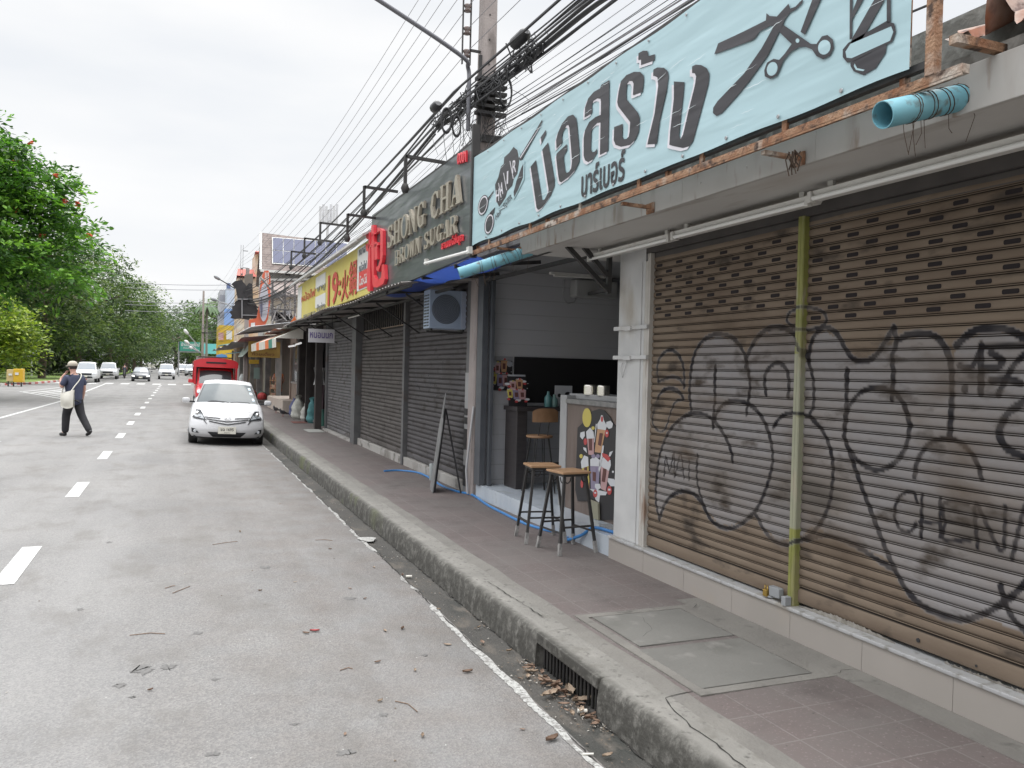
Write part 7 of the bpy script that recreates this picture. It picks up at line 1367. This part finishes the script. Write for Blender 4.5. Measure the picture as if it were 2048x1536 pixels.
wall = on(524, 545, 51); mb = MB(); mb.box((wall.x+.1, 50.8, 3), (on(690, 560, 51).x, 54, wall.z-.02)); mb.build('wall', mat('grey_render', (.42, .41, .40), (.34, .33, .32), 1.6, .8), h)
mb = MB(); a, b = on(567, 545, 50.7), on(580, 551, 50.7); mb.box((a.x, 50.7, b.z), (b.x, 50.78, a.z)); mb.build('window', GLASS, h)
mb = MB(); l0, l1 = on(536, 562, 47), on(650, 560, 47); mb.add([(l0.x, 47, l0.z-.8), (l1.x, 47, l1.z-.8), (l1.x, 50.5, l1.z+.3), (l0.x, 50.5, l0.z+.3)], [(0, 1, 2, 3)]); lr = mb.build('lower_roof', RTILE, h); mb = MB(); mb.bar((l0.x, 50.4, l0.z+.38), (l1.x, 50.4, l1.z+.36), .12); mb.build('eaves', SW, lr)
mb = MB(); mb.box((l0.x+.2, 47.6, .15), (l1.x, 50.8, l0.z-.6)); mb.build('lower_wall', CREAM, h)
eu = (rB-rA).normalized(); ev = (rD-rA).normalized(); nn = eu.cross(ev).normalized(); nn = nn if nn.y < 0 else -nn
SOL = striped('solar_cell', (.055, .062, .12), (.075, .082, .15), 'x', 8, .25, 0, .9)
for i in range(7):
    for j in range(2):
        def q_(px, py):
            d = P(px, py, y=60)-Vector((0, 0, CH)); k = (rA-Vector((0, 0, CH))).dot(nn)/d.dot(nn); return Vector((0, 0, CH))+d*k
        x0, x1 = 545.5+i*21.3, 545.5+(i+1)*21.3-1.6; y0 = 478+i*1.65+j*25.5; y1 = y0+24
        if i < 6 or True:
            mb = MB(); pts = [q_(x0, y0), q_(x1, y0+1.5), q_(x1, y1+1.5), q_(x0, y1)]; pf = [p_+nn*.06 for p_ in (q_(x0-1.6, y0-1.6), q_(x1+1.6, y0), q_(x1+1.6, y1+3), q_(x0-1.6, y1+1.6))]; mb.prism(pf, nn*.04)
            mb.use(1); mb.prism([p_+nn*.10 for p_ in pts], nn*.02); mb.build('solar_panel', [SW, SOL], rf)
# small red roofed house and antenna mast
t = thing('red_roof_house', 'small house with red roofs seen behind the brown shingled one', 'house', (4, 64, .15)); mb = MB(); RR = mat('red_roof', (.34, .07, .055), (.42, .11, .08), 2, .7)
for (x0, y0, x1, y1) in ((472, 534, 511, 556), (508, 498, 522, 508)):
    a, b = P(x0, y0, y=64), P(x1, y1, y=64); mb.add([(a.x+.2, 65, a.z), (b.x, 65, a.z), (b.x, 63, b.z), (a.x, 63, b.z), (a.x+.2, 67, b.z), (b.x, 67, b.z)], [(0, 1, 2, 3), (0, 1, 5, 4), (0, 3, 4)])
mb.build('roof', RR, t); mb = MB(); a, b = P(475, 557, y=64), P(522, 600, y=64); mb.box((a.x, 63.5, .15), (b.x, 67, a.z)); a2 = P(510, 510, y=64); mb.box((a2.x, 63.6, a.z), (b.x, 66.5, a2.z)); mb.build('wall', mat('orange_wall', (.52, .34, .20), (.56, .5, .44), 1, .7), t)
t = thing('antenna_mast', 'white cluster of mobile phone antennas on a thin mast above the roof', 'antenna', (14, 92, .15)); mb = MB(); AW = mat('antenna_white', (.55, .55, .57), None, 4, .5); c = P(656, 420, y=92); mb.tube([(c.x, 92, .15), (c.x, 92, P(656, 455, y=92).z), (c.x, 92, c.z)], [.25, .14, .1], 8); mb.build('mast', AW, t)
for px, dy in ((641, -.6), (647, .5), (653, -.8), (662, .4), (668, -.7), (674, .6)):
    a, b = P(px, 408 if dy > 0 else 412, y=92+dy), P(px, 448, y=92+dy); mb = MB(); mb.box((a.x-.13, 92+dy-.08, b.z), (a.x+.13, 92+dy+.08, a.z), .03); mb.build('antenna', AW, t)
mb = MB()
for py in (420, 442): a, b = P(641, py, y=92), P(674, py+1, y=92); mb.bar(a, b, .08); mb.bar((c.x, 91.2, a.z), (c.x, 92.8, a.z), .08)
mb.build('mounting_frame', AW, t)
# distant blocks, gantry, boards
def block(name, lab, px0, py0, px1, y, d, m, bands=None, cat_='building'):
    a, b = P(px0, py0, y=y), P(px1, py0, y=y); t = thing(name, lab, cat_, ((a.x+b.x)/2, y, .15)); mb = MB(); mb.box((a.x, y, .15), (b.x, y+d, a.z)); mb.build('wall', m, t)
    mb = MB(); n = 0
    for (x0, y0, x1, y1) in (bands or []): p_, q = P(x0, y0, y=y), P(x1, y1, y=y); mb = MB(); mb.box((p_.x, y-.06, q.z), (q.x, y-.002, p_.z)); mb.build('window', GLASS if name == 'far_house' else mat('slate_blue', (.12, .16, .3), None, 3, .5), t)
    return t
block('tower_block', 'narrow pale blue and white block behind the torn black sign', 454, 574, 470, 112, 8, mat('pale_blue_wall', (.50, .56, .66), None, 3, .7), [(453, 566, 461, 577)])
mb = MB(); facing(mb, 449, 617, 468, 652, 108, .5); simple('blue_hoarding', mb, mat('hoarding_blue', (.22, .36, .66), None, 3, .6), 'light blue hoarding below the pale tower block', 'hoarding')
block('tower_block', 'grey striped slab building left of the pale blue block', 440, 580, 451, 116, 6, striped('grey_bands', (.45, .45, .47), (.3, .3, .33), 'z', .45, .7, 0, .6))
t = block('yellow_building', 'yellow shop building with pink and white signs down the street', 439, 650, 480, 82, 6, mat('yellow_wall', (.55, .36, .02), (.6, .42, .05), 1.5, .6))
mb = MB(); facing(mb, 437, 665, 447, 680, 81.7, .1); facing(mb, 470, 663, 478, 672, 81.7, .1); mb.build('pink_sign', mat('sign_pink', (.5, .22, .22), (.5, .4, .38), 2, .6), t); mb = MB(); facing(mb, 453, 661, 464, 679, 81.6, .1); mb.build('white_sign', SW, t)
mb = MB(); facing(mb, 478, 664, 500, 690, 60, .2); simple('orange_board', mb, mat('board_orange', (.55, .27, .10), (.45, .4, .36), .8, .6), 'orange and white advertising board partly hidden by the pole', 'board')
t = thing('road_sign_gantry', 'green overhead direction sign with two white written lines far up the road', 'road sign', (3, 130, 0)); mb = MB(); a, b = facing(mb, 358, 683, 400, 703, 130, .15); mb.build('panel', mat('sign_green', (.05, .26, .19), None, 3, .5), t); mb = MB(); text(mb, 'บ้านเชียงใหม่', 1, Vector((a.x+.3, 129.98, b.z+.72)), PX, UZ, .01, bold=.02, fit=(2.5, .55)); text(mb, 'ถนนคนเดิน', 1, Vector((a.x+.6, 129.98, b.z+.35)), PX, UZ, .01, bold=.01, fit=(1.7, .25)); mb.build('lettering', SW, t)
mb = MB(); mb.bar((a.x, 130.1, 0), (a.x, 130.1, a.z), .2); mb.bar((b.x+.6, 130.1, 0), (b.x+.6, 130.1, a.z), .2); mb.bar((a.x, 130.2, b.z-.1), (b.x+3, 130.2, b.z-.1), .2); mb.build('posts', STEEL, t)
mb = MB(); facing(mb, 404, 687, 434, 708, 126, .15); simple('cyan_board', mb, mat('board_cyan', (.16, .55, .52), None, 3, .5), 'plain cyan board beside the green direction sign', 'board')
block('far_house', 'low grey shop house at the far end of the street', 395, 712, 470, 140, 10, mat('far_wall', (.2, .17, .16), (.3, .26, .24), .6, .8), [(415, 718, 425, 730), (435, 718, 450, 728)])
# street lamps on the far poles
for px0, py0, px1, py1, y, lab in ((368, 659, 395, 690, 80, 'white street lamp head highest over the road, angled arm'), (369, 681, 398, 703, 95, 'white street lamp head below the highest one'), (379, 694, 398, 704, 110, 'small white street lamp head lowest above the green sign'), (428, 552, 470, 577, 44, 'dark street lamp arm above the torn black sign'), (422, 597, 462, 612, 55, 'thin pale lamp arm behind the torn black sign')):
    a, b = P(px0, py0, y=y), P(px1, py1, y=y+.5); t = thing('street_lamp', lab, 'street lamp', tuple(b)); k = y/80; mb = MB(); mb.tube([b, a.lerp(b, .25)], .05*k, 6); mb.build('arm', STEEL if y > 50 else DARK, t); mb = MB(); mb.tube([a, a.lerp(b, .08), a.lerp(b, .25), a.lerp(b, .3)], [.06*k, .16*k, .13*k, .05*k], 8); mb.build('lamp_head', SW if y > 55 else GREYP, t)
for i, (py, z) in enumerate(((566, 0), (576, 0), (603, 0), (610, 0), (622, 0))):
    a = P(250, py-1, y=70+i*9); b = P(485, py+3, y=70+i*9); mb = MB(); mb.tube(cat(a, b, .12, 12), .02+.002*i, 4); simple('crossing_wire', mb, mat('wire_grey', (.2, .2, .22), None, 3, .6), 'thin grey wire crossing the road between the trees and the far poles', 'wire', 'wires crossing the far road')
# left side things: bins, sign post, low post, gate
t = thing('yellow_bins', 'pair of yellow recycling bins with a pale front on the far verge', 'bin', (-9.8, 63.5, 0)); a = P(15, 773, z=0); y = a.y; k = [P(x, 740, y=y) for x in (13, 27, 46)]
mb = MB(); mb.box((k[0].x, y, .35), (k[1].x, y+.8, P(13, 739, y=y).z), .03); mb.build('pale_front', mat('bin_cream', (.5, .38, .18), None, 4, .6), t); mb = MB(); mb.box((k[1].x, y-.05, .3), (k[2].x, y+.8, P(46, 738, y=y).z), .03); mb.build('yellow_box', mat('bin_yellow', (.6, .38, .02), (.55, .33, .02), 3, .5), t)
mb = MB(); 
for p_ in (k[0].x+.1, k[1].x, k[2].x-.1): mb.bar((p_, y+.1, 0), (p_, y+.1, .4), .08)
mb.bar((k[0].x, y-.1, .2), (k[2].x+.5, y-.1, .22), .06); mb.build('frame', DARK, t)
mb = MB(); facing(mb, 17, 747, 24, 751, y-.08, .03); facing(mb, 30, 745, 37, 750, y-.1, .03); mb.build('stickers', SW, t)
t = thing('sign_post', 'white post with a small grey square sign on the verge', 'sign', (-12, 86, 0)); q = P(63, 752, z=.1); mb = MB(); mb.tube([(q.x, q.y, .1), (q.x, q.y, P(66, 719, y=q.y).z)], .09, 8); mb.build('post', SW, t); mb = MB(); facing(mb, 58, 698, 73, 711, q.y-.1, .08); mb.build('panel', mat('sign_pale', (.3, .36, .36), None, 4, .5), t)
mb = MB(); facing(mb, 64, 700, 67, 708, q.y-.16, .04); mb.build('symbol', SW, t)
t = thing('motorcycle', 'small scooter with rider between the second pickup and the dark saloon', 'motorcycle', (0, 0, 0)); mb = MB(); mb.tube([(0, .1, .3), (0, .3, .95), (0, .5, .6), (0, 1.2, .75), (0, 1.5, .6)], [.08, .1, .14, .16, .08], 8); mb.bar((-.33, .3, 1.0), (.33, .3, 1.0), .05); mb.build('body', PM[0], t)
for y_ in (.1, 1.4): mb = MB(); mb.lathe((-.05, y_, .3), [(.2, 0), (.3, .02), (.3, .08), (.2, .1)], 16, 'x'); mb.build('wheel', TYRE, t)
q = P(248, 757, z=0); t.location = (q.x, q.y, 0)
p_ = stand_person(248, q.y+.7, 1.6, mat('jacket_grey', (.06, .07, .09), None, 4, .8), mat('trousers_black', (1, 1, 1)), 'rider in dark jacket seated on the small scooter'); p_.location = (q.x, q.y+.75, .12); p_.scale = (1, 1, .9)
# ================================================================== TREES
LEAF = leafmat('foliage'); BARK = mat('bark', (.10, .075, .06), (.16, .12, .095), 3, .9, stretch=(1, 1, .25), bump=.6)
def leaves(name, blobs, nclus, per, size, pal, seed, spray=.5, flat=.35, cr=.8, hollow=.45):
    rs = np.random.RandomState(seed); B_ = np.array([b[:6] for b in blobs], float); vol = B_[:, 3]*B_[:, 4]*B_[:, 5]; k = rs.choice(len(B_), nclus, p=vol**.8/np.sum(vol**.8))
    d = rs.normal(size=(nclus, 3)); d /= np.linalg.norm(d, axis=1)[:, None]; rad = hollow+(1-hollow)*rs.uniform(size=nclus)**.5; rad *= 1+.10*np.sin(d[:, 0]*5+d[:, 2]*7+seed)+rs.normal(0, .05, nclus)
    c = B_[k, :3]+d*B_[k, 3:6]*rad[:, None]
    ax = d*np.array([1, 1, .35])+rs.normal(0, .35, (nclus, 3)); ax /= np.linalg.norm(ax, axis=1)[:, None]
    cc = np.repeat(c, per, 0); aa = np.repeat(ax, per, 0); n = nclus*per; s = rs.uniform(-1, 1, n)
    side = np.cross(aa, [0, 0, 1]); side /= np.linalg.norm(side, axis=1)[:, None]+1e-6
    pos = cc+aa*(s*cr)[:, None]+side*(rs.normal(0, cr*spray, n))[:, None]+np.stack([np.zeros(n), np.zeros(n), -.28*cr*s*s+rs.normal(0, cr*flat*.5, n)], -1)
    u = aa+side*rs.normal(0, .9, n)[:, None]+rs.normal(0, .3, (n, 3)); u /= np.linalg.norm(u, axis=1)[:, None]; w_ = np.cross(u, rs.normal(0, .45, (n, 3))+[0, 0, 1]); w_ /= np.linalg.norm(w_, axis=1)[:, None]
    L1 = size*rs.uniform(.6, 1.35, n); W1 = L1*rs.uniform(.32, .55, n)
    v = np.stack([pos-u*L1[:, None]*.5, pos+w_*W1[:, None]*.5+u*L1[:, None]*.05, pos+u*L1[:, None]*.5+np.array([0, 0, -1])*L1[:, None]*.12, pos-w_*W1[:, None]*.5+u*L1[:, None]*.05], 1).reshape(-1, 3)
    pl = np.array(pal); ci = rs.uniform(0, 1, nclus); ci = np.repeat(ci, per)+rs.normal(0, .16, n); ci = np.clip(ci, 0, .999)*(len(pl)-1); i0 = ci.astype(int); fr = (ci-i0)[:, None]; col = pl[i0]*(1-fr)+pl[np.minimum(i0+1, len(pl)-1)]*fr
    me = bpy.data.meshes.new(name); me.vertices.add(4*n); me.vertices.foreach_set('co', v.astype('f4').ravel()); me.loops.add(4*n); me.loops.foreach_set('vertex_index', np.arange(4*n)); me.polygons.add(n); me.polygons.foreach_set('loop_start', np.arange(0, 4*n, 4)); me.polygons.foreach_set('loop_total', np.full(n, 4)); me.update()
    at = me.color_attributes.new('Leaf', 'FLOAT_COLOR', 'POINT'); at.data.foreach_set('color', np.concatenate([np.repeat(col, 4, 0), np.ones((4*n, 1))], 1).astype('f4').ravel()); me.materials.append(LEAF)
    o = bpy.data.objects.new(name, me); COL.objects.link(o); return o
def trunk(parent, base, top, r0, limbs, seed):
    r = random.Random(seed); base, top = Vector(base), Vector(top); mb = MB(); mid = base.lerp(top, .5)+Vector((r.uniform(-.3, .3), r.uniform(-.3, .3), 0)); mb.tube(smooth([tuple(base-Vector((0, 0, .2))), tuple(base.lerp(mid, .3)), tuple(mid), tuple(top)], 4), [r0*1.35]+[r0*(1-.035*i) for i in range(12)], 10)
    for l in limbs: l = Vector(l); s = mid.lerp(top, r.uniform(.1, .9)); m_ = s.lerp(l, .5)+Vector((0, 0, .4)); mb.tube(smooth([tuple(s), tuple(m_), tuple(l)], 4), [r0*.5*(1-.09*i) for i in range(9)], 7)
    return mb.build('trunk', BARK, parent)
G1 = [(.02, .055, .014), (.045, .12, .02), (.095, .23, .03), (.19, .36, .05)]; G2 = [(.02, .04, .016), (.04, .075, .024), (.085, .135, .038), (.15, .20, .06)]; G3 = [(.07, .12, .02), (.16, .23, .03), (.32, .38, .05)]; G_HAZE = [(.055, .085, .055), (.09, .125, .085), (.13, .16, .11)]
t = thing('flame_tree', 'nearest large tree with feathery bright green leaves and a few red flowers', 'tree', (-12.5, 45, 0))
bl = [(-10.6, 45, 9.0, 5.4, 5.5, 4.1), (-7.0, 43.5, 7.4, 3.5, 3.6, 2.8), (-5.0, 42.5, 6.6, 2.1, 2.2, 1.9), (-5.8, 43, 9.3, 2.0, 2.4, 1.7), (-8.3, 44, 10.9, 2.0, 2.4, 1.7), (-9.6, 44, 11.9, 2.4, 3, 1.7), (-9.0, 42, 6.4, 3.4, 3.0, 2.2), (-7.0, 44, 10.2, 2.5, 2.6, 1.6), (-14, 46, 10, 5, 5, 4.5)]
o = leaves('crown', bl, 1500, 34, .30, G1, 3, spray=.34, flat=.22, cr=.85, hollow=.35); o.parent = t; o.matrix_parent_inverse = parent_world(t).inverted()
trunk(t, (-12.5, 45, 0), (-11.5, 45, 8), .45, [b[:3] for b in bl], 4)
for a, b in ((32, 325), (131, 402), (157, 408), (84, 470), (30, 420), (60, 285), (112, 350), (180, 470)):
    q = P(a, b, y=42.6); mb = MB(); r = random.Random(a)
    for k in range(7): d = Vector((r.uniform(-1, 1), r.uniform(-1, 1), r.uniform(-1, 1)))*.1; mb.lathe(q+d, [(.02, -.05), (.09, 0), (.02, .04)], 6)
    o = mb.build('flower', mat('flower_red', (.65, .10, .04), None, 4, .6), t)
def tree(name, lab, x, y, h, r_, pal, seed, grp=None, size=.42, n=620, per=18, z0=.25, lean=0, hollow=.5):
    t = thing(name, lab, 'tree', (x, y, 0), 0, grp); rs = random.Random(seed); bl = [(x, y, h*.62, r_*.85, r_*.85, h*.34), (x+r_*.2, y, h*.34, r_*.75, r_*.8, h*.20)]
    for k in range(7): a = k*.9+rs.random(); bl.append((x+r_*.6*math.cos(a), y+r_*.6*math.sin(a), h*(.30+.48*rs.random()), r_*.45, r_*.45, h*.17))
    for k in range(3): bl.append((x+rs.uniform(-.5, .5)*r_, y+rs.uniform(-.4, .4)*r_, h*.86, r_*.3, r_*.3, h*.11))
    o = leaves('crown', bl, n, per, size, pal, seed, spray=.5, flat=.5, cr=1.0, hollow=hollow); o.parent = t; o.matrix_parent_inverse = parent_world(t).inverted(); trunk(t, (x, y, 0), (x+lean, y, h*.6), r_*.055, [b[:3] for b in bl[1:6]], seed); return t
TG = 'row of roadside trees across the road'
row = [(-12.3, 92, 15.5, 6.8, G2, 'dark green roadside tree right behind the feathery flame tree'), (-11.0, 112, 16, 7.5, G2, 'broad roadside tree over the oncoming pickups'), (-9.5, 135, 15.5, 8, G2, 'roadside tree whose crown drops towards the dark saloon'), (-8.6, 162, 15.2, 8, G2, 'roadside tree with ragged crown farther along the row'), (-8.5, 192, 15, 8.5, G2, 'roadside tree near the far end of the row'), (-8.5, 228, 14.5, 8, [(.035, .06, .03), (.06, .095, .04), (.09, .14, .05)], 'last paler roadside tree where the row ends'), (-20, 88, 17, 8, G2, 'tall tree behind the front row, near the sign post'), (-22, 115, 18, 9, G2, 'second tall tree behind the front row'), (-19, 150, 17, 9, G2, 'third tall tree behind the front row')]
for i, (x, y, h_, r_, pal, lab) in enumerate(row): tree('roadside_tree', lab, x, y, h_, r_, pal, 20+i, TG, n=760 if i < 6 else 520, per=20, hollow=.45)
for i, (x, y) in enumerate(((-15.5, 23), (-15.5, 8), (-16, -9))):   # unseen copies added past the frame's edge to keep low sky off the shopfronts
    c_ = copy_tree([o for o in bpy.data.objects if o.name == 'roadside_tree'][0]); c_.location = (x, y, 0); c_['label'] = ('unseen roadside tree nearest the walking man, added to shade the shops', 'unseen roadside tree level with the drink shop, added to shade the shops', 'unseen roadside tree behind the camera, added to shade the shops')[i]
tree('young_tree', 'yellow green leafy tree under the flame tree by the yellow bins', -12.6, 72, 6.9, 3.0, G3, 41, size=.36, n=420, per=16)
q = P(28, 747, z=.1); t = thing('leaning_tree', 'leaning brown tree trunk on the verge behind the yellow bins', 'tree', (q.x, q.y, 0)); trunk(t, (q.x, q.y, 0), (q.x+1.8, q.y, 9), .62, [(q.x+4, q.y, 9), (q.x-3, q.y+2, 10)], 9); o = leaves('crown', [(q.x+1, q.y+3, 10.5, 6, 5, 3.8)], 320, 16, .4, G2, 61, cr=1.0); o.parent = t; o.matrix_parent_inverse = parent_world(t).inverted()
o = leaves('shrub_belt', [(-17-4*k, 84+16*k, 2.6, 6, 9, 3.1) for k in range(11)]+[(-30, 150+20*k, 5, 14, 14, 7) for k in range(4)]+[(-13.5, 118+18*k, 2.6, 4.5, 9, 3.0) for k in range(8)]+[(-9+6*k, 262+6*k, 5, 6, 6, 6) for k in range(3)], 2600, 20, .95, [(.016, .026, .013), (.026, .042, .018), (.045, .065, .026)], 77, cr=1.6, hollow=.2); o['kind'] = 'stuff'; tag(o, 'belt of shrubs with leaves coloured dark for the shade under the roadside trees', 'shrubs')  # leaf colours darkened to carry the shade below the crowns
for i, (px, y, h_, r_, lab) in enumerate(((378, 330, 26, 15, 'haze tinted grey green tree high behind the green direction sign'), (352, 300, 20, 12, 'haze tinted grey green tree at the end of the roadside row'), (398, 360, 22, 13, 'haze tinted grey tree behind the areca palm'))): tree('distant_tree', lab, P(px, 728, y=y).x, y, h_, r_, G_HAZE, 50+i, 'haze tinted trees beyond the crossing', size=1.0, n=420, per=14)  # distance haze is put into the pale leaf colours
for i, (px, y, h_, r_, lab) in enumerate(((428, 175, 15, 6.5, 'green tree rising behind the cyan board'), (452, 160, 14, 5.5, 'green tree beside the grey striped slab'), (402, 200, 11, 6, 'low bright green tree behind the far poles'))): tree('street_tree', lab, P(px, 728, y=y).x, y, h_, r_, [(.04, .075, .02), (.07, .13, .03), (.11, .18, .04)], 70+i, 'trees behind the far shops', size=.6, n=330, per=14)
# areca palm
q = P(412, 700, y=100); t = thing('areca_palm', 'slim areca palm with drooping fronds above the far pole', 'palm', (q.x, 100, 0)); zt = P(412, 612, y=100).z; mb = MB(); mb.tube([(q.x+.1, 100, 0), (q.x+.05, 100, zt*.5), (q.x, 100, zt)], [.16, .12, .10], 8); mb.build('trunk', mat('palm_trunk', (.2, .19, .15), None, 4, .8), t)
rs = random.Random(6)
for k in range(9):
    a = k*2*math.pi/9+rs.random()*.3; L_ = 1.45; mb = MB(); P0 = []
    for s in range(9):
        f = s/8; P0.append(Vector((q.x+math.cos(a)*L_*f, 100+math.sin(a)*L_*f, zt+.75*f-1.55*f*f+.1)))
    for s in range(1, 9):
        d = (P0[s]-P0[s-1]).normalized(); sd = d.cross(Vector((0, 0, 1))).normalized(); 
        for e in (-1, 1): mb.add([P0[s-1], P0[s], P0[s]+sd*e*.34+d*.22-Vector((0, 0, .22)), P0[s-1]+sd*e*.34+d*.22-Vector((0, 0, .2))], [(0, 1, 2, 3)])
    mb.tube(P0, .02, 4); mb.build('frond', mat('frond_green', (.05, .10, .035), (.08, .14, .05), 4, .6), t)
# ================================================================== LITTER
rr = random.Random(9); LM = [mat('dry_leaf_brown', (.15, .095, .065), (.21, .14, .10), 20, .8), mat('dry_leaf_tan', (.24, .175, .125), (.29, .225, .165), 20, .8), mat('dry_leaf_red', (.42, .05, .06), (.2, .05, .04), 14, .7), mat('dead_twig', (.17, .11, .075), None, 9, .9), mat('paper_scrap', (.55, .53, .48), None, 9, .8)]
def leaf(x, y, z, s, mi, lab='curled brown dry leaf lying on the road or in the gutter', grp='dry leaves on the road and gutter', name='dry_leaf'):
    mb = MB(); a = rr.random()*6.28; cu = rr.uniform(.15, .6)
    def f(u, v): w_ = math.sin(math.pi*min(1, u*.94+.03))**.8*(1+.15*math.sin(u*23)); X = (u-.5)*s; Y = (v-.5)*s*.42*w_; return (x+X*math.cos(a)-Y*math.sin(a), y+X*math.sin(a)+Y*math.cos(a), z+.003+cu*s*.9*((v-.5)**2*2+(u-.5)**2*.8)+.002)
    mb.grid(f, 8, 4); simple(name, mb, LM[mi], lab, 'leaf', grp)
for a, b, s, mi in ((629, 1270, .085, 2), (805, 1260, .06, 0), (935, 1345, .085, 0), (895, 1290, .07, 1), (1104, 1480, .11, 0), (755, 1330, .055, 0), (830, 1345, .05, 1), (748, 1135, .06, 1), (965, 1283, .08, 0), (1018, 1300, .055, 1), (958, 1253, .05, 1), (877, 1218, .045, 1), (730, 1200, .05, 0), (805, 1150, .06, 0), (1045, 1460, .04, 0), (770, 1265, .06, 1), (480, 1070, .06, 1), (845, 1480, .05, 1), (700, 1180, .05, 0), (660, 1100, .05, 0), (1215, 1510, .08, 1), (560, 1010, .05, 1), (610, 960, .06, 0), (300, 1400, .04, 0), (690, 1480, .045, 0), (760, 1410, .05, 1), (590, 1170, .04, 1), (520, 1190, .04, 0)):
    q = P(a, b, z=-.05); leaf(q.x, q.y, rz(q.x), s*.8, mi, *(('pinkish red fallen petal on the grey road', None, 'fallen_petal') if mi == 2 else ()))
q = P(612, 1266, z=-.02); leaf(q.x, q.y, rz(q.x), .05, 0)
for i in range(64): y = rr.uniform(3.9, 4.85); leaf(2.16-abs(rr.gauss(0, .07)), y, -.068+rr.random()*.02, rr.uniform(.025, .07), rr.choice((0, 0, 1)), 'brown dry leaf in the pile at the mouth of the storm drain', 'dry leaves piled at the storm drain')
for a, b in ((1100, 1392), (1140, 1385), (1165, 1405)): q = P(a, b, z=-.06); leaf(q.x, q.y, rz(q.x)+.01, .13, 1, 'large curled tan leaf on the pile at the storm drain', 'large dry leaves at the storm drain')
mb = MB(); mb2 = MB()
for i in range(900):
    y = rr.uniform(2.2, 16) if i > 330 else rr.uniform(3.8, 4.95); x = rr.uniform(1.94, 2.16) if i > 330 else 2.16-abs(rr.gauss(0, .07)); x = max(1.9, x)
    if i % 5 == 0 and i > 330: x = rr.uniform(-2.5, 1.85)
    s = rr.uniform(.003, .011); z = rz(x)+.002; a = rr.random()*6; (mb if i % 3 else mb2).add([(x+s*math.cos(a+k*2.1)*rr.uniform(.5, 1.3), y+s*math.sin(a+k*2.1)*rr.uniform(.5, 1.3), z+s*.4*(k == 1)) for k in range(3)]+[(x, y, z+s*.5)], [(0, 1, 3), (1, 2, 3), (2, 0, 3)])
o = mb.build('gutter_debris', mat('debris_brown', (.09, .07, .05), (.17, .13, .10), 40, .9)); o['kind'] = 'stuff'; tag(o, 'brown grit and leaf crumbs scattered along the gutter', 'debris')
o = mb2.build('pale_grit', mat('debris_pale', (.32, .30, .27), None, 5, .9)); o['kind'] = 'stuff'; tag(o, 'pale grit scattered along the gutter and road', 'grit')
for (a, b), (c_, d_) in (((259, 1275), (330, 1272)), ((425, 1090), (475, 1082)), ((790, 1395), (835, 1415)), ((330, 1180), (350, 1175)), ((630, 1075), (665, 1075)), ((680, 1336), (705, 1332)), ((380, 1175), (345, 1190))):
    p_, q = P(a, b, z=-.01), P(c_, d_, z=-.01); m_ = p_.lerp(q, .5)+Vector((.02, .03, 0)); mb = MB(); mb.tube([(v.x, v.y, rz(v.x)+.005) for v in (p_, m_, q)], .0028, 4); simple('dead_twig', mb, LM[3], 'thin dry twig lying on the road', 'twig', 'dry twigs on the road')
for a, b, lab in ((1155, 1424, 'pale folded leaf by the drain opening'), (812, 1155, 'white paper scrap in the gutter'), (1165, 1513, 'cigarette end in the gutter by the kerb')):
    q = P(a, b, z=-.06); mb = MB(); mb.tube([(q.x, q.y, rz(q.x)+.008), (q.x+.05, q.y-.02, rz(q.x)+.01)], .006 if 'cig' in lab else .012, 6); simple('litter', mb, LM[4], lab, 'litter')
